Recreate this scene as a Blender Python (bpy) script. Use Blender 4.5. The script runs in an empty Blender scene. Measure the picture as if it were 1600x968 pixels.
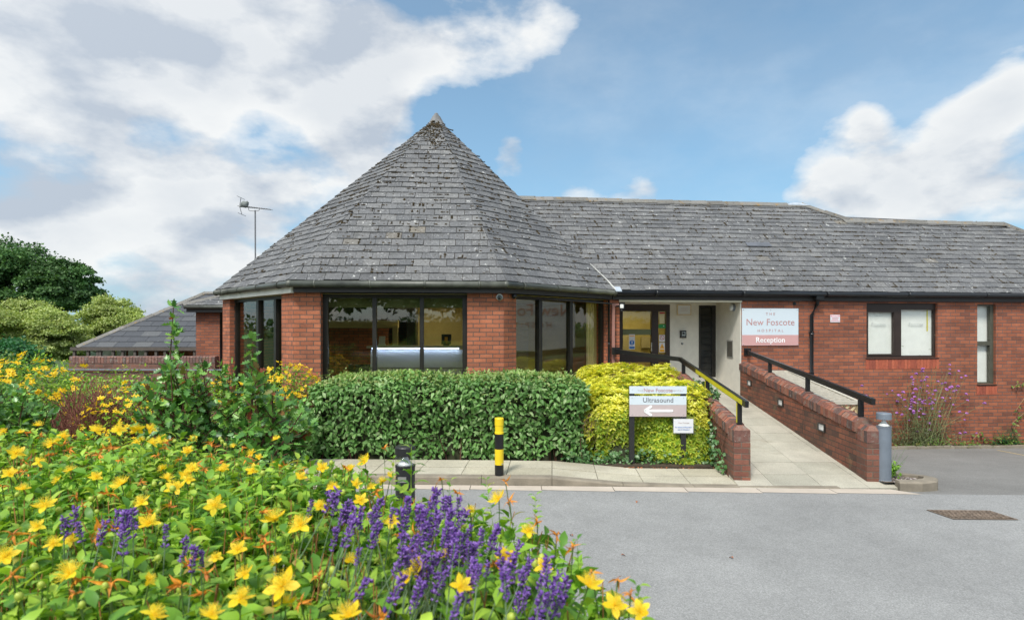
import bpy, math, random
import numpy as np
from mathutils import Vector, Matrix
R = math.radians
random.seed(7); rng = np.random.default_rng(7)
scene = bpy.context.scene
COL = scene.collection

# ------------------------------------------------------------------ camera
F, HC, CX, CY = 910.0, 2.04, 800.0, 512.0
cam_d = bpy.data.cameras.new('camera')
cam = bpy.data.objects.new('camera', cam_d); COL.objects.link(cam)
cam.location = (0, 0, HC); cam.rotation_euler = (R(90), 0, 0)
cam_d.sensor_width = 36; cam_d.lens = F / 1600 * 36
cam_d.shift_y = 28 / 1600; cam_d.clip_end = 3000; cam_d.clip_start = 0.05
cam_d.dof.use_dof = True; cam_d.dof.focus_distance = 9.0; cam_d.dof.aperture_fstop = 5.6
scene.camera = cam

# ------------------------------------------------------------------ sky, sun, exposure
SUN_EL, SUN_AZ = R(52), R(205)      # azimuth clockwise from +Y: behind the camera, to its left
def node(nt, typ, **kw):
    n = nt.nodes.new(typ)
    for k, v in kw.items():
        if k.startswith('_'): setattr(n, k[1:], v)
        else:
            key = k.replace('__', ' ')
            if key in n.inputs: n.inputs[key].default_value = v
            else: setattr(n, k, v)
    return n
def mathn(nt, op, a, b=None, clamp=False):
    n = nt.nodes.new('ShaderNodeMath'); n.operation = op; n.use_clamp = clamp
    for i, v in enumerate((a, b)):
        if v is None: continue
        if isinstance(v, (int, float)): n.inputs[i].default_value = v
        else: nt.links.new(v, n.inputs[i])
    return n.outputs[0]
def mixc(nt, fac, a, b, mode='MIX'):
    n = nt.nodes.new('ShaderNodeMix'); n.data_type = 'RGBA'; n.blend_type = mode
    for i, v in ((0, fac), (6, a), (7, b)):
        if isinstance(v, (int, float)): n.inputs[i].default_value = v
        elif isinstance(v, tuple): n.inputs[i].default_value = (v + (1,))[:4]
        else: nt.links.new(v, n.inputs[i])
    return n.outputs[2]
def ramp(nt, fac, stops):
    n = nt.nodes.new('ShaderNodeValToRGB'); cr = n.color_ramp
    while len(cr.elements) < len(stops): cr.elements.new(.5)
    for e, (p, c) in zip(cr.elements, stops):
        e.position = p; e.color = (c, c, c, 1) if isinstance(c, (int, float)) else (c + (1,))[:4]
    nt.links.new(fac, n.inputs[0]); return n.outputs[0]

def build_world():
    w = bpy.data.worlds.new('World'); scene.world = w; w.use_nodes = True
    nt = w.node_tree; nt.nodes.clear()
    out = nt.nodes.new('ShaderNodeOutputWorld'); bg = nt.nodes.new('ShaderNodeBackground')
    sky = nt.nodes.new('ShaderNodeTexSky'); sky.sky_type = 'NISHITA'; sky.sun_disc = False
    sky.sun_elevation = SUN_EL; sky.sun_rotation = SUN_AZ
    sky.air_density = 1.0; sky.dust_density = 0.6; sky.ozone_density = 1.6
    tc = nt.nodes.new('ShaderNodeTexCoord'); d = tc.outputs['Generated']
    def cloud(off, sc=3.6, det=10, rough=.55):
        m = nt.nodes.new('ShaderNodeMapping'); nt.links.new(d, m.inputs[0])
        m.inputs['Location'].default_value = off; m.inputs['Scale'].default_value = (1, 1, 1.9)
        n = node(nt, 'ShaderNodeTexNoise', Scale=sc, Detail=det, Roughness=rough); nt.links.new(m.outputs[0], n.inputs['Vector'])
        return n.outputs['Fac']
    def bias():
        tot = 0.0; cur = None
        # (pixel x, y) in the view turned into fixed sky directions, tightness, weight
        for (x, y, k, wt) in CLOUDS:
            v = Vector(((x - CX) / F, 1, -(y - CY) / F)).normalized()
            dn = nt.nodes.new('ShaderNodeVectorMath'); dn.operation = 'DOT_PRODUCT'
            nt.links.new(d, dn.inputs[0]); dn.inputs[1].default_value = v
            e = mathn(nt, 'MULTIPLY', mathn(nt, 'SUBTRACT', dn.outputs['Value'], 1.0), k)
            g = mathn(nt, 'MULTIPLY', mathn(nt, 'POWER', 2.71828, e), wt)
            cur = g if cur is None else mathn(nt, 'ADD', cur, g)
        return cur
    CLOUDS = [(350, 70, 60, .155), (600, 60, 120, .11), (60, 60, 80, .13), (30, 180, 150, .14), (560, 110, 150, .16), (640, 60, 300, .08), (800, 90, 400, .16), (870, 50, 700, .08), (570, 190, 300, .10), (300, 330, 250, .15), (440, 270, 400, .13), (90, 340, 300, .14), (560, 260, 500, .08), (240, 430, 200, .12),
              (1270, 290, 350, .30), (1380, 310, 300, .24), (1480, 270, 260, .22), (1570, 300, 260, .20), (1355, 190, 1800, .26), (1590, 150, 1500, .20), (1500, 200, 1000, .20), (1420, 130, 1500, -.10), (800, 235, 900, .24), (1000, 300, 500, .27), (900, 305, 900, .15),
              (1080, 150, 12, -.24), (1350, 60, 40, -.14), (240, 220, 600, -.22), (390, 205, 900, -.20), (110, 250, 1000, -.11), (460, 215, 1500, -.12), (190, 300, 1200, -.12), (640, 20, 900, -.14), (700, 200, 900, -.10), (200, 380, 900, -.12), (1180, 250, 900, -.10)]
    b = bias()
    base = (3.1, 1.7, .4)
    n1 = cloud(base); n2 = cloud((base[0] + .02, base[1] + .0, base[2] - .10))
    dens = mathn(nt, 'ADD', n1, b)
    dens2 = mathn(nt, 'ADD', n2, b)
    fac = ramp(nt, dens, [(.485, 0.0), (.54, .48), (.62, .95)])
    n3 = cloud((9, 4, 2), sc=1.7, det=7, rough=.6)
    thin = mathn(nt, 'MULTIPLY', ramp(nt, n3, [(.46, 0.0), (.68, .22)]), 1.0)
    fac = mathn(nt, 'MAXIMUM', fac, thin)
    lit = mathn(nt, 'ADD', mathn(nt, 'MULTIPLY', mathn(nt, 'SUBTRACT', dens, dens2), 5.5), .58, True)
    thick = ramp(nt, dens, [(.60, 0.0), (.82, 1.0)])
    lit = mathn(nt, 'SUBTRACT', lit, mathn(nt, 'MULTIPLY', thick, .38), True)
    ccol = mixc(nt, lit, (.34, .39, .46), (.66, .67, .67))
    sk = mixc(nt, 1.0, sky.outputs[0], (SKYK * .80, SKYK * 1.05, SKYK * 1.02), 'MULTIPLY')
    sp = nt.nodes.new('ShaderNodeSeparateXYZ'); nt.links.new(d, sp.inputs[0])
    hz = ramp(nt, sp.outputs[2], [(.0, .65), (.45, .15)])
    sk = mixc(nt, hz, sk, (.22, .38, .57))
    # added sky glow lights the scene, round the sun (behind the camera) and overhead
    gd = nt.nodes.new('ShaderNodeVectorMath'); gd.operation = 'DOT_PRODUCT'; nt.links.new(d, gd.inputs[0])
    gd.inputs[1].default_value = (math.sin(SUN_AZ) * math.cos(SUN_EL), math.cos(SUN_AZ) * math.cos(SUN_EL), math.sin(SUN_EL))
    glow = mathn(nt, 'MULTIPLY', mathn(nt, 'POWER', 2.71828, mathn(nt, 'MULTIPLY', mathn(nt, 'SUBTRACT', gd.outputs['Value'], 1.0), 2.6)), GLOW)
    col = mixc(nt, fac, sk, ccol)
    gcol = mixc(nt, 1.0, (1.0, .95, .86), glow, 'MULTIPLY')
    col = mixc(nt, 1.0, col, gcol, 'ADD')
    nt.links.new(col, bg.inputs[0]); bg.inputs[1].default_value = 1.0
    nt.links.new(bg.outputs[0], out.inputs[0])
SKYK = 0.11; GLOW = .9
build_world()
sun_d = bpy.data.lights.new('sun', 'SUN'); sun = bpy.data.objects.new('sun', sun_d); COL.objects.link(sun)
sun_d.energy = 2.6; sun_d.angle = R(10); sun_d.color = (1, .95, .87)
sdir = Vector((math.sin(SUN_AZ) * math.cos(SUN_EL), math.cos(SUN_AZ) * math.cos(SUN_EL), math.sin(SUN_EL)))
sun.rotation_euler = sdir.to_track_quat('Z', 'Y').to_euler(); sun.location = sdir * 40
scene.view_settings.view_transform = 'Standard'; scene.view_settings.look = 'None'
scene.view_settings.gamma = 1; scene.view_settings.use_curve_mapping = False
scene.view_settings.exposure = 0.45
scene.render.engine = 'CYCLES'
scene.cycles.max_bounces = 7; scene.cycles.transparent_max_bounces = 12

# ------------------------------------------------------------------ pixel helpers
CAM = Vector((0, 0, HC))
def ray(x, y): return Vector(((x - CX) / F, 1, -(y - CY) / F))
def at(x, y, Y): return CAM + ray(x, y) * Y
def onz(x, y, z): return at(x, y, F * (HC - z) / (y - CY))
def onplane(x, y, p0, n):
    d = ray(x, y); return CAM + d * ((Vector(p0) - CAM).dot(n) / d.dot(n))

# ------------------------------------------------------------------ materials
MATS = {}
def newmat(name):
    m = bpy.data.materials.new(name); m.use_nodes = True; nt = m.node_tree
    bsdf = nt.nodes['Principled BSDF']; MATS[name] = m
    return m, nt, bsdf
def lin(c): return tuple(c) + (1,)
def simple(name, c, rough=.6, metal=0, var=.15, scale=6, bump=0, spec=.5, emit=None, es=0, bscale=60):
    m, nt, b = newmat(name)
    tc = nt.nodes.new('ShaderNodeTexCoord')
    n = node(nt, 'ShaderNodeTexNoise', Scale=scale, Detail=6, Roughness=.6); nt.links.new(tc.outputs['Object'], n.inputs['Vector'])
    r = ramp(nt, n.outputs['Fac'], [(.3, tuple(x * (1 - var) for x in c)), (.7, tuple(min(1, x * (1 + var)) for x in c))])
    nt.links.new(r, b.inputs['Base Color'])
    b.inputs['Roughness'].default_value = rough; b.inputs['Metallic'].default_value = metal
    b.inputs['Specular IOR Level'].default_value = spec
    if bump:
        n2 = node(nt, 'ShaderNodeTexNoise', Scale=bscale, Detail=4); nt.links.new(tc.outputs['Object'], n2.inputs['Vector'])
        bp = node(nt, 'ShaderNodeBump', Strength=bump, Distance=.01); nt.links.new(n2.outputs['Fac'], bp.inputs['Height'])
        nt.links.new(bp.outputs[0], b.inputs['Normal'])
    if emit:
        b.inputs['Emission Color'].default_value = lin(emit); b.inputs['Emission Strength'].default_value = es
    return m
def brick(name, c1, c2, mortar, w=.225, h=.075, stain=.35, dark=(.10, .05, .04), efflor=0.0):
    m, nt, b = newmat(name)
    uv = nt.nodes.new('ShaderNodeUVMap')
    nw = node(nt, 'ShaderNodeTexNoise', Scale=9.0, Detail=2); nt.links.new(uv.outputs[0], nw.inputs['Vector'])
    t = nt.nodes.new('ShaderNodeTexBrick'); nt.links.new(uv.outputs[0], t.inputs['Vector'])
    t.inputs['Scale'].default_value = 1; t.inputs['Brick Width'].default_value = w; t.inputs['Row Height'].default_value = h
    t.inputs['Mortar Size'].default_value = .0075; t.inputs['Mortar Smooth'].default_value = .3; t.inputs['Bias'].default_value = -.1
    t.inputs['Color1'].default_value = lin(c1); t.inputs['Color2'].default_value = lin(c2); t.inputs['Mortar'].default_value = lin(mortar)
    # a second brick pattern of the same size gives every brick a second random tone
    t2 = nt.nodes.new('ShaderNodeTexBrick')
    mp = nt.nodes.new('ShaderNodeMapping'); mp.inputs['Location'].default_value = (w * 40, h * 62, 0)
    nt.links.new(uv.outputs[0], mp.inputs[0]); nt.links.new(mp.outputs[0], t2.inputs['Vector'])
    t2.inputs['Scale'].default_value = 1; t2.inputs['Brick Width'].default_value = w; t2.inputs['Row Height'].default_value = h
    t2.inputs['Mortar Size'].default_value = .0; t2.inputs['Color1'].default_value = (0, 0, 0, 1); t2.inputs['Color2'].default_value = (1, 1, 1, 1)
    dk = ramp(nt, t2.outputs['Color'], [(.62, 0.0), (1.0, 1.0)])
    col = mixc(nt, mathn(nt, 'MULTIPLY', dk, stain), t.outputs['Color'], dark)
    n = node(nt, 'ShaderNodeTexNoise', Scale=1.3, Detail=8, Roughness=.7); nt.links.new(uv.outputs[0], n.inputs['Vector'])
    st = ramp(nt, n.outputs['Fac'], [(.33, .66), (.65, 1.12)])
    col = mixc(nt, 1.0, col, st, 'MULTIPLY')
    n4 = node(nt, 'ShaderNodeTexNoise', Scale=45.0, Detail=5, Roughness=.7); nt.links.new(uv.outputs[0], n4.inputs['Vector'])
    gr = ramp(nt, n4.outputs['Fac'], [(.3, .78), (.7, 1.18)])
    col = mixc(nt, 1.0, col, gr, 'MULTIPLY')
    if efflor:
        n6 = node(nt, 'ShaderNodeTexNoise', Scale=.9, Detail=7, Roughness=.7); nt.links.new(uv.outputs[0], n6.inputs['Vector'])
        col = mixc(nt, ramp(nt, n6.outputs['Fac'], [(.42, 0.0), (.62, .7)]), col, (.085, .055, .04))
        n5 = node(nt, 'ShaderNodeTexNoise', Scale=3.2, Detail=9, Roughness=.75); nt.links.new(uv.outputs[0], n5.inputs['Vector'])
        e = ramp(nt, n5.outputs['Fac'], [(.55, 0.0), (.75, efflor)])
        col = mixc(nt, e, col, (.24, .19, .10))
    nt.links.new(col, b.inputs['Base Color']); b.inputs['Roughness'].default_value = .85
    bp = node(nt, 'ShaderNodeBump', Strength=.8, Distance=.006)
    hh = mathn(nt, 'ADD', mathn(nt, 'SUBTRACT', 1.0, t.outputs['Fac']), mathn(nt, 'MULTIPLY', n4.outputs['Fac'], .4))
    nt.links.new(hh, bp.inputs['Height']); nt.links.new(bp.outputs[0], b.inputs['Normal'])
    return m
def island(name, stops, rough=.8, bump=.3, nscale=30, spots=None, spec=.4, big=None):
    """colour picked per loose piece, plus fine noise; spots = list of (scale, lo, hi, colour)"""
    m, nt, b = newmat(name)
    g = nt.nodes.new('ShaderNodeNewGeometry'); tc = nt.nodes.new('ShaderNodeTexCoord')
    c = ramp(nt, g.outputs['Random Per Island'], stops)
    n = node(nt, 'ShaderNodeTexNoise', Scale=nscale, Detail=6, Roughness=.7); nt.links.new(tc.outputs['Object'], n.inputs['Vector'])
    c = mixc(nt, 1.0, c, ramp(nt, n.outputs['Fac'], [(.3, .72), (.7, 1.25)]), 'MULTIPLY')
    if big:
        nb = node(nt, 'ShaderNodeTexNoise', Scale=big, Detail=5, Roughness=.6); nt.links.new(tc.outputs['Object'], nb.inputs['Vector'])
        c = mixc(nt, 1.0, c, ramp(nt, nb.outputs['Fac'], [(.3, .8), (.7, 1.18)]), 'MULTIPLY')
    for i, (sc, lo, hi, cc) in enumerate(spots or []):
        n2 = node(nt, 'ShaderNodeTexNoise', Scale=sc, Detail=5, Roughness=.6)
        mp = nt.nodes.new('ShaderNodeMapping'); mp.inputs['Location'].default_value = (i * 7.3, i * 3.1, 0)
        nt.links.new(tc.outputs['Object'], mp.inputs[0]); nt.links.new(mp.outputs[0], n2.inputs['Vector'])
        c = mixc(nt, ramp(nt, n2.outputs['Fac'], [(lo, 0.0), (hi, 1.0)]), c, cc)
    nt.links.new(c, b.inputs['Base Color']); b.inputs['Roughness'].default_value = rough; b.inputs['Specular IOR Level'].default_value = spec
    if bump:
        bp = node(nt, 'ShaderNodeBump', Strength=bump, Distance=.01); nt.links.new(n.outputs['Fac'], bp.inputs['Height'])
        nt.links.new(bp.outputs[0], b.inputs['Normal'])
    return m
def leafmat(name, stops, rough=.45, trans=.35, spec=.5, nscale=2.2, nv=(.75, 1.2)):
    m, nt, b = newmat(name)
    g = nt.nodes.new('ShaderNodeNewGeometry'); tc = nt.nodes.new('ShaderNodeTexCoord')
    c = ramp(nt, g.outputs['Random Per Island'], stops)
    n = node(nt, 'ShaderNodeTexNoise', Scale=nscale, Detail=4); nt.links.new(tc.outputs['Object'], n.inputs['Vector'])
    c = mixc(nt, 1.0, c, ramp(nt, n.outputs['Fac'], [(.3, nv[0]), (.7, nv[1])]), 'MULTIPLY')
    nt.links.new(c, b.inputs['Base Color']); b.inputs['Roughness'].default_value = rough; b.inputs['Specular IOR Level'].default_value = spec
    tr = nt.nodes.new('ShaderNodeBsdfTranslucent'); nt.links.new(mixc(nt, 1.0, c, (1.15, 1.1, .6), 'MULTIPLY'), tr.inputs[0])
    mx = nt.nodes.new('ShaderNodeMixShader'); mx.inputs[0].default_value = trans
    nt.links.new(b.outputs[0], mx.inputs[1]); nt.links.new(tr.outputs[0], mx.inputs[2])
    nt.links.new(mx.outputs[0], nt.nodes['Material Output'].inputs[0])
    return m
def glassmat(name, tint=(.8, .8, .72), refl=.14, rough=0.0):
    m, nt, b = newmat(name); nt.nodes.remove(b)
    tr = nt.nodes.new('ShaderNodeBsdfTransparent'); tr.inputs[0].default_value = lin(tint)
    gl = nt.nodes.new('ShaderNodeBsdfGlossy'); gl.inputs['Roughness'].default_value = rough
    ge = nt.nodes.new('ShaderNodeNewGeometry'); dp = nt.nodes.new('ShaderNodeVectorMath'); dp.operation = 'DOT_PRODUCT'
    nt.links.new(ge.outputs['Incoming'], dp.inputs[0]); nt.links.new(ge.outputs['Normal'], dp.inputs[1])
    c1 = mathn(nt, 'SUBTRACT', 1.0, mathn(nt, 'ABSOLUTE', dp.outputs['Value']), True)
    f = mathn(nt, 'ADD', mathn(nt, 'MULTIPLY', mathn(nt, 'POWER', c1, 5.0), .9), refl, True)
    mx = nt.nodes.new('ShaderNodeMixShader'); nt.links.new(f, mx.inputs[0])
    nt.links.new(tr.outputs[0], mx.inputs[1]); nt.links.new(gl.outputs[0], mx.inputs[2])
    nt.links.new(mx.outputs[0], nt.nodes['Material Output'].inputs[0])
    return m

# ------------------------------------------------------------------ mesh helpers
class MB:
    def __init__(s): s.v = []; s.f = []; s.uv = []
    def poly(s, pts, uv=None):
        pts = [Vector(p) for p in pts]; i = len(s.v); s.v += pts
        s.f.append(list(range(i, i + len(pts))))
        if uv is None:
            n = Vector((0, 0, 0))
            for k in range(len(pts)):
                a, b = pts[k], pts[(k + 1) % len(pts)]
                n += a.cross(b)
            n = n.normalized() if n.length > 1e-12 else Vector((0, 0, 1))
            if abs(n.z) < .75:
                t = Vector((-n.y, n.x, 0)).normalized()
                if abs(t.x) > abs(t.y):
                    if t.x < 0: t = -t
                elif t.y < 0: t = -t
                uv = [(p.dot(t), p.z) for p in pts]
            else: uv = [(p.x, p.y) for p in pts]
        s.uv += uv
    def solid(s, bot, top):
        """bottom and top rings, same count, counter-clockwise from above"""
        n = len(bot)
        for k in range(n):
            j = (k + 1) % n; s.poly([bot[k], bot[j], top[j], top[k]])
        s.poly(list(reversed(bot))); s.poly(top)
    def prism(s, pts, z0, z1):
        a = sum(pts[k][0] * pts[(k + 1) % len(pts)][1] - pts[(k + 1) % len(pts)][0] * pts[k][1] for k in range(len(pts)))
        if a < 0: pts = list(reversed(pts))
        s.solid([Vector((p[0], p[1], z0)) for p in pts], [Vector((p[0], p[1], z1)) for p in pts])
    def pbox(s, o, a, b, c):
        """parallelepiped from corner o with edges a, b, c"""
        o, a, b, c = map(Vector, (o, a, b, c))
        if a.cross(b).dot(c) < 0: a, b = b, a
        s.solid([o, o + a, o + a + b, o + b], [o + c, o + a + c, o + a + b + c, o + b + c])
    def box(s, cx, cy, z0, sx, sy, sz, rz=0):
        e = Vector((math.cos(rz), math.sin(rz), 0)); n = Vector((-math.sin(rz), math.cos(rz), 0))
        s.pbox(Vector((cx, cy, z0)) - e * sx / 2 - n * sy / 2, e * sx, n * sy, (0, 0, sz))
    def bar(s, p, q, w, h, up=(0, 0, 1)):
        p, q, up = Vector(p), Vector(q), Vector(up); d = q - p
        r = d.cross(up).normalized(); u = r.cross(d).normalized()
        s.pbox(p - r * w / 2 - u * h / 2, d, r * w, u * h)
    def tube(s, pts, r, n=8, cap=True):
        pts = [Vector(p) for p in pts]; rings = []
        rr = r if isinstance(r, (list, tuple)) else [r] * len(pts)
        for i, p in enumerate(pts):
            d = (pts[min(i + 1, len(pts) - 1)] - pts[max(i - 1, 0)]).normalized()
            u = d.cross(Vector((0, 0, 1)));
            if u.length < .05: u = d.cross(Vector((1, 0, 0)))
            u.normalize(); w = d.cross(u)
            rings.append([p + (u * math.cos(2 * math.pi * k / n) + w * math.sin(2 * math.pi * k / n)) * rr[i] for k in range(n)])
        i0 = len(s.v)
        for rg in rings: s.v += rg
        for i in range(len(rings) - 1):
            for k in range(n):
                j = (k + 1) % n; a = i0 + i * n
                s.f.append([a + k, a + j, a + n + j, a + n + k]); s.uv += [(k, i), (k + 1, i), (k + 1, i + 1), (k, i + 1)]
        if cap:
            s.f.append([i0 + k for k in range(n)]); s.uv += [(0, 0)] * n
            a = i0 + (len(rings) - 1) * n; s.f.append([a + k for k in reversed(range(n))]); s.uv += [(0, 0)] * n
    def lathe(s, c, prof, n=24):
        """prof: list of (radius, z)"""
        c = Vector(c); i0 = len(s.v)
        for r, z in prof: s.v += [c + Vector((r * math.cos(2 * math.pi * k / n), r * math.sin(2 * math.pi * k / n), z)) for k in range(n)]
        for i in range(len(prof) - 1):
            for k in range(n):
                j = (k + 1) % n; a = i0 + i * n
                s.f.append([a + k, a + j, a + n + j, a + n + k]); s.uv += [(k, i), (k + 1, i), (k + 1, i + 1), (k, i + 1)]
        s.f.append([i0 + k for k in reversed(range(n))]); s.uv += [(0, 0)] * n
        a = i0 + (len(prof) - 1) * n; s.f.append([a + k for k in range(n)]); s.uv += [(0, 0)] * n
    def ball(s, c, r, n=8, sq=(1, 1, 1)):
        c = Vector(c); pr = []
        m = max(4, n // 2 + 1); i0 = len(s.v)
        for i in range(m + 1):
            t = math.pi * i / m
            for k in range(n):
                a = 2 * math.pi * k / n
                s.v.append(c + Vector((r * sq[0] * math.sin(t) * math.cos(a), r * sq[1] * math.sin(t) * math.sin(a), -r * sq[2] * math.cos(t))))
        for i in range(m):
            for k in range(n):
                j = (k + 1) % n; a = i0 + i * n
                s.f.append([a + k, a + j, a + n + j, a + n + k]); s.uv += [(0, 0)] * 4
    def build(s, name, mat, parent=None, smooth=False, base=None):
        """one mesh object; its origin goes to the middle of its foot (or stays at the parent's)"""
        me = bpy.data.meshes.new(name)
        off = Vector((0, 0, 0))
        if parent is not None: off = wloc(parent)
        elif s.v:
            if base is not None: off = Vector(base)
            else:
                xs = [p.x for p in s.v]; ys = [p.y for p in s.v]; zs = [p.z for p in s.v]
                off = Vector(((min(xs) + max(xs)) / 2, (min(ys) + max(ys)) / 2, min(zs)))
        me.from_pydata([tuple(p - off) for p in s.v], [], s.f)
        ul = me.uv_layers.new(name='UVMap')
        ul.data.foreach_set('uv', [c for u in s.uv for c in u])
        me.materials.append(MATS[mat] if isinstance(mat, str) else mat)
        if smooth: me.polygons.foreach_set('use_smooth', [True] * len(me.polygons))
        me.update()
        o = bpy.data.objects.new(name, me); COL.objects.link(o)
        if parent is not None: o.parent = parent
        else: o.location = off
        return o
def wloc(o):
    v = Vector((0, 0, 0))
    while o: v += Vector(o.location); o = o.parent
    return v
def tag(o, label=None, cat=None, group=None, kind=None):
    if label: o['label'] = label
    if cat: o['category'] = cat
    if group: o['group'] = group
    if kind: o['kind'] = kind
    return o
def empty(name, loc, label=None, cat=None, group=None):
    o = bpy.data.objects.new(name, None); COL.objects.link(o); o.location = loc; o.empty_display_size = .2
    return tag(o, label, cat, group)
def npmesh(name, V, faces_list, mat, parent=None, smooth=True, mats=None, midx=None):
    """V (n,3) world coordinates; faces_list: list of (m,k) index arrays"""
    off = np.array(wloc(parent)) if parent is not None else np.array([V[:, 0].mean(), V[:, 1].mean(), V[:, 2].min()])
    me = bpy.data.meshes.new(name)
    V = np.ascontiguousarray(V - off, dtype=np.float32)
    me.vertices.add(len(V)); me.vertices.foreach_set('co', V.ravel())
    li = np.concatenate([f.ravel() for f in faces_list]).astype(np.int32)
    tot = np.concatenate([np.full(len(f), f.shape[1]) for f in faces_list]).astype(np.int32)
    st = np.concatenate([[0], np.cumsum(tot)[:-1]]).astype(np.int32)
    me.loops.add(len(li)); me.loops.foreach_set('vertex_index', li)
    me.polygons.add(len(tot)); me.polygons.foreach_set('loop_start', st); me.polygons.foreach_set('loop_total', tot)
    if smooth: me.polygons.foreach_set('use_smooth', np.ones(len(tot), dtype=bool))
    for mm in ([mat] if mats is None else mats): me.materials.append(MATS[mm] if isinstance(mm, str) else mm)
    if midx is not None: me.polygons.foreach_set('material_index', midx.astype(np.int32))
    me.update(calc_edges=True); me.validate()
    o = bpy.data.objects.new(name, me); COL.objects.link(o)
    if parent is not None: o.parent = parent
    else: o.location = tuple(off)
    return o
def frames(D, N):
    """rotation matrices with column y = D (leaf direction), z ~ N"""
    D = D / (np.linalg.norm(D, axis=1, keepdims=True) + 1e-9)
    X = np.cross(D, N); X /= (np.linalg.norm(X, axis=1, keepdims=True) + 1e-9)
    Z = np.cross(X, D)
    return np.stack([X, D, Z], axis=2)
def stamp(tv, tf, P, M, S):
    """stamp template (tv, list of face arrays) at P with matrices M and scale S"""
    n = len(tv); m = len(P)
    S = np.asarray(S).reshape(m, 1, -1)
    V = np.einsum('mij,mnj->mni', M, tv[None] * S) + P[:, None]
    fl = [(f[None] + (np.arange(m) * n)[:, None, None]).reshape(-1, f.shape[1]) for f in tf]
    return V.reshape(-1, 3), fl
def merge(parts):
    V = []; fl = {}; o = 0; out = []
    for v, fs in parts:
        V.append(v)
        for f in fs: out.append(f + o)
        o += len(v)
    return np.concatenate(V), out
def leaf_t(w=.42, seg=3, arch=.12, fold=.10, tip=1.0):
    ys = np.linspace(0, 1, seg + 1); v = []; 
    for y in ys:
        ww = w / 2 * (math.sin(math.pi * min(1, y ** .8 * .96 + .02)) ** .8) if 0 < y < 1 else .0
        z = -arch * (2 * y - .6) ** 2
        v += [(-ww, y, z + fold * ww * 2), (0, y, z), (ww, y, z + fold * ww * 2)]
    v = np.array(v); f = []
    for i in range(seg):
        a = i * 3; f += [(a, a + 1, a + 4, a + 3), (a + 1, a + 2, a + 5, a + 4)]
    return v, [np.array(f)]
def quad_t(w=.6):
    return np.array([(0, 0, 0), (w / 2, .45, .06), (0, 1, 0), (-w / 2, .45, .06)]), [np.array([(0, 1, 2, 3)])]
def holly_t():
    pts = [(0, 0), (.10, .06), (.30, .12), (.16, .24), (.34, .38), (.15, .5), (.30, .66), (.10, .76), (0, 1.0)]
    v = [(0, y, 0) for y in (0, .25, .5, .75)]; 
    R_ = [(x, y, .10 if k % 2 == 0 and k else .02) for k, (x, y) in enumerate(pts)]
    L_ = [(-x, y, z) for x, y, z in R_]
    v = v + R_ + L_; v = np.array(v, float)
    ti = []
    def side(o, flip):
        seq = [(0, o + 1, o + 2), (0, o + 2, o + 3), (0, o + 3, 1), (1, o + 3, o + 4), (1, o + 4, o + 5), (1, o + 5, 2), (2, o + 5, o + 6), (2, o + 6, o + 7), (2, o + 7, 3), (3, o + 7, o + 8)]
        for t in seq: ti.append(t if not flip else t[::-1])
    side(4, False); side(13, True)
    return v, [np.array(ti)]
def rand_dirs(n):
    v = rng.normal(size=(n, 3)); return v / np.linalg.norm(v, axis=1, keepdims=True)
def text_mesh(name, txt, origin, ex, ez, size, mat, parent, align='CENTER', space=1.0, thick=.0015, bold=0.0):
    cu = bpy.data.curves.new('t', 'FONT'); cu.body = txt; cu.size = size; cu.align_x = align; cu.align_y = 'CENTER'
    cu.space_character = space; cu.extrude = thick; cu.offset = bold; cu.resolution_u = 3
    o = bpy.data.objects.new('t', cu); COL.objects.link(o)
    dg = bpy.context.evaluated_depsgraph_get(); me = bpy.data.meshes.new_from_object(o.evaluated_get(dg))
    bpy.data.objects.remove(o); bpy.data.curves.remove(cu)
    ex = Vector(ex).normalized(); ez = Vector(ez).normalized(); en = ex.cross(ez)
    off = wloc(parent) if parent else Vector((0, 0, 0)); og = Vector(origin)
    for v in me.vertices:
        c = v.co; v.co = og + ex * c.x + ez * c.y - (-en) * c.z * 1.0 - off
    me.materials.clear(); me.materials.append(MATS[mat]); me.name = name
    ob = bpy.data.objects.new(name, me); COL.objects.link(ob)
    if parent: ob.parent = parent
    return ob
def pack(name, mb_objs): pass

# material library
brick('brick_red', (.40, .130, .064), (.27, .085, .045), (.12, .10, .095), w=.240, h=.0797, stain=.5)
brick('brick_drum', (.50, .17, .085), (.40, .125, .060), (.12, .095, .08), w=.2275, h=.0755, stain=.4)
brick('brick_ramp', (.36, .12, .065), (.21, .075, .048), (.075, .06, .045), w=.2, h=.0765, stain=.9, dark=(.085, .052, .042), efflor=.8)
brick('brick_old', (.25, .11, .075), (.15, .075, .06), (.20, .17, .14), stain=.6)
island('coping_brick', [(0, (.34, .125, .075)), (.35, (.24, .09, .06)), (.6, (.16, .08, .065)), (.85, (.085, .07, .065)), (1, (.38, .17, .11))], spots=[(9, .55, .72, (.22, .19, .16)), (30, .62, .7, (.30, .29, .26))])
island('coping_old', [(0, (.26, .13, .10)), (.5, (.18, .10, .085)), (1, (.12, .09, .08))], spots=[(10, .55, .7, (.34, .31, .27))])
island('slate', [(0, (.100, .103, .108)), (.3, (.118, .120, .124)), (.6, (.130, .132, .135)), (.85, (.145, .146, .147)), (.988, (.165, .165, .163)), (.992, (.10, .108, .12)), (1, (.22, .19, .14))],
       rough=.75, bump=.35, nscale=22, big=.9,
       spots=[(26, .60, .66, (.30, .30, .30)), (9, .655, .68, (.48, .48, .46)), (17, .60, .68, (.04, .033, .025)), (5, .60, .72, (.085, .087, .085)), (60, .60, .72, (.26, .26, .27))])
island('slate_dark', [(0, (.055, .06, .07)), (.6, (.07, .075, .085)), (1, (.10, .105, .11))], rough=.6, bump=.2, spots=[(12, .66, .74, (.22, .22, .21))])
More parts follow.
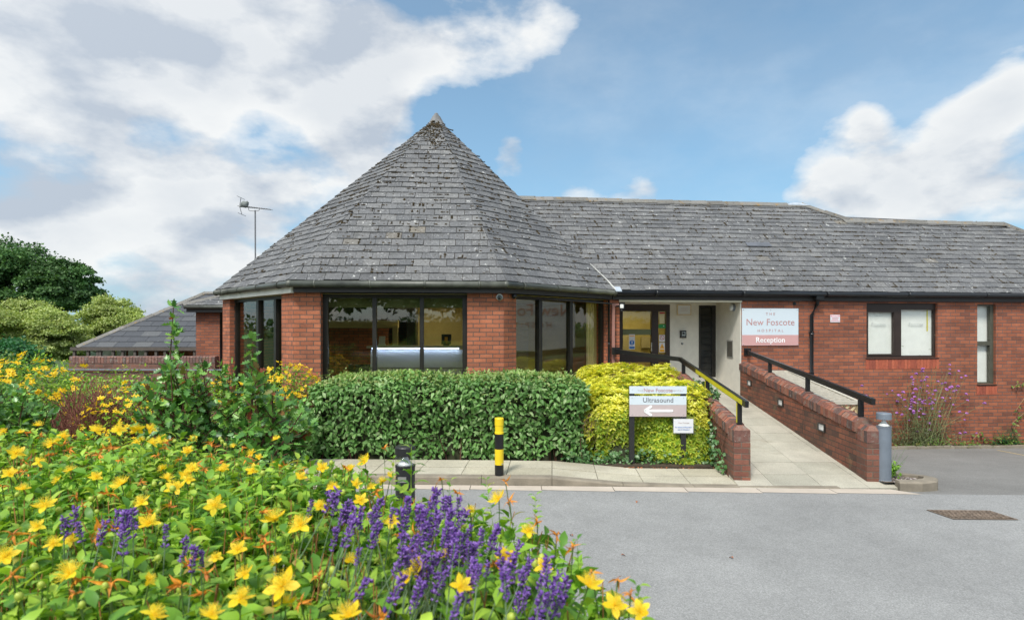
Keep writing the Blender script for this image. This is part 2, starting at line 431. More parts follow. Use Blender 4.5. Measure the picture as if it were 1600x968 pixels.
island('ridge_tile', [(0, (.13, .125, .115)), (.5, (.18, .175, .16)), (1, (.22, .21, .2))], spots=[(7, .6, .68, (.26, .17, .07)), (12, .6, .66, (.07, .06, .04))])
simple('moss', (.055, .038, .016), rough=1, var=.5, scale=12, bump=.6)
simple('lead', (.36, .41, .47), rough=.5, var=.2)
simple('mortar', (.55, .55, .52), rough=.9)
simple('gutter_grey', (.085, .09, .075), rough=.45, var=.5, scale=3)
simple('gutter_black', (.014, .015, .017), rough=.28)
simple('fascia_dark', (.035, .032, .032), rough=.5)
simple('fascia_pale', (.80, .78, .70), rough=.7, var=.12, scale=3)
simple('frame_dark', (.018, .016, .013), rough=.4)
simple('frame_brown', (.030, .019, .015), rough=.45)
simple('frame_olive', (.075, .075, .055), rough=.5)
simple('render_white', (.66, .64, .57), rough=.9, var=.07, bump=.15)
simple('plaster', (.66, .58, .30), rough=.9, var=.06)
simple('plaster_dark', (.10, .085, .05), rough=.9)
simple('ceiling', (.60, .57, .45), rough=.9, var=.03)
simple('carpet', (.07, .07, .075), rough=1)
simple('blind', (.80, .83, .80), rough=.85, var=.05)
simple('blind_green', (.17, .20, .11), rough=.9, var=.05)
simple('curtain', (.72, .66, .42), rough=.95, var=.1)
simple('black_metal', (.012, .012, .013), rough=.32)
simple('black_satin', (.02, .021, .022), rough=.42)
simple('yellow_tape', (.62, .55, .03), rough=.45, var=.08)
simple('yellow_paint', (.80, .58, .015), rough=.4, var=.06)
simple('grey_paint', (.16, .19, .23), rough=.45, var=.12)
simple('chrome', (.75, .76, .78), rough=.18, metal=1, var=.05)
simple('sign_white', (.60, .68, .74), rough=.4, var=.02)
simple('sign_pink', (.58, .33, .32), rough=.45, var=.03)
simple('sign_mauve', (.50, .42, .42), rough=.45, var=.03)
simple('text_pink', (.46, .24, .235), rough=.5)
simple('text_grey', (.13, .13, .15), rough=.5)
simple('text_faint', (.52, .43, .43), rough=.5)
simple('text_white', (.85, .87, .88), rough=.5)
simple('paper', (.68, .70, .73), rough=.7, var=.02)
simple('red_ink', (.55, .06, .07), rough=.6)
simple('pink_ink', (.75, .32, .36), rough=.6)
simple('blue_ink', (.02, .16, .50), rough=.5)
simple('green_ink', (.02, .30, .08), rough=.5)
simple('amber_ink', (.85, .42, .02), rough=.5)
simple('wood_pale', (.62, .50, .30), rough=.75, var=.15, scale=14)
simple('wood_lattice', (.46, .43, .36), rough=.8, var=.2, scale=14)
simple('wood_grey', (.10, .085, .075), rough=.85, var=.2)
simple('pipe_pink', (.33, .16, .13), rough=.6)
simple('lamp_white', (.8, .8, .78), rough=.4)
simple('led', (.35, .5, 1), emit=(.42, .56, 1), es=22)
simple('desk_white', (.60, .62, .64), rough=.35, var=.03)
simple('desk_top', (.45, .44, .40), rough=.4, var=.05)
simple('soil', (.05, .035, .022), rough=1, var=.5, scale=9, bump=.8)
simple('bark_chip', (.17, .13, .10), rough=1, var=.7, scale=40, bump=1)
simple('twig', (.11, .05, .03), rough=.9, var=.3)
simple('twig_red', (.20, .075, .05), rough=.9, var=.3)
simple('trunk', (.09, .07, .05), rough=1, var=.3, bump=.8)
simple('stem_green', (.10, .17, .04), rough=.6)
simple('stem_lav', (.16, .24, .13), rough=.7)
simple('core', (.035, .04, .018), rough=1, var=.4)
simple('iron', (.19, .145, .11), rough=.75, var=.5, scale=20, bump=.4)
simple('pink_concrete', (.47, .41, .345), rough=.9, var=.10, scale=3, bump=.3)
simple('kerb_stone', (.235, .205, .16), rough=.95, var=.25, scale=4, bump=.6)
island('slab', [(0, (.40, .37, .28)), (.5, (.44, .41, .32)), (1, (.48, .45, .36))], rough=.92, bump=.25, nscale=60, big=1.3, spots=[(1.1, .56, .75, (.33, .29, .21))])
island('slab_ramp', [(0, (.37, .355, .29)), (.5, (.41, .39, .32)), (1, (.45, .42, .35))], rough=.92, bump=.25, nscale=90, big=1.6, spots=[(1.7, .6, .8, (.30, .27, .21))])
def asphalt(name, base, gmix):
    m, nt, b = newmat(name); tc = nt.nodes.new('ShaderNodeTexCoord')
    n = node(nt, 'ShaderNodeTexNoise', Scale=75.0, Detail=3, Roughness=.8); nt.links.new(tc.outputs['Object'], n.inputs['Vector'])
    vo = node(nt, 'ShaderNodeTexVoronoi', Scale=110.0); nt.links.new(tc.outputs['Object'], vo.inputs['Vector'])
    big = node(nt, 'ShaderNodeTexNoise', Scale=.55, Detail=7, Roughness=.65); nt.links.new(tc.outputs['Object'], big.inputs['Vector'])
    c = ramp(nt, n.outputs['Fac'], [(.30, tuple(x * .66 for x in base)), (.5, base), (.72, tuple(x * 1.45 for x in base))])
    c = mixc(nt, .55, c, ramp(nt, vo.outputs['Color'], [(0, tuple(x * .6 for x in base)), (1, tuple(x * 1.5 for x in base))]))
    c = mixc(nt, 1.0, c, ramp(nt, big.outputs['Fac'], [(.3, .84), (.7, 1.14)]), 'MULTIPLY')
    md = node(nt, 'ShaderNodeTexNoise', Scale=3.5, Detail=8, Roughness=.75); nt.links.new(tc.outputs['Object'], md.inputs['Vector'])
    c = mixc(nt, 1.0, c, ramp(nt, md.outputs['Fac'], [(.30, .90), (.5, 1.0), (.68, 1.07)]), 'MULTIPLY')
    sp_ = node(nt, 'ShaderNodeTexVoronoi', Scale=38.0); nt.links.new(tc.outputs['Object'], sp_.inputs['Vector'])
    c = mixc(nt, ramp(nt, sp_.outputs['Distance'], [(.05, .55), (.11, 0.0)]), c, tuple(x * 2.0 for x in base))
    oi = node(nt, 'ShaderNodeTexNoise', Scale=.9, Detail=3, Roughness=.5); oi.inputs['Distortion'].default_value = .6; nt.links.new(tc.outputs['Object'], oi.inputs['Vector'])
    c = mixc(nt, ramp(nt, oi.outputs['Fac'], [(.66, 0.0), (.76, .18)]), c, tuple(x * .45 for x in base))
    nt.links.new(c, b.inputs['Base Color']); b.inputs['Roughness'].default_value = .9
    bp = node(nt, 'ShaderNodeBump', Strength=.5, Distance=.008); nt.links.new(n.outputs['Fac'], bp.inputs['Height']); nt.links.new(bp.outputs[0], b.inputs['Normal'])
asphalt('asphalt', (.25, .252, .248), 0); asphalt('asphalt_lot', (.185, .182, .173), 0)
glassmat('glass', (.93, .91, .80), .075); glassmat('glass_plain', (.97, .97, .96), .03); glassmat('glass_lamp', (.96, .97, .96), .03)
G_ = lambda *a: tuple(a)
leafmat('leaf_hedge', [(0, (.075, .19, .04)), (.45, (.13, .28, .065)), (.8, (.21, .38, .12)), (1, (.34, .46, .22))], rough=.5, trans=.25, spec=.35)
leafmat('leaf_shoot', [(0, (.20, .36, .08)), (.6, (.32, .46, .14)), (1, (.46, .48, .20))], rough=.5)
leafmat('leaf_gold', [(0, (.60, .64, .05)), (.5, (.82, .80, .08)), (1, (.92, .90, .24))], rough=.5, trans=.4, nv=(.82, 1.12))
leafmat('leaf_lime', [(0, (.20, .36, .03)), (.5, (.38, .50, .04)), (1, (.58, .60, .06))], rough=.5, trans=.4)
leafmat('leaf_ivy', [(0, (.05, .14, .04)), (.5, (.09, .21, .06)), (1, (.20, .32, .15))], rough=.4, trans=.2)
leafmat('leaf_holly', [(0, (.05, .16, .035)), (.5, (.11, .28, .05)), (.85, (.20, .42, .07)), (1, (.30, .52, .10))], rough=.38, trans=.22, spec=.7)
leafmat('leaf_holly_young', [(0, (.12, .30, .04)), (.7, (.20, .38, .06)), (.9, (.25, .12, .05)), (1, (.30, .06, .04))], rough=.3, trans=.35)
leafmat('leaf_hyp', [(0, (.08, .22, .025)), (.3, (.16, .36, .035)), (.65, (.30, .52, .045)), (.975, (.44, .62, .07)), (1, (.45, .34, .07))], rough=.45, trans=.35, nscale=5)
leafmat('leaf_oak', [(0, (.035, .10, .025)), (.5, (.065, .16, .035)), (1, (.11, .23, .055))], rough=.6, trans=.25, nscale=.35, nv=(.6, 1.3))
leafmat('leaf_pale', [(0, (.24, .34, .07)), (.5, (.38, .48, .13)), (1, (.58, .64, .26))], rough=.6, trans=.35, nscale=.7, nv=(.7, 1.2))
leafmat('leaf_fern', [(0, (.02, .12, .04)), (1, (.06, .22, .07))], rough=.5)
leafmat('leaf_weed', [(0, (.08, .19, .03)), (.6, (.16, .28, .05)), (1, (.30, .24, .08))], rough=.6)
leafmat('petal_yellow', [(0, (.88, .58, .01)), (.6, (.92, .66, .015)), (1, (.95, .75, .03))], rough=.5, trans=.35, nscale=30, nv=(.9, 1.08))
leafmat('petal_orange', [(0, (.85, .34, .03)), (.6, (.75, .28, .03)), (1, (.50, .16, .04))], rough=.6, trans=.3)
leafmat('bud_green', [(0, (.36, .50, .07)), (1, (.55, .62, .10))], rough=.45, trans=.25)
leafmat('lavender', [(0, (.10, .035, .24)), (.5, (.19, .08, .42)), (1, (.35, .20, .60))], rough=.7, trans=.2, nscale=40)
leafmat('verbena', [(0, (.42, .13, .55)), (1, (.60, .26, .70))], rough=.7, trans=.2)
simple('text_frost', (.47, .50, .49), rough=.6)
simple('slate_new', (.12, .13, .15), rough=.6, var=.1)
simple('louvre_glass', (.02, .022, .022), rough=.08)
simple('lobby_wall', (.62, .56, .30), rough=.9, var=.06, emit=(.9, .75, .35), es=.0)
glassmat('glass_door', (.85, .82, .66), .06)
brick('brick_pier', (.34, .12, .075), (.19, .07, .05), (.17, .14, .11), w=.2, h=.0765, stain=.75, dark=(.10, .055, .045), efflor=.5)
simple('mortar_dark', (.22, .19, .15), rough=1)
simple('paper_cream', (.72, .66, .45), rough=.7)
simple('steel_dull', (.45, .45, .42), rough=.4, metal=.6)
simple('steel_dark', (.14, .13, .11), rough=.4, metal=.5)
simple('chrome_soft', (.66, .68, .70), rough=.3, metal=.15)
simple('dome_grey', (.12, .15, .15), rough=.12)
simple('line_yellow', (.72, .52, .18), rough=.8, var=.2, scale=12)
simple('aerial_metal', (.20, .20, .21), rough=.5, metal=.3)
simple('pigeon_grey', (.20, .22, .21), rough=.9, var=.4, scale=9)
simple('leaf_dead', (.33, .12, .05), rough=.8)
island('chips', [(0, (.05, .035, .03)), (.6, (.16, .13, .12)), (1, (.42, .38, .36))])
glassmat('sleeve', (.93, .94, .93), .05)
simple('twig_bare', (.30, .21, .12), rough=.9, var=.3)
simple('stem_verb', (.17, .20, .08), rough=.8, var=.3)
leafmat('leaf_lav', [(0, (.14, .22, .12)), (1, (.26, .36, .22))], rough=.7)
leafmat('leaf_verb', [(0, (.07, .12, .04)), (.6, (.16, .20, .09)), (1, (.30, .26, .16))], rough=.8)
leafmat('leaf_brown', [(0, (.20, .08, .05)), (.6, (.28, .12, .07)), (1, (.20, .20, .07))], rough=.8)
leafmat('leaf_bright', [(0, (.14, .34, .03)), (1, (.30, .52, .06))], rough=.5)
leafmat('stamen', [(0, (.95, .78, .04)), (1, (1.0, .86, .18))], rough=.6, trans=.5, nscale=30, nv=(.95, 1.05))
simple('twig_orange', (.34, .16, .05), rough=.8, var=.3)
simple('lamp_panel', (1, .9, .65), emit=(1, .86, .55), es=3.2)
simple('cap_dark', (.17, .17, .17), rough=.8, var=.3)
# ------------------------------------------------------------------ ground, road, pavement
def KY(X): return 7.59 - .036 * (X + 1.33)            # line of the kerb face
def rp(X0, Y): return (X0 + .068 * (Y - 7.7), Y)      # lines that run up the ramp
def rampz(Y): return .105 * (Y - 7.5)
def sheet(name, pts, mat, z=None):
    m = MB(); m.poly(pts); o = m.build(name, mat); tag(o, kind='structure'); return o
simple('grass_far', (.05, .085, .02), rough=1, var=.4, scale=.3, bump=.5)
sheet('ground', [(-900, -900, -.74), (900, -900, -.74), (900, 900, -.74), (-900, 900, -.74)], 'grass_far')
m = MB(); m.prism([(-60, KY(-60) - .2), (-60, -26), (60, -26), (60, KY(60) - .2)], -.73, 0)
tag(m.build('road', 'asphalt'), kind='structure')
LS = .104
def lotz(X, Y): return -.004 - LS * (Y - (KY(X) - .2))
m = MB()
xs = [4.9, 6, 8, 11, 15, 22, 34]
for a, b in zip(xs[:-1], xs[1:]):
    ya, yb = KY(a) - .2, KY(b) - .2
    m.poly([(a, ya, -.004), (b, yb, -.004), (b, yb + 6.4, -.004 - LS * 6.4), (a, ya + 6.4, -.004 - LS * 6.4)])
tag(m.build('car_park', 'asphalt_lot'), kind='structure')
# pink channel blocks along the road edge
m = MB(); X = -16.0; 
while X < 4.75:
    X2 = X + .91
    e = min(X2 - .008, 4.78)
    last = X2 >= 4.75
    m.poly([(X, KY(X) - .20, .004), (e + (.25 if last else 0), KY(e) - .24 * 1, .004), (e, KY(e) - .012, .004), (X, KY(X) - .012, .004)])
    X = X2
tag(m.build('channel_strip', 'pink_concrete'), kind='structure')
# kerb with a dropped stretch
def ph(X): return .11 if X < .5 else (.11 - (X - .5) / 1.2 * .098 if X < 1.7 else .012)
m = MB(); X = -16.0; js = []
while X < 4.9: js.append(X); X += .915
js = [x + (.52 - js[18]) for x in js]
for a, b in zip(js[:-1], js[1:]):
    b2 = b - .006
    if a > 2.9 : 
        pass
    za, zb = ph(a), ph(b2)
    bot = [Vector((a, KY(a), -.1)), Vector((b2, KY(b2), -.1)), Vector((b2, KY(b2) + .125, -.1)), Vector((a, KY(a) + .125, -.1))]
    top = [Vector((a, KY(a) + .012, za)), Vector((b2, KY(b2) + .012, zb)), Vector((b2, KY(b2) + .125, zb)), Vector((a, KY(a) + .125, za))]
    mid = [Vector((p.x, q.y - .012 if k < 2 else q.y, q.z - .018)) for k, (p, q) in enumerate(zip(bot, top))]
    m.solid(bot, mid); m.solid(mid, top)
tag(m.build('kerb', 'kerb_stone'), kind='structure')
# pavement slabs
m = MB()
m2 = MB()
k = -28; 
rows = [(.132, .50), (.506, .93)]
for r_i, (y0, y1) in enumerate(rows):
    for k in range(-28, 4):
        a = .53 + .6 * k; b = a + .592
        if k == 3: b = 2.93
        if a > 2.8: continue
        pts = []
        for (X, dy) in ((a, y0), (b, y0), (b, y1), (a, y1)):
            Xx = X + .068 * (dy - .13); pts.append((Xx, KY(X) + dy, ph(X) + (0.004 if r_i else 0)))
        jz = random.uniform(-.002, .002)
        m.solid([Vector((p[0], p[1], -.08)) for p in pts], [Vector((p[0], p[1], p[2] + jz)) for p in pts])
m.poly([(-17, KY(-17) + .12, -.02), (2.9, KY(2.9) + .12, -.02), (2.9, KY(2.9) + .96, -.02), (-17, KY(-17) + .96, -.02)])
tag(m.build('pavement', 'slab'), kind='structure')
# ramp path
m = MB()
cols = [(2.95, 3.385), (3.39, 3.995), (4.0, 4.575), (4.58, 4.70)]
y0 = KY(3.5) + .0
for j in range(11):
    ya = y0 + .49 * j + .004; yb = ya + .481
    for a, b in cols:
        jz = random.uniform(-.0015, .0015)
        if j == 0 and b > 4.6: b = 5.0
        if j == 0 and a < 3: a = 3.15 if False else 2.93
        P = [rp(a, ya), rp(b, ya), rp(b, yb), rp(a, yb)]
        m.solid([Vector((p[0], p[1], -.2)) for p in P], [Vector((p[0], p[1], rampz(p[1]) + jz + .012)) for p in P])
p0 = y0 + .49 * 11
# upper landing
A = [rp(2.3, 11.0), rp(4.7, 11.0), (4.92, 12.74), (4.92, 14.0), (2.2, 13.8), (2.2, 12.5)]
for i in range(6):
    for j in range(6):
        x0 = 2.3 + .46 * i; yy = 12.80 + .33 * j - .0
        P = [(x0, yy - .28 + .115 * (x0 - 3)), (x0 + .454, yy - .28 + .115 * (x0 - 2.54)), (x0 + .454, yy + .04 + .115 * (x0 - 2.54)), (x0, yy + .04 + .115 * (x0 - 3))]
        m.solid([Vector((p[0], p[1], 0)) for p in P], [Vector((p[0], p[1], .515)) for p in P])
tag(m.build('ramp_path', 'slab_ramp'), kind='structure')
# soil under the far side beds and the raised bed round the camera
m = MB(); m.prism([(-17, KY(-17) + .95), (2.9, KY(2.9) + .95), (2.95, 12.2), (-3, 12.0), (-17, 12)], -.7, .04)
m.prism([(-17, 12.01), (-6.5, 12.01), (-6.5, 15), (-17, 15)], -.7, .04)
tag(m.build('planting_soil', 'soil'), kind='structure')
m = MB()
top = [(-4.6, -.6, 1.2), (.02, -.6, 1.2), (.02, 1.1, 1.2), (-.5, 1.9, 1.2), (-4.6, 2.5, 1.15)]
bot = [(-5.4, -1.6, -.02), (.2, -1.6, -.02), (.2, 1.6, -.02), (-.3, 3.0, -.02), (-5.4, 3.6, -.02)]
m.solid([Vector(p) for p in bot], [Vector(p) for p in top])
m.prism([(-9, 3.3), (-1.6, 3.2), (-3.1, 7.0), (-9.5, 7.1)], -.02, .10)
tag(m.build('planting_bank', 'soil'), kind='structure')

# ------------------------------------------------------------------ main building
GZ = 2.78
C0 = Vector((-1.84, 14.15, 0)); APZ = 7.125
P = [Vector(p + (0,)) for p in [(-6.25, 12.3), (-3.73, 9.75), (-.10, 9.98), (2.2, 12.3), (2.2, 15.85), (-.15, 18.35), (-3.7, 18.4), (-6.25, 15.95)]]
Q = [Vector(p + (0,)) for p in [(-6.16, 12.40), (-3.745, 9.96), (-.145, 10.2), (2.14, 12.45), (2.05, 15.75), (-.2, 18.15), (-3.65, 18.2), (-6.1, 15.85)]]
WO = Vector((2.2, 12.3, 0)); WE = Vector((1, .115, 0)).normalized(); WN = Vector((-WE.y, WE.x, 0))
def W(s, d, z): return WO + WE * s + WN * d + Vector((0, 0, z))
class Facet:
    def __init__(s, A, B):
        s.A = Vector(A); s.e = (Vector(B) - s.A).normalized(); s.n = Vector((-s.e.y, s.e.x, 0)); s.L = (Vector(B) - s.A).length
    def pt(s, u, d, z): return s.A + s.e * u + s.n * d + Vector((0, 0, z))
    def px(s, x, y=500, d=0):
        p = onplane(x, y, s.A + s.n * d, s.n) ; q = p - s.A; return q.dot(s.e), p.z
    def box(s, mb, u0, u1, d0, d1, z0, z1):
        mb.pbox(s.pt(u0, d0, z0), s.e * (u1 - u0), s.n * (d1 - d0), (0, 0, z1 - z0))
    def walls(s, mb, u0, u1, z0, z1, d0, d1, holes):
        us = sorted({u0, u1} | {h[0] for h in holes} | {h[1] for h in holes})
        for a, b in zip(us[:-1], us[1:]):
            zs = [(z0, z1)]
            for h in holes:
                if h[0] < (a + b) / 2 < h[1]:
                    nz = []
                    for (p, q) in zs:
                        if h[2] > p: nz.append((p, min(q, h[2])))
                        if h[3] < q: nz.append((max(p, h[3]), q))
                    zs = nz
            for p, q in zs:
                if q - p > .001: s.box(mb, a, b, d0, d1, p, q)
FL, FF, FR = Facet(Q[0], Q[1]), Facet(Q[1], Q[2]), Facet(Q[2], Q[3])
FW = Facet(W(0, .15, 0), W(10, .15, 0)); FB = Facet(W(0, 1.29, 0), W(10, 1.29, 0))
bld = empty('hospital_building', (-1.84, 14.15, 0), 'single storey red brick building with a grey slate pyramid roof and a long slated wing', 'building')
ZT = 2.66
# ---- drum piers
def pier(poly, name='brick_pier', z0=0, mat='brick_drum'):
    mm = MB(); mm.prism([(p.x, p.y) for p in poly], z0, ZT); return mm.build(name, mat, bld)
uL1 = FL.px(359)[0]; uL2 = FL.px(440)[0]; uF1 = FF.px(501)[0]; uF2 = FF.px(730)[0]; uR1 = FR.px(806.5)[0]; uR2 = FR.px(942, d=.12)[0]
T = .34
def inner(A, n1, n2):     # inner mitre corner
    b = (n1 + n2).normalized(); return A + b * (T / b.dot(n1))
FQ7 = Facet(Q[7], Q[0])
pier([FL.pt(0, 0, 0), FL.pt(uL1, 0, 0), FL.pt(uL1, T, 0), inner(Q[0], FL.n, FQ7.n)])
pier([FL.pt(uL2, 0, 0), Q[1], FF.pt(uF1, 0, 0), FF.pt(uF1, T, 0), inner(Q[1], FL.n, FF.n), FL.pt(uL2, T, 0)])
pier([FF.pt(uF2, 0, 0), Q[2], FR.pt(uR1, 0, 0), FR.pt(uR1, T, 0), inner(Q[2], FF.n, FR.n), FF.pt(uF2, T, 0)])
pier([FR.pt(uR2, 0, 0), Q[3], W(.12, .15, 0), W(.12, 1.6, 0), FR.pt(uR2, T, 0)])
# low brick plinths under the glass
m = MB()
FL.box(m, uL1, uL2, .02, T, -.05, .5); FF.box(m, uF1, uF2, .02, T, -.05, .5); FR.box(m, uR1, uR2, .02, T, -.05, .5)
m.build('plinth', 'brick_drum', bld)
# back facets
m = MB()
for a, b in ((3, 4), (4, 5), (5, 6), (6, 7), (7, 0)):
    f = Facet(Q[a], Q[b]); mm = MB(); f.box(m, .0, f.L - .0, .01, .3, 0, ZT)
m.build('back_wall', 'brick_drum', bld)
# ---- wing wall
def wr(x0, x1, y0, y1, f=FW, d=0):
    a, za = f.px(x0, y0, d); b, zb = f.px(x1, y1, d); return a, b, min(za, zb), max(za, zb)
bigw = (FW.px(1354, 500)[0], FW.px(1465, 500)[0], FW.px(1410, 558.5)[1], 2.60)
talw = (FW.px(1527, 500)[0], FW.px(1556, 500)[0], FW.px(1540, 600)[1], 2.585)
s_por = 2.865; SEND = 15.2
m = MB(); FW.walls(m, s_por + .004, SEND, -.75, 2.64, 0, .3, [bigw, talw])
for z in (0,): pass
m.build('brick_wall', 'brick_red', bld)
m = MB(); FWb = Facet(W(0, 8.0, 0), W(10, 8, 0)); FWb.box(m, .5, SEND, 0, .3, -.75, 2.64)
Facet(W(SEND - .01, .45, 0), W(SEND - .01, 8, 0)).box(m, 0, 7.55, 0, .3, -.75, 2.64)
m.build('outer_wall', 'brick_red', bld)
m = MB(); FWf = Facet(W(0, .46, 0), W(10, .46, 0)); FWf.box(m, 3.2, 14.8, 0, 7.4, -.7, .5); m.build('floor_slab', 'carpet', bld)
# sills of bricks on end
def sill_bricks(f, u0, u1, z0, z1, mat):
    mm = MB(); u = u0; w = .079
    while u < u1 - .03:
        f.box(mm, u, min(u + w - .009, u1), -.006, .12, z0, z1); u += w
    return mm.build('brick_sill', mat, bld)
zsb = FW.px(1410, 576)[1]; sill_bricks(FW, bigw[0] - .02, bigw[1] + .03, zsb, bigw[2] - .012, 'coping_red')  if False else None
island('sill_red', [(0, (.44, .12, .065)), (.6, (.36, .09, .05)), (1, (.26, .07, .045))], bump=.3)
sill_bricks(FW, bigw[0] - .02, bigw[1] + .03, zsb, bigw[2] - .03, 'sill_red')
sill_bricks(FW, talw[0] - .02, talw[1] + .03, FW.px(1540, 616)[1], talw[2] - .03, 'sill_red')
# ---- windows
def win(f, u0, u1, z0, z1, bars, frame='frame_dark', d=.10, fw=.05, glass='glass', parent=bld, head=.0, deep=.09, name='window'):
    """bars: list of (u centre, width). one frame mesh, one pane per light"""
    mm = MB()
    f.box(mm, u0, u0 + fw, d, d + deep, z0, z1); f.box(mm, u1 - fw, u1, d, d + deep, z0, z1)
    f.box(mm, u0 + fw, u1 - fw, d + .002, d + deep, z1 - fw - head, z1); f.box(mm, u0 + fw, u1 - fw, d + .002, d + deep, z0, z0 + fw)
    for c, w in bars: f.box(mm, c - w / 2, c + w / 2, d - .012, d + deep, z0 + fw + .001, z1 - fw - head - .001)
    fr = mm.build(name, frame, parent)
    es = [u0 + fw] + [v for c, w in bars for v in (c - w / 2, c + w / 2)] + [u1 - fw]
    for a, b in zip(es[::2], es[1::2]):
        g = MB(); f.box(g, a, b, d + .04, d + .046, z0 + fw, z1 - fw - head); g.build('pane', glass, fr)
    return fr
win(FL, uL1 + .0, uL2, .5, ZT - .02, [(FL.px(404.5, d=.12)[0], .11), (FL.px(432, d=.12)[0], .10)], fw=.07, d=.10)
win(FF, uF1, uF2, .5, ZT - .01, [(FF.px(585, d=.14)[0], .068), (FF.px(659, d=.14)[0], .068)], fw=.085, d=.14)
win(FR, uR1, uR2, .5, ZT - .02, [(FR.px(843, d=.12)[0], .095), (FR.px(891, d=.12)[0], .085)], fw=.075, d=.10)
# wing windows
b0, b1, bz0, bz1 = bigw; mid = FW.px(1406, 500)[0]
fr = win(FW, b0, b1, bz0, bz1, [(mid, .15)], frame='frame_brown', d=.06, fw=.045, head=.10, glass='glass_plain')
m = MB(); FW.box(m, b0 + .045, mid - .075, .05, .12, bz1 - .205, bz1 - .14); FW.box(m, b0 + .046, b0 + .08, .05, .12, bz0 + .045, bz1 - .21)
FW.box(m, mid - .11, mid - .076, .05, .12, bz0 + .045, bz1 - .21); FW.box(m, b0 + .08, mid - .11, .05, .12, bz0 + .046, bz0 + .085); m.build('casement', 'frame_brown', fr)
m = MB(); FW.box(m, b0 + .01, b1 - .01, .125, .135, bz0 + .03, bz1 - .05); m.build('blind', 'blind', fr)
m = MB(); FW.box(m, b0 - .02, b1 + .02, -.02, .10, bz0 - .028, bz0 - .002); m.build('sill', 'frame_brown', fr)
m = MB(); FW.box(m, b1 - .17, b1 - .14, .115, .12, bz0 + .6, bz1 - .12); m.build('blind_cord', 'yellow_tape', fr)
for xx in (1373, 1431):
    u, z = FW.px(xx, 506.5, .10); text_mesh('glass_lettering', 'Foscote', FW.pt(u, .098, z), FW.e, (0, 0, 1), .115, 'text_frost', fr, thick=.0005) if 'text_frost' in MATS else None
t0, t1, tz0, tz1 = talw
fr = win(FW, t0, t1, tz0, tz1, [], frame='frame_olive', d=.06, fw=.038, glass='glass_plain')
zz = FW.px(1540, 536, .06)[1]
m = MB(); FW.box(m, t0 + .038, t1 - .038, .05, .14, zz - .045, zz + .045); FW.box(m, t1 - .10, t1 - .038, .051, .12, tz0 + .04, zz - .046); FW.box(m, t1 - .09, t1 - .038, .051, .12, zz + .046, tz1 - .04); m.build('transom', 'frame_olive', fr)
m = MB(); FW.box(m, t0 + .01, t1 - .01, .155, .165, tz0 + .03, tz1 - .03); m.build('blind', 'blind', fr)
m = MB(); FW.box(m, t0 - .01, t1 + .01, -.02, .10, tz0 - .028, tz0 - .002); m.build('sill', 'frame_dark', fr)

# ---- fascias, soffits, gutters
def eave(A, B, mat, name='fascia', ins=.09, z0=2.645, z1=2.80, e0=0, e1=0):
    f = Facet(A, B); mm = MB(); f.box(mm, -e0, f.L + e1, ins, ins + .025, z0, z1); return mm.build(name, mat, bld)
PI = []
def inset(i, d):
    a, b, c = P[(i - 1) % 8], P[i], P[(i + 1) % 8]
    n1 = Facet(a, b).n; n2 = Facet(b, c).n; bb = (n1 + n2).normalized(); return b + bb * (d / bb.dot(n1))
PI = [inset(i, .085) for i in range(8)]
for i in range(7):
    a, b = PI[i], PI[i + 1]
    f = Facet(a, b); mm = MB(); f.box(mm, .02 if i == 0 else 0, f.L - (.02 if i == 0 else 0), -.035 if i == 0 else 0, .025, 2.632 if i == 0 else 2.645, 2.80)
    mm.build('fascia', 'fascia_pale' if i == 0 else 'fascia_dark', bld)
mm = MB(); mm.poly([(p.x, p.y, 2.662) for p in reversed(PI)]); mm.build('soffit', 'fascia_dark', bld)
f0 = Facet(W(0, .085, 0), W(10, .085, 0))
mm = MB(); f0.box(mm, -.05, SEND + .2, 0, .025, 2.64, 2.80); f0.box(mm, -.05, SEND + .2, .026, .1, 2.642, 2.66); mm.build('fascia', 'fascia_dark', bld)
def gutter(A, B, mat, step=.92, z=GZ):
    A = Vector((A.x, A.y, z)); B = Vector((B.x, B.y, z)); mm = MB(); mm.tube([A, B], .056, 12)
    L = (B - A).length; e = (B - A) / L; s = step * .45
    while s < L: mm.tube([A + e * (s - .017), A + e * (s + .017)], .064, 12); s += step
    mm.ball(A, .064, 10); return mm.build('gutter', mat, bld, smooth=True)
for i in range(4): gutter(P[i], P[i + 1], 'gutter_grey' if i < 3 else 'gutter_black')
gutter(W(0, 0, 0), W(SEND + .3, 0, 0), 'gutter_black', 1.95)
mm = MB(); a = FR.pt(.2, -.06, 2.60); b = FR.pt(FR.L - .05, -.06, 2.55); mm.tube([a, b], .018, 8); mm.ball(a, .05); mm.build('overflow_pipe', 'gutter_black', bld, smooth=True)
# downpipes
def dpipe(pts, r, mat='gutter_black', name='downpipe', clips=()):
    mm = MB(); mm.tube(pts, r, 12)
    for c in clips: mm.tube([Vector(c), Vector(c) + Vector((0, 0, .05))], r * 1.35, 12)
    return mm.build(name, mat, bld, smooth=True)
u, _ = FW.px(1266, 500); u0, _ = FW.px(1273, 470)
dpipe([FW.pt(u0, -.12, 2.74), FW.pt(u0, -.10, 2.60), FW.pt(u0 - .0, -.07, 2.55), FW.pt(u, -.05, 2.32), FW.pt(u, -.05, -.6)], .038, clips=[FW.pt(u, -.05, 1.9), FW.pt(u, -.05, 1.0)])
mm = MB(); f0.box(mm, u0 - .09, u0 + .09, -.14, -.04, 2.66, 2.74); mm.build('gutter_outlet', 'gutter_black', bld)
u, _ = FR.px(949, 500); dpipe([FR.pt(u, -.04, 2.63), FR.pt(u, -.04, .3)], .022, clips=[FR.pt(u, -.04, 1.7)])
pz = onplane(957.5, 500, W(0, .1, 0), WN)
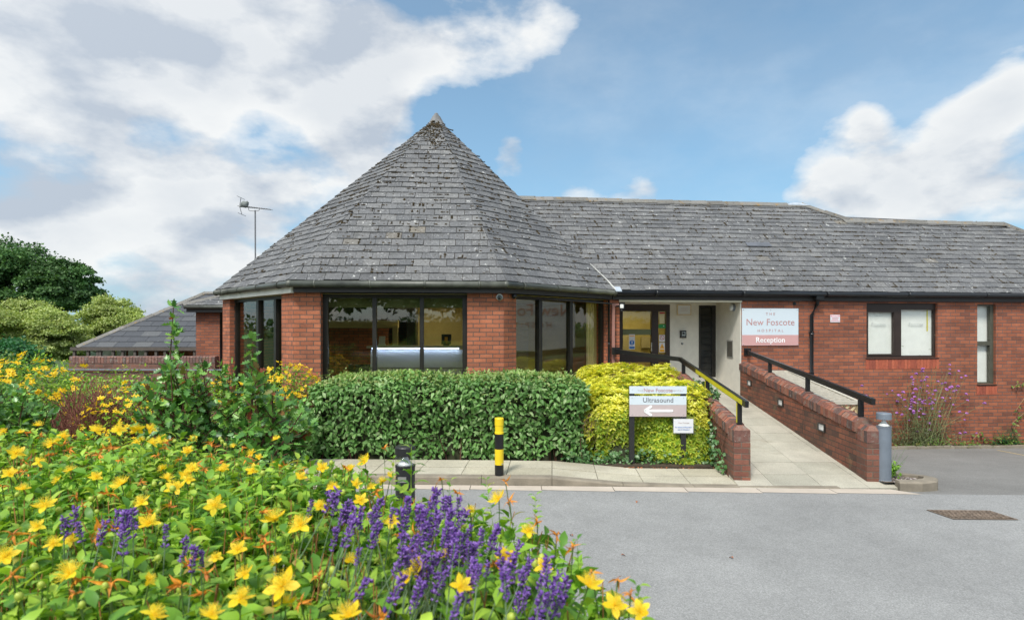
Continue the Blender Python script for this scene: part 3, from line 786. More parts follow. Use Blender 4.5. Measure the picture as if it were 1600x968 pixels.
mm = MB(); mm.box(pz.x, pz.y - .05, .4, .06, .05, 2.15, .115); mm.pbox((pz.x - .03, pz.y - .075, 2.50), (.16, .018, 0), (0, .05, 0), (0, 0, .055)); mm.build('cable_duct', 'pipe_pink', bld)

# ---- roofs
def slates(mb, A, B, lf, rf, up, L, gauge=.205, w=.30, miss=.0, jit=1.0):
    """courses of slates on the plane through A,B rising along up (unit) for L metres; lf/rf = bounds in u at slope height v"""
    e = (B - A).normalized(); n = e.cross(up).normalized()
    if n.z < 0: n = -n
    v = 0.0; r = 0
    while v < L - .02:
        v1 = min(v + gauge + .03, L)
        a0, b0, a1, b1 = lf(v), rf(v), lf(v1), rf(v1)
        off = (r % 2) * w / 2 + random.uniform(-.02, .02)
        u = math.floor(min(a0, a1) / w) * w - off
        while u < max(b0, b1):
            ua, ub = u + .003, u + w - .003 + random.uniform(-.006, .003)
            q0, q1 = max(ua, a0), min(ub, b0); q2, q3 = max(ua, a1), min(ub, b1)
            if q1 - q0 > .01 or q3 - q2 > .01:
                q1 = max(q1, q0 + .001) if q1 >= q0 else q0 + .001; q3 = max(q3, q2 + .001) if q3 >= q2 else q2 + .001
                # slates cut by the bound at one end keep a common edge there
                if ua < a0 and ub < a0: q0 = q1 = a0
                if ua > b0: q0 = q1 = b0
                if ub < a1: q2 = q3 = a1
                if ua > b1: q2 = q3 = b1
                dz = random.uniform(0, .006) * jit; dv = random.uniform(-.008, .008) * jit
                tl = random.uniform(-.004, .004) * jit
                bt = .021 + dz
                pb = [A + e * q0 + up * (v + dv), A + e * q1 + up * (v + dv + tl)]
                pt = [A + e * q2 + up * v1, A + e * q3 + up * v1]
                T0, T1, T2, T3 = pb[0] + n * bt, pb[1] + n * (bt + tl), pt[1] + n * .006, pt[0] + n * .006
                mb.poly([T0, T1, T2, T3]); mb.poly([pb[0], pb[1], T1, T0])
                mb.poly([pb[0], T0, T3, pt[0]]); mb.poly([pb[1], pt[1], T2, T1])
            u += w
        v += gauge; r += 1
def moss_on(mb, A, B, lf, rf, up, L, count, gauge=.205, w=.30, top_bias=False):
    e = (B - A).normalized(); n = e.cross(up).normalized()
    if n.z < 0: n = -n
    for _ in range(count):
        r = random.randint(1, int(L / gauge)); v = r * gauge + random.uniform(-.01, .01)
        if v > L: continue
        a, b = lf(v), rf(v)
        if b - a < .1: continue
        u = random.uniform(a, b); k = random.randint(1, 4); vert = random.random() < .45
        for q in range(k):
            rr = random.uniform(.012, .03); o = Vector((0, 0, 0))
            o = (up if vert else e) * (q * rr * 1.5)
            mb.ball(A + e * u + up * v + n * .018 + o, rr, 5, (1, 1, .55))
apex = Vector((C0.x, C0.y, APZ)); EZ = 2.83
roof = MB(); moss = MB(); deck = MB()
for i in range(8):
    A, B = P[i].copy(), P[(i + 1) % 8].copy(); A.z = B.z = EZ
    f = Facet(A, B); foot = (apex - A).dot(f.e); base = A + f.e * foot; sl = apex - base; L = sl.length; up = sl / L
    w = f.L
    lf = lambda v, foot=foot, L=L: foot * v / L
    rf = lambda v, foot=foot, L=L, w=w: w + (foot - w) * v / L
    A2 = A - up * .03; 
    slates(roof, A, B, lf, rf, up, L, gauge=.195, w=.29, jit=1.5)
    n = f.e.cross(up)
    deck.poly([A - n * .0 + up * .0, B, apex])
    if i < 3: moss_on(moss, A, B, lf, rf, up, L, 260)
    if i == 1:      # the dark mossy streak beneath the apex
        for _ in range(230):
            v = L - .35 - random.random() ** 1.6 * 1.15; hw_ = w / 2 * (L - v) / L; u = foot + max(-.85 * hw_, min(.85 * hw_, random.gauss(0, .13)))
            moss.ball(A + f.e * u + up * v + n * .02, random.uniform(.008, .03), 5, (1, 1, .5))
r1 = roof.build('roof', 'slate', bld); tag(r1, label='eight sided slate pyramid roof')
deck.build('roof_deck', 'soil', r1); tag(moss.build('moss', 'moss', r1), kind='stuff')
m = MB(); m.tube([apex - Vector((0, 0, .20)), apex - Vector((0, 0, .02)), apex + Vector((0, 0, .05)), apex + Vector((0, 0, .10))], [.235, .13, .09, .03], 8); m.ball(apex + Vector((0, 0, .08)), .055, 8); m.build('apex_cap', 'cap_dark', r1)
hip = P[3].copy(); hip.z = EZ
m = MB(); hd = (apex - hip); m.tube([hip + Vector((-.02, -.03, .01)), hip + hd * .045 + Vector((0, -.02, .035)), hip + hd * .13 + Vector((0, -.02, .035))], [.024, .013, .008], 6); m.build('valley_mortar', 'mortar', r1)
m = MB(); m.pbox(hip + Vector((-.05, -.10, -.03)), (.16, .02, 0), (-.02, .12, .10), (0, 0, .012)); m.build('lead_flashing', 'lead', r1)
# wing roof
PT = R(40); upW = WN * math.cos(PT) + Vector((0, 0, math.sin(PT))); nW = WE.cross(upW)
def wpx(x, y):
    p = onplane(x, y, W(0, 0, EZ), nW); q = p - WO; return q.dot(WE), q.dot(WN), p.z
dm = wpx(1110, 317.5)[1]; dl = wpx(1450, 348)[1]
s_me = wpx(1252, 320)[0]; s_lh = wpx(1330, 348)[0]; s_le = wpx(1565, 349)[0]
Lm, Ll = dm / math.cos(PT), dl / math.cos(PT)
s_end = s_le + dl; 
print('WING', dm, dl, s_me, s_lh, s_le, s_end)
roof = MB(); deck = MB(); moss = MB()
A, B = W(0, 0, EZ), W(s_end, 0, EZ)
lfW = lambda v: -.713 * v * math.cos(PT)
def rfW(v):
    d = v * math.cos(PT)
    if d <= dl: return s_end - d * (s_end - s_le) / dl
    return s_lh + (s_me - s_lh) * (d - dl) / (dm - dl)
nl = round(Ll / .2); g = Ll / nl
slates(roof, A, B, lfW, rfW, upW, Lm, gauge=g, w=.31, jit=1.5)
moss_on(moss, A, B, lfW, rfW, upW, Lm, 900, gauge=g)
zl, zm = EZ + dl * math.tan(PT), EZ + dm * math.tan(PT)
deck.poly([W(0, 0, EZ - .01), W(s_end, 0, EZ - .01), W(s_le, dl, zl - .01), W(-.713 * dl, dl, zl - .01)])
deck.poly([W(-.713 * dl, dl, zl - .01), W(s_lh, dl, zl - .01), W(s_me, dm, zm - .01), W(-.713 * dm, dm, zm - .01)])
# back slopes and end hips
upB = -WN * math.cos(PT) + Vector((0, 0, math.sin(PT)))
slates(roof, W(s_end, 2 * dl, EZ), W(0, 2 * dl, EZ), lambda v: v * math.cos(PT), lambda v: s_end - s_lh - .2, upB, Ll)
slates(roof, W(s_lh + .4, 2 * dm, EZ), W(-3, 2 * dm, EZ), lambda v: v * math.cos(PT) * (s_lh - s_me + .4) / dm, lambda v: s_lh + 3.4, upB, Lm)
upE = (-WE * math.cos(PT) + Vector((0, 0, math.sin(PT)))).normalized()
kk = (s_end - s_le); LE = math.hypot(kk, zl - EZ); upE = (-WE * kk + Vector((0, 0, zl - EZ))) / LE
slates(roof, W(s_end, 0, EZ), W(s_end, 2 * dl, EZ), lambda v: v / LE * dl, lambda v: 2 * dl - v / LE * dl, upE, LE)
kk = (s_lh - s_me); LE2 = math.hypot(kk, zm - zl); upE2 = (-WE * kk + Vector((0, 0, zm - zl))) / LE2
slates(roof, W(s_lh, dl, zl), W(s_lh, dl + 2 * (dm - dl), zl), lambda v: v / LE2 * (dm - dl), lambda v: (2 - v / LE2) * (dm - dl), upE2, LE2)
r2 = roof.build('roof', 'slate', bld); tag(r2, label='long slated wing roof with a stepped ridge')
deck.build('roof_deck', 'soil', r2); tag(moss.build('moss', 'moss', r2), kind='stuff')
def ridge(p, q, mat='ridge_tile', parent=r2, L=.46, hw=.13, dn=.085, skip=()):
    p, q = Vector(p), Vector(q); e = (q - p); n = max(1, int(e.length / L)); e = e / n; side = e.cross(Vector((0, 0, 1))).normalized(); u = side.cross(e).normalized()
    if u.z < 0: u = -u
    mm = MB()
    for k in range(n):
        a = p + e * k + u * random.uniform(-.004, .01); b = p + e * (k + 1.03) + u * (random.uniform(-.004, .004) + .012)
        for sgn in (1, -1):
            s = side * sgn
            pts = [a + u * .03, b + u * .03, b + s * hw - u * dn, a + s * hw - u * dn]
            mm.solid([x - u * .02 for x in (pts if sgn > 0 else pts[::-1])], (pts if sgn > 0 else pts[::-1]))
    return mm.build('ridge_tiles', mat, parent)
ridge(W(-.713 * dm, dm, zm + .03), W(s_me, dm, zm + .03)); ridge(W(s_lh - .2, dl, zl + .03), W(s_le, dl, zl + .03))
ridge(W(s_lh, dl, zl + .04), W(s_me, dm, zm + .04), hw=.10, dn=.05); ridge(W(s_end, 0, EZ + .02), W(s_le, dl, zl + .03), hw=.10, dn=.05)
m = MB(); pm = W(s_me, dm, zm); m.solid([pm + Vector((-.55, -.12, 0)), pm + Vector((.18, -.10, -.01)), pm + Vector((.18, .12, -.01)), pm + Vector((-.55, .12, 0))], [pm + Vector((-.25, -.02, .085)), pm + Vector((-.12, -.02, .09)), pm + Vector((-.12, .02, .09)), pm + Vector((-.25, .02, .085))]); m.build('lead_saddle', 'lead', r2)
for (xx, yy, ln) in ((1168, 385, .62), (1185, 385, .3)):
    p = onplane(xx, yy, W(0, 0, EZ + .03), nW); m = MB(); m.pbox(p + nW * .012, WE * ln, upW * .17, nW * .01); m.build('replacement_slate', 'slate_new', r2) if 'slate_new' in MATS else None

# ---- porch
m = MB()
FS = Facet(W(s_por, .155, 0), W(s_por, 1.29, 0))    # side wall runs back into the porch
m.pbox(W(s_por - .02, .152, .45), WE * .02, WN * 1.14, (0, 0, 2.2)); m.build('porch_side_wall', 'render_white', bld)
dx0, dx1 = FB.px(962)[0], FB.px(1046.5)[0]; lz0, lz1 = FB.px(1100, 588.7)[1], FB.px(1100, 477)[1]
lx0, lx1 = FB.px(1091.8)[0], FB.px(1119.4)[0] - .02
dz1 = FB.px(1010, 475.5)[1]
lx1 = min(lx1, 2.83)
m = MB(); FB.walls(m, .12, s_por + .3, .45, 2.66, 0, .12, [(dx0, dx1, .45, dz1), (lx0, lx1, lz0, lz1)]); m.build('porch_back_wall', 'render_white', bld)
m = MB(); m.poly([W(.1, .10, 2.655), W(.1, 1.3, 2.655), W(s_por, 1.3, 2.655), W(s_por, .10, 2.655)]); m.pbox(W(.1, .112, 2.60), WE * (s_por - .1), WN * .04, (0, 0, .05)); m.build('porch_ceiling', 'ceiling', bld)
# doors: dark frame, wide leaf, narrow side light
du = lambda x: FB.px(x, 500, .0)[0]
dzz = lambda y: FB.px(1010, y)[1]
door = MB()
fx = [dx0, du(973), du(1018), du(1028.5), du(1040.5), dx1]
FB.box(door, fx[0], fx[5], -.01, .08, dzz(486), dz1)
FB.box(door, fx[0], fx[1] , -.01, .08, .45, dzz(486) - .001); FB.box(door, fx[2], fx[3], -.012, .08, .45, dzz(486) - .001); FB.box(door, fx[4], fx[5], -.01, .08, .45, dzz(486) - .001)
FB.box(door, fx[1], fx[2], -.008, .07, dzz(565.5), dzz(553)); FB.box(door, fx[3], fx[4], -.008, .07, dzz(565.5), dzz(553)); FB.box(door, fx[1], fx[2], -.008, .07, .46, .55); FB.box(door, fx[3], fx[4], -.008, .07, .46, .55)
dr = door.build('door', 'frame_brown', bld)
for a, b, y0, y1 in ((1, 2, 486, 553), (3, 4, 486, 553), (1, 2, 565.5, 590), (3, 4, 565.5, 590)):
    g = MB(); FB.box(g, fx[a], fx[b], .03, .036, dzz(y1) if y1 < 580 else .55, dzz(y0)); g.build('pane', 'glass_door', dr) if 'glass_door' in MATS else g.build('pane', 'glass', dr)
m = MB(); FB.box(m, du(1016), du(1017.5), -.06, -.03, dzz(548), dzz(535)); FB.box(m, du(1016), du(1017.5), -.031, -.01, dzz(547), dzz(546)); m.build('handle', 'chrome', dr)
m = MB(); FB.box(m, fx[1], fx[2], .026, .0285, dzz(523), dzz(514)); m.build('privacy_band', 'blind_green', dr)
m = MB()     # louvre window
FB.box(m, lx0, lx0 + .04, -.01, .06, lz0, lz1); FB.box(m, lx1 - .09, lx1, -.01, .06, lz0, lz1); FB.box(m, lx0 + .04, lx1 - .09, -.01, .06, lz1 - .04, lz1); FB.box(m, lx0 + .04, lx1 - .09, -.01, .06, lz0, lz0 + .04)
lw = m.build('louvre_window', 'frame_dark', bld)
n = 11
for k in range(n):
    z = lz0 + .05 + (lz1 - lz0 - .1) * k / n; g = MB(); h = (lz1 - lz0 - .1) / n
    g.pbox(FB.pt(lx0 + .041, .0, z + .002), FB.e * (lx1 - lx0 - .132), FB.n * .006 , FB.n * .03 + Vector((0, 0, h - .004))); g.build('louvre', 'louvre_glass' if 'louvre_glass' in MATS else 'black_satin', lw)
m = MB(); FB.box(m, lx0, lx1, .10, .11, lz0, lz1); m.build('backing', 'black_satin', lw)

# ---- interior of the round reception and the lobby
m = MB(); m.poly([(p.x, p.y, .50) for p in Q]); m.build('reception_floor', 'carpet', bld)
m = MB(); m.poly([(p.x, p.y, 2.63) for p in reversed(Q)]); m.build('reception_ceiling', 'plaster', bld)
m = MB(); m.pbox((-2.45, 14.3, .5), (4.3, 0, 0), (0, .12, 0), (0, 0, 2.12)); m.build('inner_wall', 'plaster', bld)
m = MB(); m.pbox((-5.6, 13.9, .5), (2.6, .2, 0), (0, .12, 0), (0, 0, 2.12)); m.build('inner_brick_wall', 'brick_drum', bld)
m = MB(); m.pbox((-5.3, 12.9, 2.22), (3.15, .2, 0), (0, .1, 0), (0, 0, .40)); m.pbox((-2.35, 13.0, .5), (.2, 0, 0), (0, .3, 0), (0, 0, 2.1)); m.build('bulkhead', 'black_satin', bld)
m = MB(); m.pbox((-5.0, 13.2, 2.04), (2.4, .1, 0), (0, .1, 0), (0, 0, .17)); m.pbox((-2.72, 13.25, .5), (.12, 0, 0), (0, .06, 0), (0, 0, 1.6)); m.build('lintel', 'plaster', bld)
m = MB(); m.pbox((-.60, 14.27, .5), (1.0, 0, 0), (0, .03, 0), (0, 0, 1.62)); m.build('cupboard_door', 'ceiling', bld)
m = MB(); FF.box(m, uF1 + .02, uF2 - .02, .32, .345, 2.40, 2.64); m.build('roller_blind', 'blind_green', bld)
m = MB(); f = FR
u0 = FR.px(896, d=.3)[0]; k = 0
for k in range(9):
    uu = FR.px(919, d=.3)[0] + k * .045; m.tube([FR.pt(uu, .32 + (k % 2) * .03, .5), FR.pt(uu, .32 + (k % 2) * .03, 2.6)], .034, 8)
m.build('curtain', 'curtain', bld, smooth=True)
m = MB(); m.pbox(W(.15, 3.4, .5), WE * 2.6, WN * .1, (0, 0, 2.1)); m.pbox(W(2.75, 1.45, .5), WE * .1, WN * 1.95, (0, 0, 2.1)); m.pbox(W(.12, 1.45, .5), WE * .1, WN * 1.95, (0, 0, 2.1)); m.pbox(W(.12, 1.45, 2.62), WE * 2.7, WN * 2.0, (0, 0, .03)); m.build('lobby_wall', 'lobby_wall' if 'lobby_wall' in MATS else 'plaster', bld)
m = MB(); m.pbox(W(.9, 3.3, 1.2), WE * .5, WN * .09, (0, 0, .8)); m.pbox(W(1.7, 3.3, 1.5), WE * .35, WN * .09, (0, 0, .3)); m.build('lobby_noticeboard', 'ceiling', bld)
m = MB(); m.pbox(W(.15, 1.45, .48), WE * 2.6, WN * 2, (0, 0, .02)); m.build('lobby_floor', 'carpet', bld)
# ------------------------------------------------------------------ ramp walls
def P3(X0, Y, z): x, y = rp(X0, Y); return Vector((x, y, z))
def coping(mb, A, B, w=.235, hz=.125, ht=.185, unit=.079, chamf=.062):
    """bricks on edge with both top edges splayed, laid from A to B (centre line of their underside)"""
    A, B = Vector(A), Vector(B); d = B - A; hd = Vector((d.x, d.y, 0)).normalized(); s = Vector((-hd.y, hd.x, 0))
    n = max(1, round(Vector((d.x, d.y, 0)).length / unit)); st = d / n
    for k in range(n):
        j = s * random.uniform(-.004, .004) + Vector((0, 0, random.uniform(-.003, .004)))
        a = A + st * k + st * .06 + j; b = A + st * (k + 1) - st * .06 + j
        pr = [(-w / 2, 0), (w / 2, 0), (w / 2, hz), (w / 2 - chamf, ht), (-w / 2 + chamf, ht), (-w / 2, hz)]
        ra = [a + s * x + Vector((0, 0, z)) for x, z in pr]; rb = [b + s * x + Vector((0, 0, z)) for x, z in pr]
        m = len(pr)
        for q in range(m):
            t = (q + 1) % m; mb.poly([ra[q], rb[q], rb[t], ra[t]])
        mb.poly(ra); mb.poly(rb[::-1])
def wall_seg(mb, A, B, w, za, zb, bot):
    A, B = Vector(A), Vector(B); d = (B - A); d.z = 0; s = Vector((-d.y, d.x, 0)).normalized() * w / 2
    mb.solid([Vector((p.x, p.y, bot)) for p in (A - s, B - s, B + s, A + s)], [Vector((A.x - s.x, A.y - s.y, za)), Vector((B.x - s.x, B.y - s.y, zb)), Vector((B.x + s.x, B.y + s.y, zb)), Vector((A.x + s.x, A.y + s.y, za))])
rwall = empty('ramp_wall', P3(4.765, 9.5, 0), 'sloping brick ramp wall with brick on edge coping and set in lights, right of the path', 'wall')
m = MB(); cp = MB(); bed = MB()
segs = [(7.905, 9.55), (9.56, 11.23), (11.24, 12.82)]
for ya, yb in segs:
    wall_seg(m, P3(4.765, ya + .004, 0), P3(4.765, yb - .004, 0), 0.205, rampz(ya) + .575, rampz(yb) + .553, -.72)
    wall_seg(bed, P3(4.765, ya + .006, 0), P3(4.765, yb - .006, 0), .190, rampz(ya) + .590, rampz(yb) + .570, rampz(ya) + .50)
    coping(cp, P3(4.765, ya + .006, rampz(ya) + .586), P3(4.765, yb - .006, rampz(yb) + .564))
m.build('wall_body', 'brick_ramp', rwall); bed.build('mortar_bed', 'mortar_dark', rwall); cp.build('coping', 'coping_brick', rwall)
def end_pier(parent, X0, y0, y1, w, h, bot):
    mm = MB(); A, B = P3(X0, y0, 0), P3(X0, y1, 0); wall_seg(mm, A, B, w, h, h, bot); pr = mm.build('end_pier', 'brick_pier', parent)
    mm = MB(); wall_seg(mm, P3(X0, y0 + .006, 0), P3(X0, y1 - .004, 0), w - .012, h + .009, h + .009, h - .01); mm.build('mortar_bed', 'mortar_dark', pr)
    mm = MB(); n = 3; L = y1 - y0 - .01
    for k in range(n):
        a = y0 + .002 + L * k / n; b = y0 + L * (k + 1) / n - .007; z = h + .009; hw = w / 2 + .002
        lo = [P3(X0 - hw, a, z), P3(X0 + hw, a, z), P3(X0 + hw, b, z), P3(X0 - hw, b, z)]; mi = [p + Vector((0, 0, .155)) for p in lo]
        f = .055 if k == 0 else 0
        up = [P3(X0 - hw + .06, a + f, z + .24 - .03), P3(X0 + hw - .06, a + f, z + .21), P3(X0 + hw - .06, b, z + .21), P3(X0 - hw + .06, b, z + .21)]
        mm.solid(lo, mi); mm.solid(mi, up)
    mm.build('cap', 'coping_brick', pr)
end_pier(rwall, 4.765, 7.63, 7.895, .214, .525, -.3)
lwall = empty('ramp_wall', P3(3.04, 9.5, 0), 'sloping brick ramp wall half grown over with ivy, between the golden shrub and the path', 'wall')
m = MB(); cp = MB(); bed = MB()
YB = 11.30; B1 = P3(3.04, YB, 0); B2 = Vector((2.30, 12.18, 0))
wall_seg(m, P3(3.04, 7.955, 0), P3(3.04, YB, 0), .205, rampz(7.95) + .545, rampz(YB) + .60, -.1)
wall_seg(m, B1, B2, .205, rampz(YB) + .60, 1.13, -.1)
coping(cp, P3(3.04, 7.96, rampz(7.95) + .553), P3(3.04, YB, rampz(YB) + .606)); coping(cp, B1 + Vector((-.05, .06, rampz(YB) + .606)), B2 + Vector((0, 0, 1.135)))
m.build('wall_body', 'brick_ramp', lwall); cp.build('coping', 'coping_brick', lwall)
end_pier(lwall, 3.038, 7.685, 7.95, .214, .525, -.1)
# square lights set in the right ramp wall
En = Vector((.9977, -.068, 0)); lp = P3(4.765 - .1025, 7.7, 0)
lab = ['small black framed light set in the ramp wall nearest the road', 'small black framed light set in the middle stretch of the ramp wall', 'small black framed light set in the ramp wall nearest the porch']
fd = Vector((.068, .9977, 0))
for i, (x, y) in enumerate(((1284.7, 667), (1220.5, 628.5), (1171.5, 598))):
    p = onplane(x, y, lp, En); t = empty('wall_light', p, lab[i], 'wall light', 'lights set in the ramp wall')
    m = MB(); h, w2 = .062, .115
    for a, b, c, d2 in ((-w2, w2, -h, -h + .018), (-w2, w2, h - .018, h), (-w2, -w2 + .025, -h + .018, h - .018), (w2 - .025, w2, -h + .018, h - .018)):
        m.pbox(p - En * .022 + fd * a + Vector((0, 0, c)), fd * (b - a), En * .04, (0, 0, d2 - c))
    m.build('frame', 'black_metal', t)
    m = MB(); m.pbox(p - En * .012 - fd * (w2 - .025) + Vector((0, 0, -h + .018)), fd * (2 * w2 - .05), En * .02, (0, 0, 2 * h - .036)); m.build('lens', 'lamp_white', t)

# ------------------------------------------------------------------ handrails
def rail(name, pts, posts, lab, tape=None, brk=None):
    t = empty(name, pts[0] * 1.0, lab, 'handrail'); t.location.z = 0
    mm = MB()
    for a, b in zip(pts[:-1], pts[1:]): mm.bar(a, b, .05, .082)
    mm.build('rail', 'black_metal', t)
    for (p, zb, zt) in posts:
        mm = MB(); mm.pbox(Vector((p.x, p.y, zb)) - En * .032 - fd * .02, En * .064, fd * .04, (0, 0, zt - zb)); mm.build('post', 'black_metal', t)
    if brk is not None:
        mm = MB(); mm.box(brk.x, brk.y, brk.z - .075, .16, .03, .15, .11); mm.build('bracket', 'black_metal', t)
    return t
def railpt(X0, x, y):
    Y = (X0 - .068 * 7.7) / ((x - CX) / F - .068); return at(x, y, Y)
r0, r1_ = railpt(4.765, 1365, 627.5), railpt(4.765, 1172, 551)
posts = []
for x in (1345, 1262, 1203):
    Y = (4.765 - .068 * 7.7) / ((x - CX) / F - .068); q = P3(4.765, Y, 0); f_ = (Y - r0.y) / (r1_.y - r0.y)
    posts.append((q, rampz(Y) + .66, r0.z + (r1_.z - r0.z) * f_ - .03))
bk = onplane(1168, 549, W(0, .13, 0), WN)
rail('handrail', [r0, r1_, bk + Vector((0, -.03, 0))], posts, 'black metal handrail on posts above the right hand ramp wall', brk=bk)
l0, l1 = railpt(3.04, 1167, 631.5), railpt(3.04, 1063, 561)
bk2 = onplane(962, 548, Vector((2.2, 12.25, 0)), Vector((.1, -1, 0)).normalized())
posts = []
for x in (1155, 1105, 1068):
    Y = (3.04 - .068 * 7.7) / ((x - CX) / F - .068); q = P3(3.04, Y, 0); f_ = (Y - l0.y) / (l1.y - l0.y)
    posts.append((q, rampz(Y) + .66, l0.z + (l1.z - l0.z) * f_ - .03))
lr = rail('handrail', [l0, l1, bk2 + Vector((0, -.04, 0))], posts, 'bent black handrail with yellow tape along its side, left of the path', brk=bk2)
m = MB(); a, b = l0 + (l1 - l0) * .03, l0 + (l1 - l0) * .66; m.pbox(a - En * .0275 - Vector((0, 0, .034)), b - a, En * .002, (0, 0, .062)); m.build('yellow_tape', 'yellow_tape', lr)
q, zb, zt = posts[0]; m = MB(); m.pbox(Vector((q.x, q.y, zb + .08)) - En * .0345 - fd * .018, En * .002, fd * .036, (0, 0, zt - zb - .1)); m.build('yellow_tape', 'yellow_tape', lr)
q, zb, zt = posts[1]; m = MB(); m.pbox(Vector((q.x, q.y, zb + .05)) - En * .0345 - fd * .018, En * .002, fd * .036, (0, 0, zt - zb - .07)); m.build('yellow_tape', 'yellow_tape', lr)

# ------------------------------------------------------------------ signs
def board(f, x0, x1, y0, y1, mat, parent, name, d=-.012, th=.008, xm=None):
    u0, u1 = f.px(x0, 500, d)[0], f.px(x1, 500, d)[0]; xm = xm or (x0 + x1) / 2
    z1, z0 = f.px(xm, y0, d)[1], f.px(xm, y1, d)[1]
    mm = MB(); f.box(mm, u0, u1, d, d + th, z0, z1); mm.build(name, mat, parent); return u0, u1, z0, z1
sgn = empty('wall_sign', FW.pt(FW.px(1203)[0], 0, FW.px(1203, 539)[1]), 'white and pink hospital sign reading The New Foscote Hospital Reception on the brick wall', 'sign')
u0, u1, z0, z1 = board(FW, 1159.5, 1247.5, 481.5, 539.5, 'sign_white', sgn, 'board', -.022, .010)
zs = FW.px(1203, 523, -.02)[1]
m = MB(); FW.box(m, u0 + .001, u1 - .001, -.0245, -.0222, z0 + .001, zs); m.build('pink_band', 'sign_pink', sgn)
c = (u0 + u1) / 2; H = z1 - z0; ez = (0, 0, 1)
def tx(f, name, s, u, z, size, mat, par, d, sp=1.0, bold=0.0): return text_mesh(name, s, f.pt(u, d, z), f.e, ez, size, mat, par, space=sp, bold=bold)
zt = lambda y: FW.px(1203, y, -.02)[1]
tx(FW, 'lettering', 'THE', c, zt(490.5), .085, 'text_pink', sgn, -.024, 1.7)
tx(FW, 'lettering', 'New Foscote', c, zt(503.5), .205, 'text_pink', sgn, -.024, 1.02)
tx(FW, 'lettering', 'HOSPITAL', c, zt(516.3), .085, 'text_pink', sgn, -.024, 1.75)
tx(FW, 'lettering', 'Reception', c, zt(531), .165, 'text_white', sgn, -.0262, 1.02, .002)
m = MB()
for uu in (u0 + .03, c, u1 - .03):
    for z in (z0 + .025, z1 - .03): m.ball(FW.pt(uu, -.026, z), .011, 6)
m.build('screws', 'chrome', sgn)
# small red and white notice
sg = empty('warning_plate', FW.pt(FW.px(1305)[0], 0, FW.px(1305, 503)[1]), 'small white plate with red lines on the brick wall beside the downpipe', 'notice')
u0, u1, z0, z1 = board(FW, 1297.5, 1312.5, 491.5, 503, 'paper', sg, 'plate', -.010, .006)
m = MB(); h = z1 - z0; FW.box(m, u0 + .008, u1 - .008, -.012, -.0102, z1 - .042, z1 - .012); FW.box(m, u0 + .008, u1 - .008, -.012, -.0102, z0 + .02, z0 + .035); m.build('red_band', 'pink_ink', sg)
tx(FW, 'lettering', 'WARNING', (u0 + u1) / 2, z1 - .027, .03, 'text_white', sg, -.0125)
m = MB()
for k in range(3): FW.box(m, u0 + .03 + .012 * (k % 2), u1 - .03 - .01 * k, -.0115, -.0102, z1 - .07 - .022 * k, z1 - .063 - .022 * k)
m.build('small_print', 'red_ink', sg)
v = empty('vent_outlet', FW.pt(FW.px(1241)[0], 0, FW.px(1241, 474)[1]), 'small round dark vent high on the brick wall above the big sign', 'vent')
m = MB(); a = FW.pt(FW.px(1241)[0], -.02, FW.px(1241, 474)[1]); m.tube([a, a + WN * .05], .036, 12); m.build('vent_ring', 'black_satin', v); m = MB(); m.tube([a - WN * .004, a + WN * .0], .026, 12); m.build('vent_grille', 'black_metal', v)

# directional sign in front of the golden shrub
SY = 8.60
ds = empty('direction_sign', at(1028, 724, SY), 'two post sign reading Ultrasound with a white arrow, in front of the golden shrub', 'sign'); ds.location.z = 0
FD = Facet((0, SY, 0), (1, SY - .02, 0))
for x0, x1 in ((983.5, 991.3), (1064.2, 1072)):
    u0, u1 = FD.px(x0, 600, .02)[0], FD.px(x1, 600, .02)[0]; m = MB(); FD.box(m, u0, u1, .02, .09, -.05, FD.px(1028, 604)[1]); m.build('post', 'black_satin', ds)
zf = lambda y: FD.px(1028, y)[1]
u0, u1, z0, z1 = board(FD, 983.5, 1073, 603, 614.6, 'sign_white', ds, 'top_panel', 0, .012); c = (u0 + u1) / 2
tx(FD, 'lettering', 'New Foscote', c - .0, zf(609.4), .078, 'text_pink', ds, -.002)
tx(FD, 'lettering', 'THE', c - .262, zf(609.8), .032, 'text_faint', ds, -.002, 1.5); tx(FD, 'lettering', 'HOSPITAL', c + .265, zf(609.8), .032, 'text_faint', ds, -.002, 1.4)
u0, u1, z0, z1 = board(FD, 983.5, 1072.5, 618.3, 632, 'sign_white', ds, 'white_panel', 0, .012)
tx(FD, 'lettering', 'Ultrasound', c, zf(624.8), .10, 'text_grey', ds, -.002)
u0, u1, z0, z1 = board(FD, 983.5, 1072.5, 632.1, 650.3, 'sign_mauve', ds, 'arrow_panel', .001, .011)
m = MB(); ya = zf(641.3); xa, xb = FD.px(1006.5)[0], FD.px(1050)[0]
m.bar(FD.pt(xa, -.003, ya), FD.pt(xb, -.003, ya), .004, .036); m.ball(FD.pt(xb, -.003, ya), .018, 8, (1, .15, 1))
for sgn_ in (1, -1):
    q = FD.pt(xa + .10, -.003, ya + sgn_ * .062); a = FD.pt(xa + .004, -.004, ya)
    m.bar(a, q, .004, .036, up=(0, 0, 1)); m.ball(q, .018, 8, (1, .15, 1))
m.build('arrow', 'text_white', ds)
m = MB()
for x in (988, 1068):
    for y in (608, 621, 647): m.ball(FD.pt(FD.px(x)[0], -.002, zf(y)), .006, 6)
m.build('screws', 'chrome', ds)
nt_ = empty('paper_notice', at(1068, 677, SY - .03), 'printed white sheet in a clear sleeve pinned to the right post under the direction sign', 'notice')
FN = Facet((0, SY - .0, 0), (1, SY - .02, 0))
board(FN, 1050, 1087, 650.6, 678.5, 'sleeve', nt_, 'sleeve', .004, .002)
board(FN, 1052.5, 1083.3, 654, 676, 'paper', nt_, 'sheet', -.002, .004)
zn = lambda y: FN.px(1068, y)[1]; cu = FN.px(1068)[0]
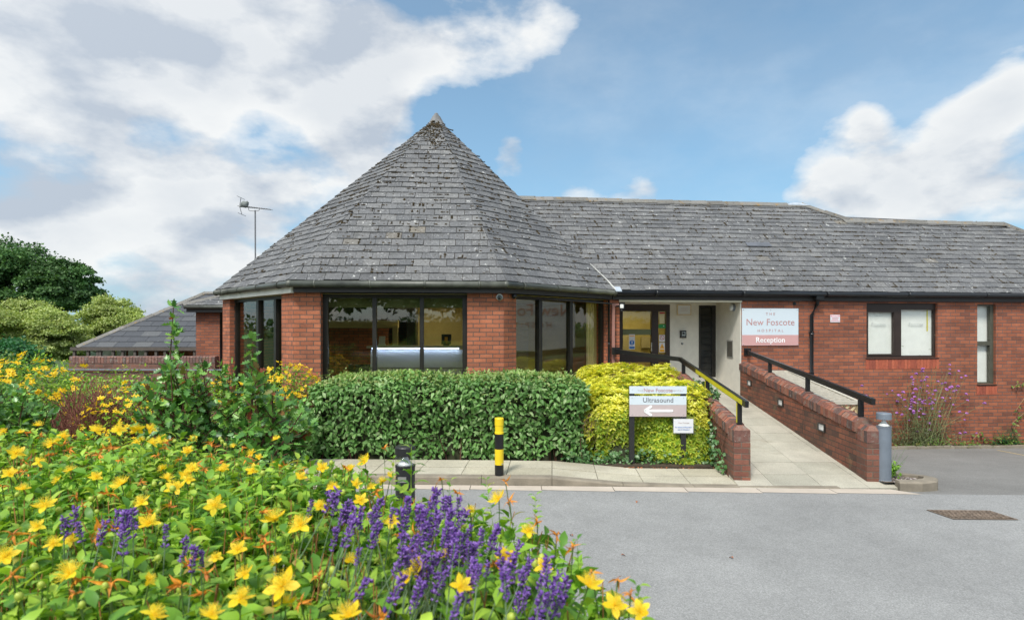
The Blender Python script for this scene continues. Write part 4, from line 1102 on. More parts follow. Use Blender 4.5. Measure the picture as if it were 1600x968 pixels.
tx(FN, 'lettering', 'New Foscote', cu, zn(660), .030, 'text_faint', nt_, -.004)
tx(FN, 'lettering', 'For Ultrasound Please follow', cu, zn(667), .021, 'blue_ink', nt_, -.004); tx(FN, 'lettering', 'signs for Ultrasound', cu, zn(670.5), .021, 'blue_ink', nt_, -.004)

# sign that stands beyond the right edge and shows as a mirror image in the canted windows
big = empty('roadside_sign', (13.2, 11.2, -.4), 'large white hospital sign on posts, seen mirrored in the canted reception windows', 'sign')
FG = Facet((13.2, 12.9, 0), (13.6, 8.9, 0))
m = MB(); FG.box(m, 0, 4.0, 0, .06, 1.1, 3.9); m.build('board', 'sign_white', big)
for u in (.3, 3.6): 
    m = MB(); FG.box(m, u, u + .1, .06, .16, -.74, 3.9); m.build('post', 'black_satin', big)
tx(FG, 'lettering', 'THE', 2, 3.35, .36, 'text_pink', big, -.01, 1.7); tx(FG, 'lettering', 'New Foscote', 2, 2.75, .70, 'text_pink', big, -.01); tx(FG, 'lettering', 'HOSPITAL', 2, 2.15, .32, 'text_pink', big, -.01, 1.6)

# ------------------------------------------------------------------ porch fittings and stickers
def fb(x, y, d=0): u, z = FB.px(x, y, d); return u, z
t = empty('framed_plaque', FB.pt(*((fb(1069, 492)[0], 0, fb(1069, 492)[1]))), 'framed certificate on the white porch wall between door and dark window', 'plaque')
u0, u1, z0, z1 = board(FB, 1058, 1080, 475.5, 492, 'wood_pale', t, 'frame', -.02, .02); m = MB(); FB.box(m, u0 + .022, u1 - .022, -.023, -.0202, z0 + .022, z1 - .022); m.build('print', 'paper', t)
m = MB()
for k in range(3): FB.box(m, u0 + .09, u1 - .09, -.0245, -.0232, z0 + .10 + .03 * k, z0 + .106 + .03 * k)
m.build('small_print', 'text_faint', t)
t = empty('entry_keypad', FB.pt(fb(1068, 527)[0], 0, fb(1068, 527)[1]), 'small grey entry keypad with a round lens on the white porch wall', 'keypad')
u0, u1, z0, z1 = board(FB, 1063.5, 1072.5, 516, 527.5, 'black_satin', t, 'housing', -.05, .05)
m = MB(); FB.box(m, u0 + .03, u1 - .02, -.054, -.0502, z0 + .04, z1 - .025); m.build('face_plate', 'chrome', t)
m = MB(); a = FB.pt((u0 + u1) / 2, -.056, (z0 + z1) / 2 + .02); m.tube([a, a + WN * .004], .026, 12); m.build('lens', 'black_metal', t)
t = empty('bell_push', FB.pt(fb(1066, 536.5)[0], 0, fb(1066, 536.5)[1]), 'tiny round metal bell push beneath the entry keypad', 'bell push')
m = MB(); a = FB.pt(fb(1066, 536.5)[0], -.012, fb(1066, 536.5)[1]); m.tube([a, a + WN * .012], .018, 12); m.build('button', 'chrome', t); m = MB(); m.tube([a + WN * .006, a + WN * .013], .026, 12); m.build('collar', 'black_satin', t)
# bulkhead lamp and letter slot on the side wall
SN = WE
def sp_(x, y): return onplane(x, y, W(s_por - .02, 0, 0), WE)
p = sp_(1146.5, 480); t = empty('bulkhead_lamp', p, 'round grey bulkhead lamp high on the white porch side wall', 'wall lamp')
m = MB(); m.tube([p, p - WE * .05], .085, 16); m.build('base', 'grey_paint', t); m = MB(); m.ball(p - WE * .05, .078, 12, (.75, 1, 1)); m.build('lens', 'chrome_soft', t, smooth=True)
p = sp_(1141, 545); t = empty('steel_wall_box', p, 'flat steel box set in the white porch side wall below the lamp', 'wall box')
m = MB(); m.pbox(p - WE * .012 - WN * .14 + Vector((0, 0, -.20)), WE * .012, WN * .28, (0, 0, .40)); m.build('trim', 'steel_dull', t); m = MB(); m.pbox(p - WE * .015 - WN * .115 + Vector((0, 0, -.17)), WE * .003, WN * .23, (0, 0, .34)); m.build('flap', 'steel_dark', t)
# door stickers
t = empty('door_sticker', FB.pt(*(fb(987, 545)[0], 0, fb(987, 545)[1])), 'white and blue notice with a big exclamation mark on the door glass', 'sticker')
u0, u1, z0, z1 = board(FB, 982.8, 992, 522, 545.3, 'paper', t, 'sheet', .018, .004); uc = (u0 + u1) / 2
m = MB(); a = FB.pt(uc, .014, fb(987, 535)[1]); m.tube([a, a + WN * .003], .058, 16); FB.box(m, u0 + .008, u1 - .008, .015, .0175, fb(987, 544.5)[1], fb(987, 541)[1]); m.build('blue_mark', 'blue_ink', t)
m = MB(); FB.box(m, uc - .009, uc + .009, .011, .0135, a.z - .012, a.z + .042); FB.box(m, uc - .009, uc + .009, .011, .0135, a.z - .040, a.z - .024); m.build('exclamation', 'text_white', t)
m = MB(); FB.box(m, u0 + .012, u1 - .012, .015, .0175, fb(987, 525.2)[1], fb(987, 524)[1]); m.build('orange_line', 'amber_ink', t)
t = empty('green_sticker', FB.pt(fb(1034, 512)[0], 0, fb(1034, 512)[1]), 'green sticker on the narrow glass beside the door', 'sticker')
board(FB, 1029, 1040, 506, 512.5, 'green_ink', t, 'sheet', .018, .004); u, z = fb(1038, 509); m = MB(); FB.box(m, u - .02, u, .015, .0175, z - .012, z + .012); m.build('mark', 'text_white', t)
t = empty('poster', FB.pt(fb(1035, 505)[0], 0, fb(1035, 505)[1]), 'cream poster with a red heading at the top of the narrow glass beside the door', 'poster')
u0, u1, z0, z1 = board(FB, 1030.5, 1038.5, 486.5, 505, 'paper_cream', t, 'sheet', .018, .004); m = MB(); FB.box(m, u0, u1, .015, .0175, z1 - .05, z1 - .015); m.build('heading', 'red_ink', t)
t = empty('no_smoking_sticker', FB.pt(fb(1035, 533)[0], 0, fb(1035, 533)[1]), 'white no smoking sticker with a red ring on the narrow door glass', 'sticker')
u0, u1, z0, z1 = board(FB, 1030, 1039, 523, 533.5, 'paper', t, 'sheet', .018, .004); m = MB(); cc = FB.pt((u0 + u1) / 2, .014, (z0 + z1) / 2 + .015)
ring = [cc + WE * (.05 * math.cos(a)) + Vector((0, 0, .05 * math.sin(a))) for a in np.linspace(0, 2 * math.pi, 17)]; m.tube(ring, .006, 6); m.bar(cc + WE * -.035 + Vector((0, 0, .035)), cc + WE * .035 + Vector((0, 0, -.035)), .004, .009); m.build('ring', 'red_ink', t)
t = empty('warning_sticker', FB.pt(fb(1035, 549)[0], 0, fb(1035, 549)[1]), 'white sticker with an amber warning triangle at the foot of the narrow door glass', 'sticker')
u0, u1, z0, z1 = board(FB, 1030, 1039, 535, 550, 'paper', t, 'sheet', .018, .004); uc = (u0 + u1) / 2
m = MB(); a, b, c_ = FB.pt(u0 + .012, .014, z0 + .09), FB.pt(u1 - .012, .014, z0 + .09), FB.pt(uc, .014, z1 - .02); m.solid([a, b, b + WN * .003, a + WN * .003], [c_, c_ + WE * .001, c_ + WE * .001 + WN * .003, c_ + WN * .003]); FB.box(m, u0 + .012, u1 - .012, .014, .0175, z0 + .012, z0 + .07); m.build('amber_mark', 'amber_ink', t)
m = MB(); FB.box(m, uc - .006, uc + .006, .0115, .0135, z0 + .11, z0 + .16); m.build('exclamation', 'text_grey', t)

# ------------------------------------------------------------------ camera, floodlight
p = FF.pt(FF.px(780.5)[0], 0, FF.px(780.5, 464)[1]); t = empty('security_camera', p, 'white dome security camera on the brick pier under the eaves', 'camera')
m = MB(); m.tube([p, p - FF.n * .05], [.06, .056], 16); m.build('housing', 'lamp_white', t, smooth=True); m = MB(); m.ball(p - FF.n * .05 + Vector((0, 0, -.012)), .045, 12); m.build('dome', 'dome_grey', t, smooth=True); m = MB(); m.ball(p - FF.n * .088 + Vector((-.004, 0, -.02)), .022, 8); m.build('lens', 'black_metal', t, smooth=True)
p = onplane(963, 478, Vector((2.2, 12.28, 0)), Vector((0, -1, 0))); t = empty('floodlight', p, 'small black floodlight with a sensor on the brick pier left of the porch', 'floodlight')
m = MB(); m.bar(p, p + Vector((.07, -.06, 0)), .03, .03); m.build('arm', 'black_metal', t)
a = p + Vector((.10, -.09, 0)); m = MB(); m.box(a.x, a.y, a.z - .07, .105, .05, .14, .2); m.build('body', 'black_metal', t); m = MB(); m.box(a.x - .006, a.y - .027, a.z - .045, .075, .006, .08, .2); m.build('lamp_glass', 'lamp_white', t)
m = MB(); m.ball(a + Vector((-.01, -.01, -.10)), .028, 8); m.build('sensor', 'black_satin', t, smooth=True)

# ------------------------------------------------------------------ bollards
p = onz(780, 741.5, .11); t = empty('striped_bollard', p, 'yellow and black striped steel bollard on the kerb in front of the hedge', 'bollard')
def ring(zs, r, mat, name, par=t, c=p): mm = MB(); mm.lathe((c.x, c.y, 0), [(r, zs[0]), (r, zs[1])], 24); return mm.build(name, mat, par, smooth=False)
zy = lambda y: HC - (y - CY) * p.y / F
ring((.10, zy(725.1)), .0585, 'black_metal', 'black_band'); ring((zy(725), zy(700.6)), .0585, 'yellow_paint', 'yellow_band'); ring((zy(700.5), zy(677.1)), .0585, 'black_metal', 'black_band')
m = MB(); z = zy(677); z2 = zy(652.3); m.lathe((p.x, p.y, 0), [(.0595, z), (.0595, z + .022), (.055, z + .026), (.055, z + .105), (.0595, z + .112), (.0595, z2 - .008), (.054, z2), (.0, z2 + .001)], 24); m.build('cap', 'yellow_paint', t)
m = MB(); m.box(p.x + .0, p.y - .058, .112, .03, .012, .03); m.build('padlock', 'black_metal', t); m = MB(); m.box(p.x + .042, p.y - .048, zy(723.5), .02, .012, .012); m.build('tag', 'chrome', t)
def lamp_bollard(c, r, h, zcap, zgl, mat, lab, mat2):
    t = empty('bollard_lamp', c, lab, 'bollard'); x, y, z = c
    m = MB(); m.lathe((x, y, z), [(r * 1.02, 0), (r * 1.02, .02), (r * .96, .025), (r * .96, zgl - .02), (r, zgl - .016), (r, zgl)], 28); m.build('post', mat, t, smooth=False)
    m = MB(); m.lathe((x, y, z), [(r, zcap), (r, h - .012), (r * .94, h), (0, h + .002)], 28); m.build('cap', mat, t)
    m = MB(); m.lathe((x, y, z), [(r * .97, zgl + .002), (r * .97, zcap - .002)], 28); m.build('lens', 'glass_lamp', t, smooth=True)
    m = MB(); H = zcap - zgl; m.lathe((x, y, z), [(r * .80, zgl + .001), (r * .62, zgl + H * .22), (r * .36, zgl + H * .5), (r * .26, zgl + H * .8), (r * .26, zcap - .001)], 24); m.build('reflector', mat2, t, smooth=True)
    return t
c = at(633.3, 800, 6.0); c.z = 0
t = lamp_bollard(c, .104, .825, .735, .63, 'black_satin', 'black bollard lamp with a clear top rising behind the flower bed', 'chrome_soft')
m = MB(); m.box(c.x - .015, c.y - .101, .475, .085, .012, .055); m.build('maker_plate', 'steel_dull', t)
c = onz(1381, 748.5, .05)
lamp_bollard((c.x, c.y, .03), .089, .895, .812, .722, 'grey_paint', 'grey bollard lamp beside the right hand brick pier of the ramp', 'lamp_white')

# ------------------------------------------------------------------ little kerbed bed, drain, parking line
out = [(4.90, 7.36), (5.18, 7.34), (5.42, 7.42), (5.56, 7.60), (5.56, 7.80), (5.44, 7.98), (5.30, 8.14), (5.12, 8.60), (5.0, 9.0)]
inn = [(4.93, 7.50), (5.15, 7.48), (5.32, 7.54), (5.42, 7.66), (5.42, 7.78), (5.32, 7.90), (5.18, 8.06), (5.01, 8.55), (4.98, 8.9)]
m = MB()
for i in range(len(out) - 1):
    a, b, c_, d_ = out[i], out[i + 1], inn[i + 1], inn[i]
    g = .994; 
    bq = (a[0] + (b[0] - a[0]) * g, a[1] + (b[1] - a[1]) * g); cq = (d_[0] + (c_[0] - d_[0]) * g, d_[1] + (c_[1] - d_[1]) * g)
    zt1, zt2 = (.095 - .09 * max(0, a[1] - 7.5)), (.095 - .09 * max(0, bq[1] - 7.5))
    cx_, cy_ = 5.15, 7.8
    def pin(p, k): return (p[0] + (cx_ - p[0]) * k, p[1] + (cy_ - p[1]) * k)
    m.solid([Vector(a + (-.3,)), Vector(bq + (-.3,)), Vector(cq + (-.3,)), Vector(d_ + (-.3,))], [Vector(a + (zt1 - .02,)), Vector(bq + (zt2 - .02,)), Vector(cq + (zt2 - .02,)), Vector(d_ + (zt1 - .02,))])
    a2, b2 = pin(a, .05), pin(bq, .05)
    m.solid([Vector(a + (zt1 - .02,)), Vector(bq + (zt2 - .02,)), Vector(cq + (zt2 - .02,)), Vector(d_ + (zt1 - .02,))], [Vector(a2 + (zt1,)), Vector(b2 + (zt2,)), Vector(cq + (zt2,)), Vector(d_ + (zt1,))])
o = m.build('bed_edging', 'kerb_stone'); tag(o, 'curved stone kerb round a tiny gravel bed beside the grey bollard lamp', 'kerb edging')
m = MB(); m.poly([Vector(p + (.055 - .09 * max(0, p[1] - 7.5),)) for p in inn + [(4.85, 8.9), (4.8, 7.5)]]); m.build('gravel', 'bark_chip'); tag(bpy.data.objects['gravel'], kind='stuff', label='dark bark chips and gravel in the tiny kerbed bed')
V = []; 
tv = np.array([(-.5, -.35, 0), (.5, -.3, 0), (.4, .35, 0), (-.4, .3, 0), (0, 0, .35)]); tf = [np.array([(0, 1, 4), (1, 2, 4), (2, 3, 4), (3, 0, 4)])]
n = 500; Pp = np.stack([rng.uniform(4.93, 5.42, n), rng.uniform(7.5, 8.3, n), np.zeros(n)], 1); Pp = Pp[Pp[:, 0] < 5.42 - .28 * np.maximum(0, Pp[:, 1] - 7.7)]; Pp[:, 2] = .056 - .09 * np.maximum(0, Pp[:, 1] - 7.5)
n = len(Pp); v_, f_ = stamp(tv, tf, Pp, frames(rand_dirs(n) * np.array([1, 1, .2]), np.tile((0, 0, 1.), (n, 1))), rng.uniform(.02, .045, n)); npmesh('gravel_chips', v_, f_, 'chips', smooth=False); tag(bpy.data.objects['gravel_chips'], kind='stuff', label='loose bark chips in the tiny kerbed bed')
# iron drain cover in the road
g0, g1, g2, g3 = onz(1447, 795.5, .008), onz(1546, 796.5, .008), onz(1592, 811, .008), onz(1490, 810, .008)
t = empty('drain_cover', (g0 + g2) / 2, 'rusty iron drain grating set in the tarmac at the right', 'drain cover'); t.location.z = 0
m = MB()
def L2(u, v): return (g0 * (1 - u) + g1 * u) * (1 - v) + (g3 * (1 - u) + g2 * u) * v
for a, b, c_, d_ in ((0, 1, 0, .08), (0, 1, .92, 1), (0, .03, .08, .92), (.97, 1, .08, .92)):
    m.poly([L2(a, c_), L2(b, c_), L2(b, d_), L2(a, d_)])
m.build('frame', 'iron', t)
m = MB(); up = Vector((0, 0, .012))
for i in range(14):
    for j in range(7):
        u, v = .05 + .9 * i / 14 + (.015 if j % 2 else 0), .12 + .78 * j / 7
        q = [L2(u, v), L2(u + .045, v), L2(u + .045, v + .07), L2(u, v + .07)]; q = [w - Vector((0, 0, .006)) for w in q]; m.solid(q, [w + up for w in q])
m.build('grating', 'iron', t)
m = MB(); m.poly([L2(.0, .0) - Vector((0, 0, .004)), L2(1, 0) - Vector((0, 0, .004)), L2(1, 1) - Vector((0, 0, .004)), L2(0, 1) - Vector((0, 0, .004))]); m.build('pit', 'soil', t)
def onlot(x, y):
    p0 = Vector((8, KY(8) - .2, -.004)); nn = Vector((0.036 * LS, LS, 1)).normalized()
    return onplane(x, y, p0 + Vector((0, 0, .004)), nn)
a, b = onlot(1561, 703), onlot(1640, 718); m = MB(); m.poly([a, b, b + Vector((0, .085, -.009)), a + Vector((0, .085, -.009))]); tag(m.build('parking_line', 'line_yellow'), kind='structure')
# low kerb at the foot of the brick wall
m = MB()
f = Facet(W(s_por + 1.0, -.42, 0), W(s_por + 12, -.42, 0)); u = .0
while u < 13: 
    zz_ = lotz(f.pt(u, 0, 0).x, f.pt(u, 0, 0).y); f.box(m, u, u + .9, 0, .09, -.75, zz_ + .045); u += .91
tag(m.build('edging_kerb', 'kerb_stone'), kind='structure')
m = MB(); f.box(m, 0, 13, .09, .42, -.75, -.60); tag(m.build('wall_foot_soil', 'soil'), kind='structure')

# ------------------------------------------------------------------ sloping lattice-topped timber enclosure behind the ramp wall
t = empty('timber_enclosure', (5.2, 10.3, -.5), 'pale timber enclosure with sloping lattice top behind the right ramp wall', 'enclosure')
nr = Vector((5.36, 9.0, .875)); fr_ = Vector((5.36 + .068 * 2.67, 11.67, 1.15)); nl_ = Vector((4.93, 9.03, .875)); fl_ = Vector((4.93 + .068 * 2.67, 11.70, 1.15))
ls = (fr_ - nr); ws = (nr - nl_)
m = MB(); Ln = ls.length; Wd = ws.length; eL = ls / Ln; eW = ws / Wd; up = eW.cross(eL); up = up if up.z > 0 else -up
for layer, sg_ in ((0, 1), (1, -1)):
    k = -Wd
    while k < Ln:
        # slats at 45 degrees clipped to the frame
        pts = []
        for w in (0.0, Wd): 
            pts.append((w, k + (w if sg_ > 0 else Wd - w)))
        (w0, l0_), (w1, l1_) = pts
        def clip(w0, l0_, w1, l1_):
            d = l1_ - l0_
            ts = [0, 1]
            if d != 0:
                ta, tb = sorted(((0 - l0_) / d, (Ln - l0_) / d)); ts = [max(0, ta), min(1, tb)]
            return ts
        ta, tb = clip(w0, l0_, w1, l1_)
        if tb - ta > .03:
            p = nl_ + eW * (w0 + (w1 - w0) * ta) + eL * (l0_ + (l1_ - l0_) * ta); q = nl_ + eW * (w0 + (w1 - w0) * tb) + eL * (l0_ + (l1_ - l0_) * tb)
            m.bar(p + up * (.012 * layer), q + up * (.012 * layer), .042, .008, up=up)
        k += .125
m.build('lattice_top', 'wood_lattice', t)
m = MB(); m.bar(nl_ + up * .01, nr + up * .01, .06, .05); m.bar(nr + up * .011, fr_ + up * .011, .06, .05); m.bar(fl_ + up * .01, fr_ + up * .012, .06, .05); m.bar(nl_ + up * .009, fl_ + up * .009, .06, .05); m.build('top_frame', 'wood_lattice', t)
m = MB()
for q in (nr, nl_, fr_, fl_, (nr + fr_) / 2): m.box(q.x, q.y, -.72, .07, .07, q.z + .70)
m.build('corner_posts', 'wood_pale', t)
m = MB(); z0_, z1_ = .0, nr.z - .03
k = -1.0
while k < .5:
    for sg_ in (1, -1):
        a = nl_ + eW * max(0, k); 
        ua, ub = k, k + .85
        ca, cb = max(0, ua), min(Wd, ub)
        if cb - ca > .02:
            fa, fb_ = (ca - ua) / .85, (cb - ua) / .85
            za_, zb_ = (z0_ + (z1_ - z0_) * fa, z0_ + (z1_ - z0_) * fb_) if sg_ > 0 else (z1_ - (z1_ - z0_) * fa, z1_ - (z1_ - z0_) * fb_)
            m.bar(Vector((nl_.x + eW.x * ca, nl_.y - .01 * sg_ - .01, za_)), Vector((nl_.x + eW.x * cb, nl_.y - .01 * sg_ - .01, zb_)), .008, .035)
    k += .11
m.build('lattice_front', 'wood_pale', t)
m = MB(); m.pbox((nl_.x, nl_.y + .05, -.7), (.43, -.03, 0), (0, .02, 0), (0, 0, 1.4)); m.pbox((nr.x - .03, nr.y, -.7), (.01, 0, 0), ls, (0, 0, 1.4)); m.build('side_board', 'wood_pale', t)

# ------------------------------------------------------------------ inside the reception
t = empty('reception_desk', (-1.8, 12.0, .5), 'pale curved front reception desk with blue light strip, behind the front windows', 'desk')
xa, xb = (579 - CX) / F * 11.9, (731 - CX) / F * 11.9
m = MB(); m.pbox((xa - .06, 11.80, 1.63), (xb - xa + .9, 0, 0), (0, .5, 0), (0, 0, .045)); m.build('desk_top', 'desk_top', t)
m = MB(); m.pbox((xa, 11.9, .5), (xb - xa + .8, 0, 0), (0, .06, 0), (0, 0, 1.09)); m.pbox((xa, 11.96, .5), (.06, 0, 0), (0, .5, 0), (0, 0, 1.09)); m.build('front_panel', 'desk_white', t)
m = MB()
for z in (.86, 1.22): m.pbox((xa - .002, 11.893, z), (xb - xa + .8, 0, 0), (0, .008, 0), (0, 0, .012)); 
m.build('groove', 'black_satin', t)
m = MB(); m.pbox((xa + .04, 11.845, 1.618), (xb - xa - .22, 0, 0), (0, .02, 0), (0, 0, .010)); m.build('light_strip', 'led', t)
q = at(697, 536, 12.1); t = empty('desk_monitor', (q.x, 12.15, 1.675), 'black backed till screen with a paper label on the reception desk', 'monitor')
m = MB(); m.pbox((q.x - .10, 12.1, 1.70), (.20, .02, 0), (0, .03, 0), (0, .05, .21)); m.build('screen', 'black_satin', t); m = MB(); m.box(q.x, 12.15, 1.675, .12, .1, .03); m.build('stand', 'black_satin', t); m = MB(); m.pbox((q.x - .03, 12.098, 1.77), (.06, .006, 0), (0, .003, 0), (0, .02, .08)); m.build('label', 'amber_ink', t)
q = at(596, 536, 12.0); t = empty('leaflet_stand', (q.x, 12.0, 1.675), 'white leaflet stand on the left end of the reception desk', 'leaflet stand')
m = MB(); m.box(q.x, 12.05, 1.675, .14, .06, .04); m.build('base', 'paper', t); m = MB(); m.pbox((q.x - .065, 12.03, 1.70), (.13, 0, 0), (0, .01, 0), (0, .04, .17)); m.build('leaflets', 'paper', t)
q = at(573, 570, 12.0)
t = empty('waiting_chair', (-3.1, 11.9, .5), 'dark upholstered tub chair by the left front window, below the desk end', 'chair')
m = MB(); m.box(-3.15, 11.9, .72, .55, .5, .14, .2); m.build('seat', 'black_satin', t); m = MB(); m.box(-3.1, 12.15, .86, .6, .1, .42, .2); m.build('backrest', 'black_satin', t)
for dx in (-.22, .22):
    for dy in (-.2, .2): m = MB(); m.box(-3.15 + dx, 11.9 + dy, .5, .04, .04, .22); m.build('leg', 'wood_pale', t)

# ------------------------------------------------------------------ left: link building, far hipped building, old wall, aerial
YL = 16.6
lk = empty('link_building', (-8.3, YL, 0), 'brick link block with dark fascia and slates behind the left side of the tower', 'building')
xl = (306 - CX) / F * YL; xr = (352 - CX) / F * YL
m = MB(); m.pbox((xl, YL, -.7), (xr - xl + 2.2, 0, 0), (0, 3, 0), (0, 0, 3.24)); m.build('brick_wall', 'brick_red', lk)
zf_ = lambda y, Y: HC - (y - CY) * Y / F
g0_ = (289 - CX) / F * (YL - .25)
m = MB(); m.pbox((g0_ + .02, YL - .22, zf_(487.5, YL - .2)), (xr - g0_ + 2, 0, 0), (0, .03, 0), (0, 0, .16)); m.pbox((g0_ + .03, YL - .19, zf_(487.3, YL - .2)), (xr - g0_ + 2, 0, 0), (0, .2, 0), (0, 0, .02)); m.build('fascia', 'fascia_dark', lk)
m = MB(); zg = zf_(479.5, YL - .25); m.tube([(g0_, YL - .28, zg), (xr + 2, YL - .28, zg)], .055, 10); m.build('gutter', 'gutter_grey', lk, smooth=True)
m = MB(); upk = Vector((0, math.cos(R(22)), math.sin(R(22)))); A = Vector((g0_ - .05, YL - .28, zg + .05)); B = Vector((xr + 2.5, YL - .28, zg + .05))
slates(m, A, B, lambda v: v * .93, lambda v: 6, upk, 2.0, gauge=.2); 
upk2 = Vector((math.cos(R(22)), 0, math.sin(R(22)))); slates(m, A + Vector((0, 4, 0)), A, lambda v: 0, lambda v: 4 - v * .93, upk2, 2.0, gauge=.2); m.build('roof', 'slate', lk)
ridge(A + Vector((0, 0, .03)), A + Vector((1.86, 1.86, .78)), parent=lk, hw=.08, dn=.04)
m = MB(); m.tube([(xr - .09, YL - .06, 2.5), (xr - .09, YL - .06, -.5)], .035, 8); m.build('downpipe', 'gutter_black', lk, smooth=True)
YF = 19.0
fb_ = empty('hipped_pavilion', (-12, YF + 3, -.7), 'far low building with a smooth dark grey hipped roof on timber posts', 'building')
ze = zf_(542.5, YF); X0_ = (119 - CX) / F * YF; X1_ = (330 - CX) / F * YF
pk = math.atan2(1.92, 2.75); upf = Vector((0, math.cos(pk), math.sin(pk)))
m = MB(); A = Vector((X0_, YF, ze)); B = Vector((X1_ + 3, YF, ze)); slates(m, A, B, lambda v: v * math.cos(pk), lambda v: 9, upf, 2.75 / math.cos(pk), gauge=.30, w=.6, jit=.4)
upg = Vector((math.cos(pk), 0, math.sin(pk))); slates(m, A + Vector((0, 5.5, 0)), A, lambda v: v * math.cos(pk), lambda v: 5.5 - v * math.cos(pk), upg, 2.75 / math.cos(pk), gauge=.30, w=.6, jit=.4)
m.poly([A + Vector((0, 5.5, 0)), B + Vector((0, 5.5, 0)), Vector((B.x, YF + 2.75, ze + 1.92)), Vector((A.x + 2.75, YF + 2.75, ze + 1.92))]); rr = m.build('roof', 'slate_dark', fb_)
ridge(A + Vector((0, 0, .03)), A + Vector((2.75, 2.75, 1.96)), parent=rr, hw=.11, dn=.05); ridge(A + Vector((2.75, 2.75, 1.96)), A + Vector((8, 2.75, 1.96)), parent=rr, hw=.11, dn=.05)
m = MB(); m.pbox((X0_ - .12, YF - .1, ze - .10), (X1_ - X0_ + 1, 0, 0), (0, .06, 0), (0, 0, .11)); m.build('fascia', 'wood_grey', fb_)
for x in (117.5, 139, 154, 158, 178, 193, 212, 229, 245, 259, 268, 305):
    m = MB(); m.box((x - CX) / F * YF, YF - .02, -.7, .075, .08, ze + .60); m.build('post', 'wood_grey', fb_)
m = MB(); m.pbox((X0_ + .9, YF + 1.0, -.7), (9, 0, 0), (0, .2, 0), (0, 0, ze + .62)); m.build('wall', 'brick_red', fb_)
for x0, x1 in ((160, 176), (182, 196), (200, 212), (216, 229)):
    a, b = (x0 - CX) / F * (YF + .95), (x1 - CX) / F * (YF + .95); m = MB(); m.pbox((a, YF + .96, .3), (b - a, 0, 0), (0, .03, 0), (0, 0, ze - .30)); m.build('window', 'blind', fb_)
YO = 14.6; zo = zf_(556.5, YO); xo0, xo1 = (108 - CX) / F * YO, (311 - CX) / F * YO
ow = empty('garden_wall', ((xo0 + xo1) / 2, YO, -.7), 'weathered low brick wall with upright brick coping in front of the far pavilion', 'wall')
m = MB(); m.pbox((xo0, YO, -.72), (xo1 - xo0 + .4, 0, 0), (0, .21, 0), (0, 0, zo + .72 - .17)); m.build('wall_body', 'brick_old', ow)
m = MB(); coping(m, (xo0, YO + .105, zo - .17), (xo1 + .4, YO + .105, zo - .17), w=.23, hz=.15, ht=.17, chamf=.03); m.build('coping', 'coping_old', ow)
m = MB(); m.tube([(xo0 - .1, YO - .05, zf_(577, YO)), (xo0 + 4, YO - .05, zf_(577.5, YO))], .018, 8); m.build('cable', 'grey_paint', ow)
w2 = empty('garden_wall', (-10.0, YO + 1.5, -.7), 'second weathered brick wall just behind the first with a stepped top', 'wall')
m = MB(); a = (233 - CX) / F * (YO + 1.2); b = (272 - CX) / F * (YO + 1.2); m.pbox((a, YO + 1.2, -.72), (b - a, 0, 0), (0, .2, 0), (0, 0, zf_(554.8, YO + 1.2) + .6)); m.build('wall_body', 'brick_old', w2); m = MB(); coping(m, (a, YO + 1.3, zf_(554.8, YO + 1.2) - .12), (b, YO + 1.3, zf_(554.8, YO + 1.2) - .12), hz=.08, ht=.1); m.build('coping', 'coping_old', w2)
# aerial with a pigeon
YA = 20.0; a0 = at(399.5, 420, YA); a1 = at(398.7, 328.5, YA)
t = empty('tv_aerial', (a0.x, YA, 2), 'thin TV aerial on a tall pole rising behind the left roof slope', 'aerial')
m = MB(); m.tube([(a0.x, YA, 2.0), a1], .026, 8); m.build('pole', 'aerial_metal', t)
b0_, b1_ = at(371.5, 321.5, YA), at(423, 327.3, YA)
m = MB(); m.tube([b0_, b1_], .016, 6)
for k in range(12):
    q = b1_ + (b0_ - b1_) * (k / 14); m.tube([q + Vector((-.03, -.10 - .01 * k, 0)), q + Vector((.03, .10 + .01 * k, 0))], .007, 4)
m.build('boom', 'aerial_metal', t)
m = MB(); q = at(374.5, 322.5, YA); m.tube([q, at(376.5, 309, YA)], .013, 5); m.tube([q, at(378, 335, YA)], .013, 5); m.tube([at(376.5, 309, YA) - Vector((0, .3, 0)), at(376.5, 309, YA) + Vector((0, .3, 0))], .008, 4); m.tube([at(378, 335, YA) - Vector((0, .3, 0)), at(378, 335, YA) + Vector((0, .3, 0))], .008, 4); m.build('reflector', 'aerial_metal', t)
m = MB(); m.tube([at(388.5, 323.3, YA), at(388.8, 328.5, YA), at(391, 329.4, YA), at(399, 329.6, YA), at(403, 329.4, YA), at(405.4, 328, YA), at(405.4, 324.8, YA)], .011, 5); m.build('bracket', 'aerial_metal', t)
# pigeon: one continuous body from tail to beak
pb = at(381, 321, YA)
m = MB(); pts = [(374.5, 323.0, .02), (377, 321.9, .05), (379, 320.4, .095), (381.5, 319.4, .125), (384, 318.8, .12), (385.6, 317.6, .08), (386.2, 316.5, .055), (386.6, 315.6, .058), (386.8, 315.0, .03), (388.0, 315.6, .008)]
m.tube([at(x, y, YA) for x, y, r in pts], [r for x, y, r in pts], 10); o = m.build('pigeon', 'pigeon_grey', smooth=True); tag(o, 'grey pigeon perched on the left end of the TV aerial', 'pigeon')
for dx in (0, .05):
    m = MB(); q = at(382, 321, YA) + Vector((dx - .02, dx * .5, 0)); m.tube([q, q - Vector((0, 0, .045))], .008, 5); m.build('leg', 'pink_ink', o)
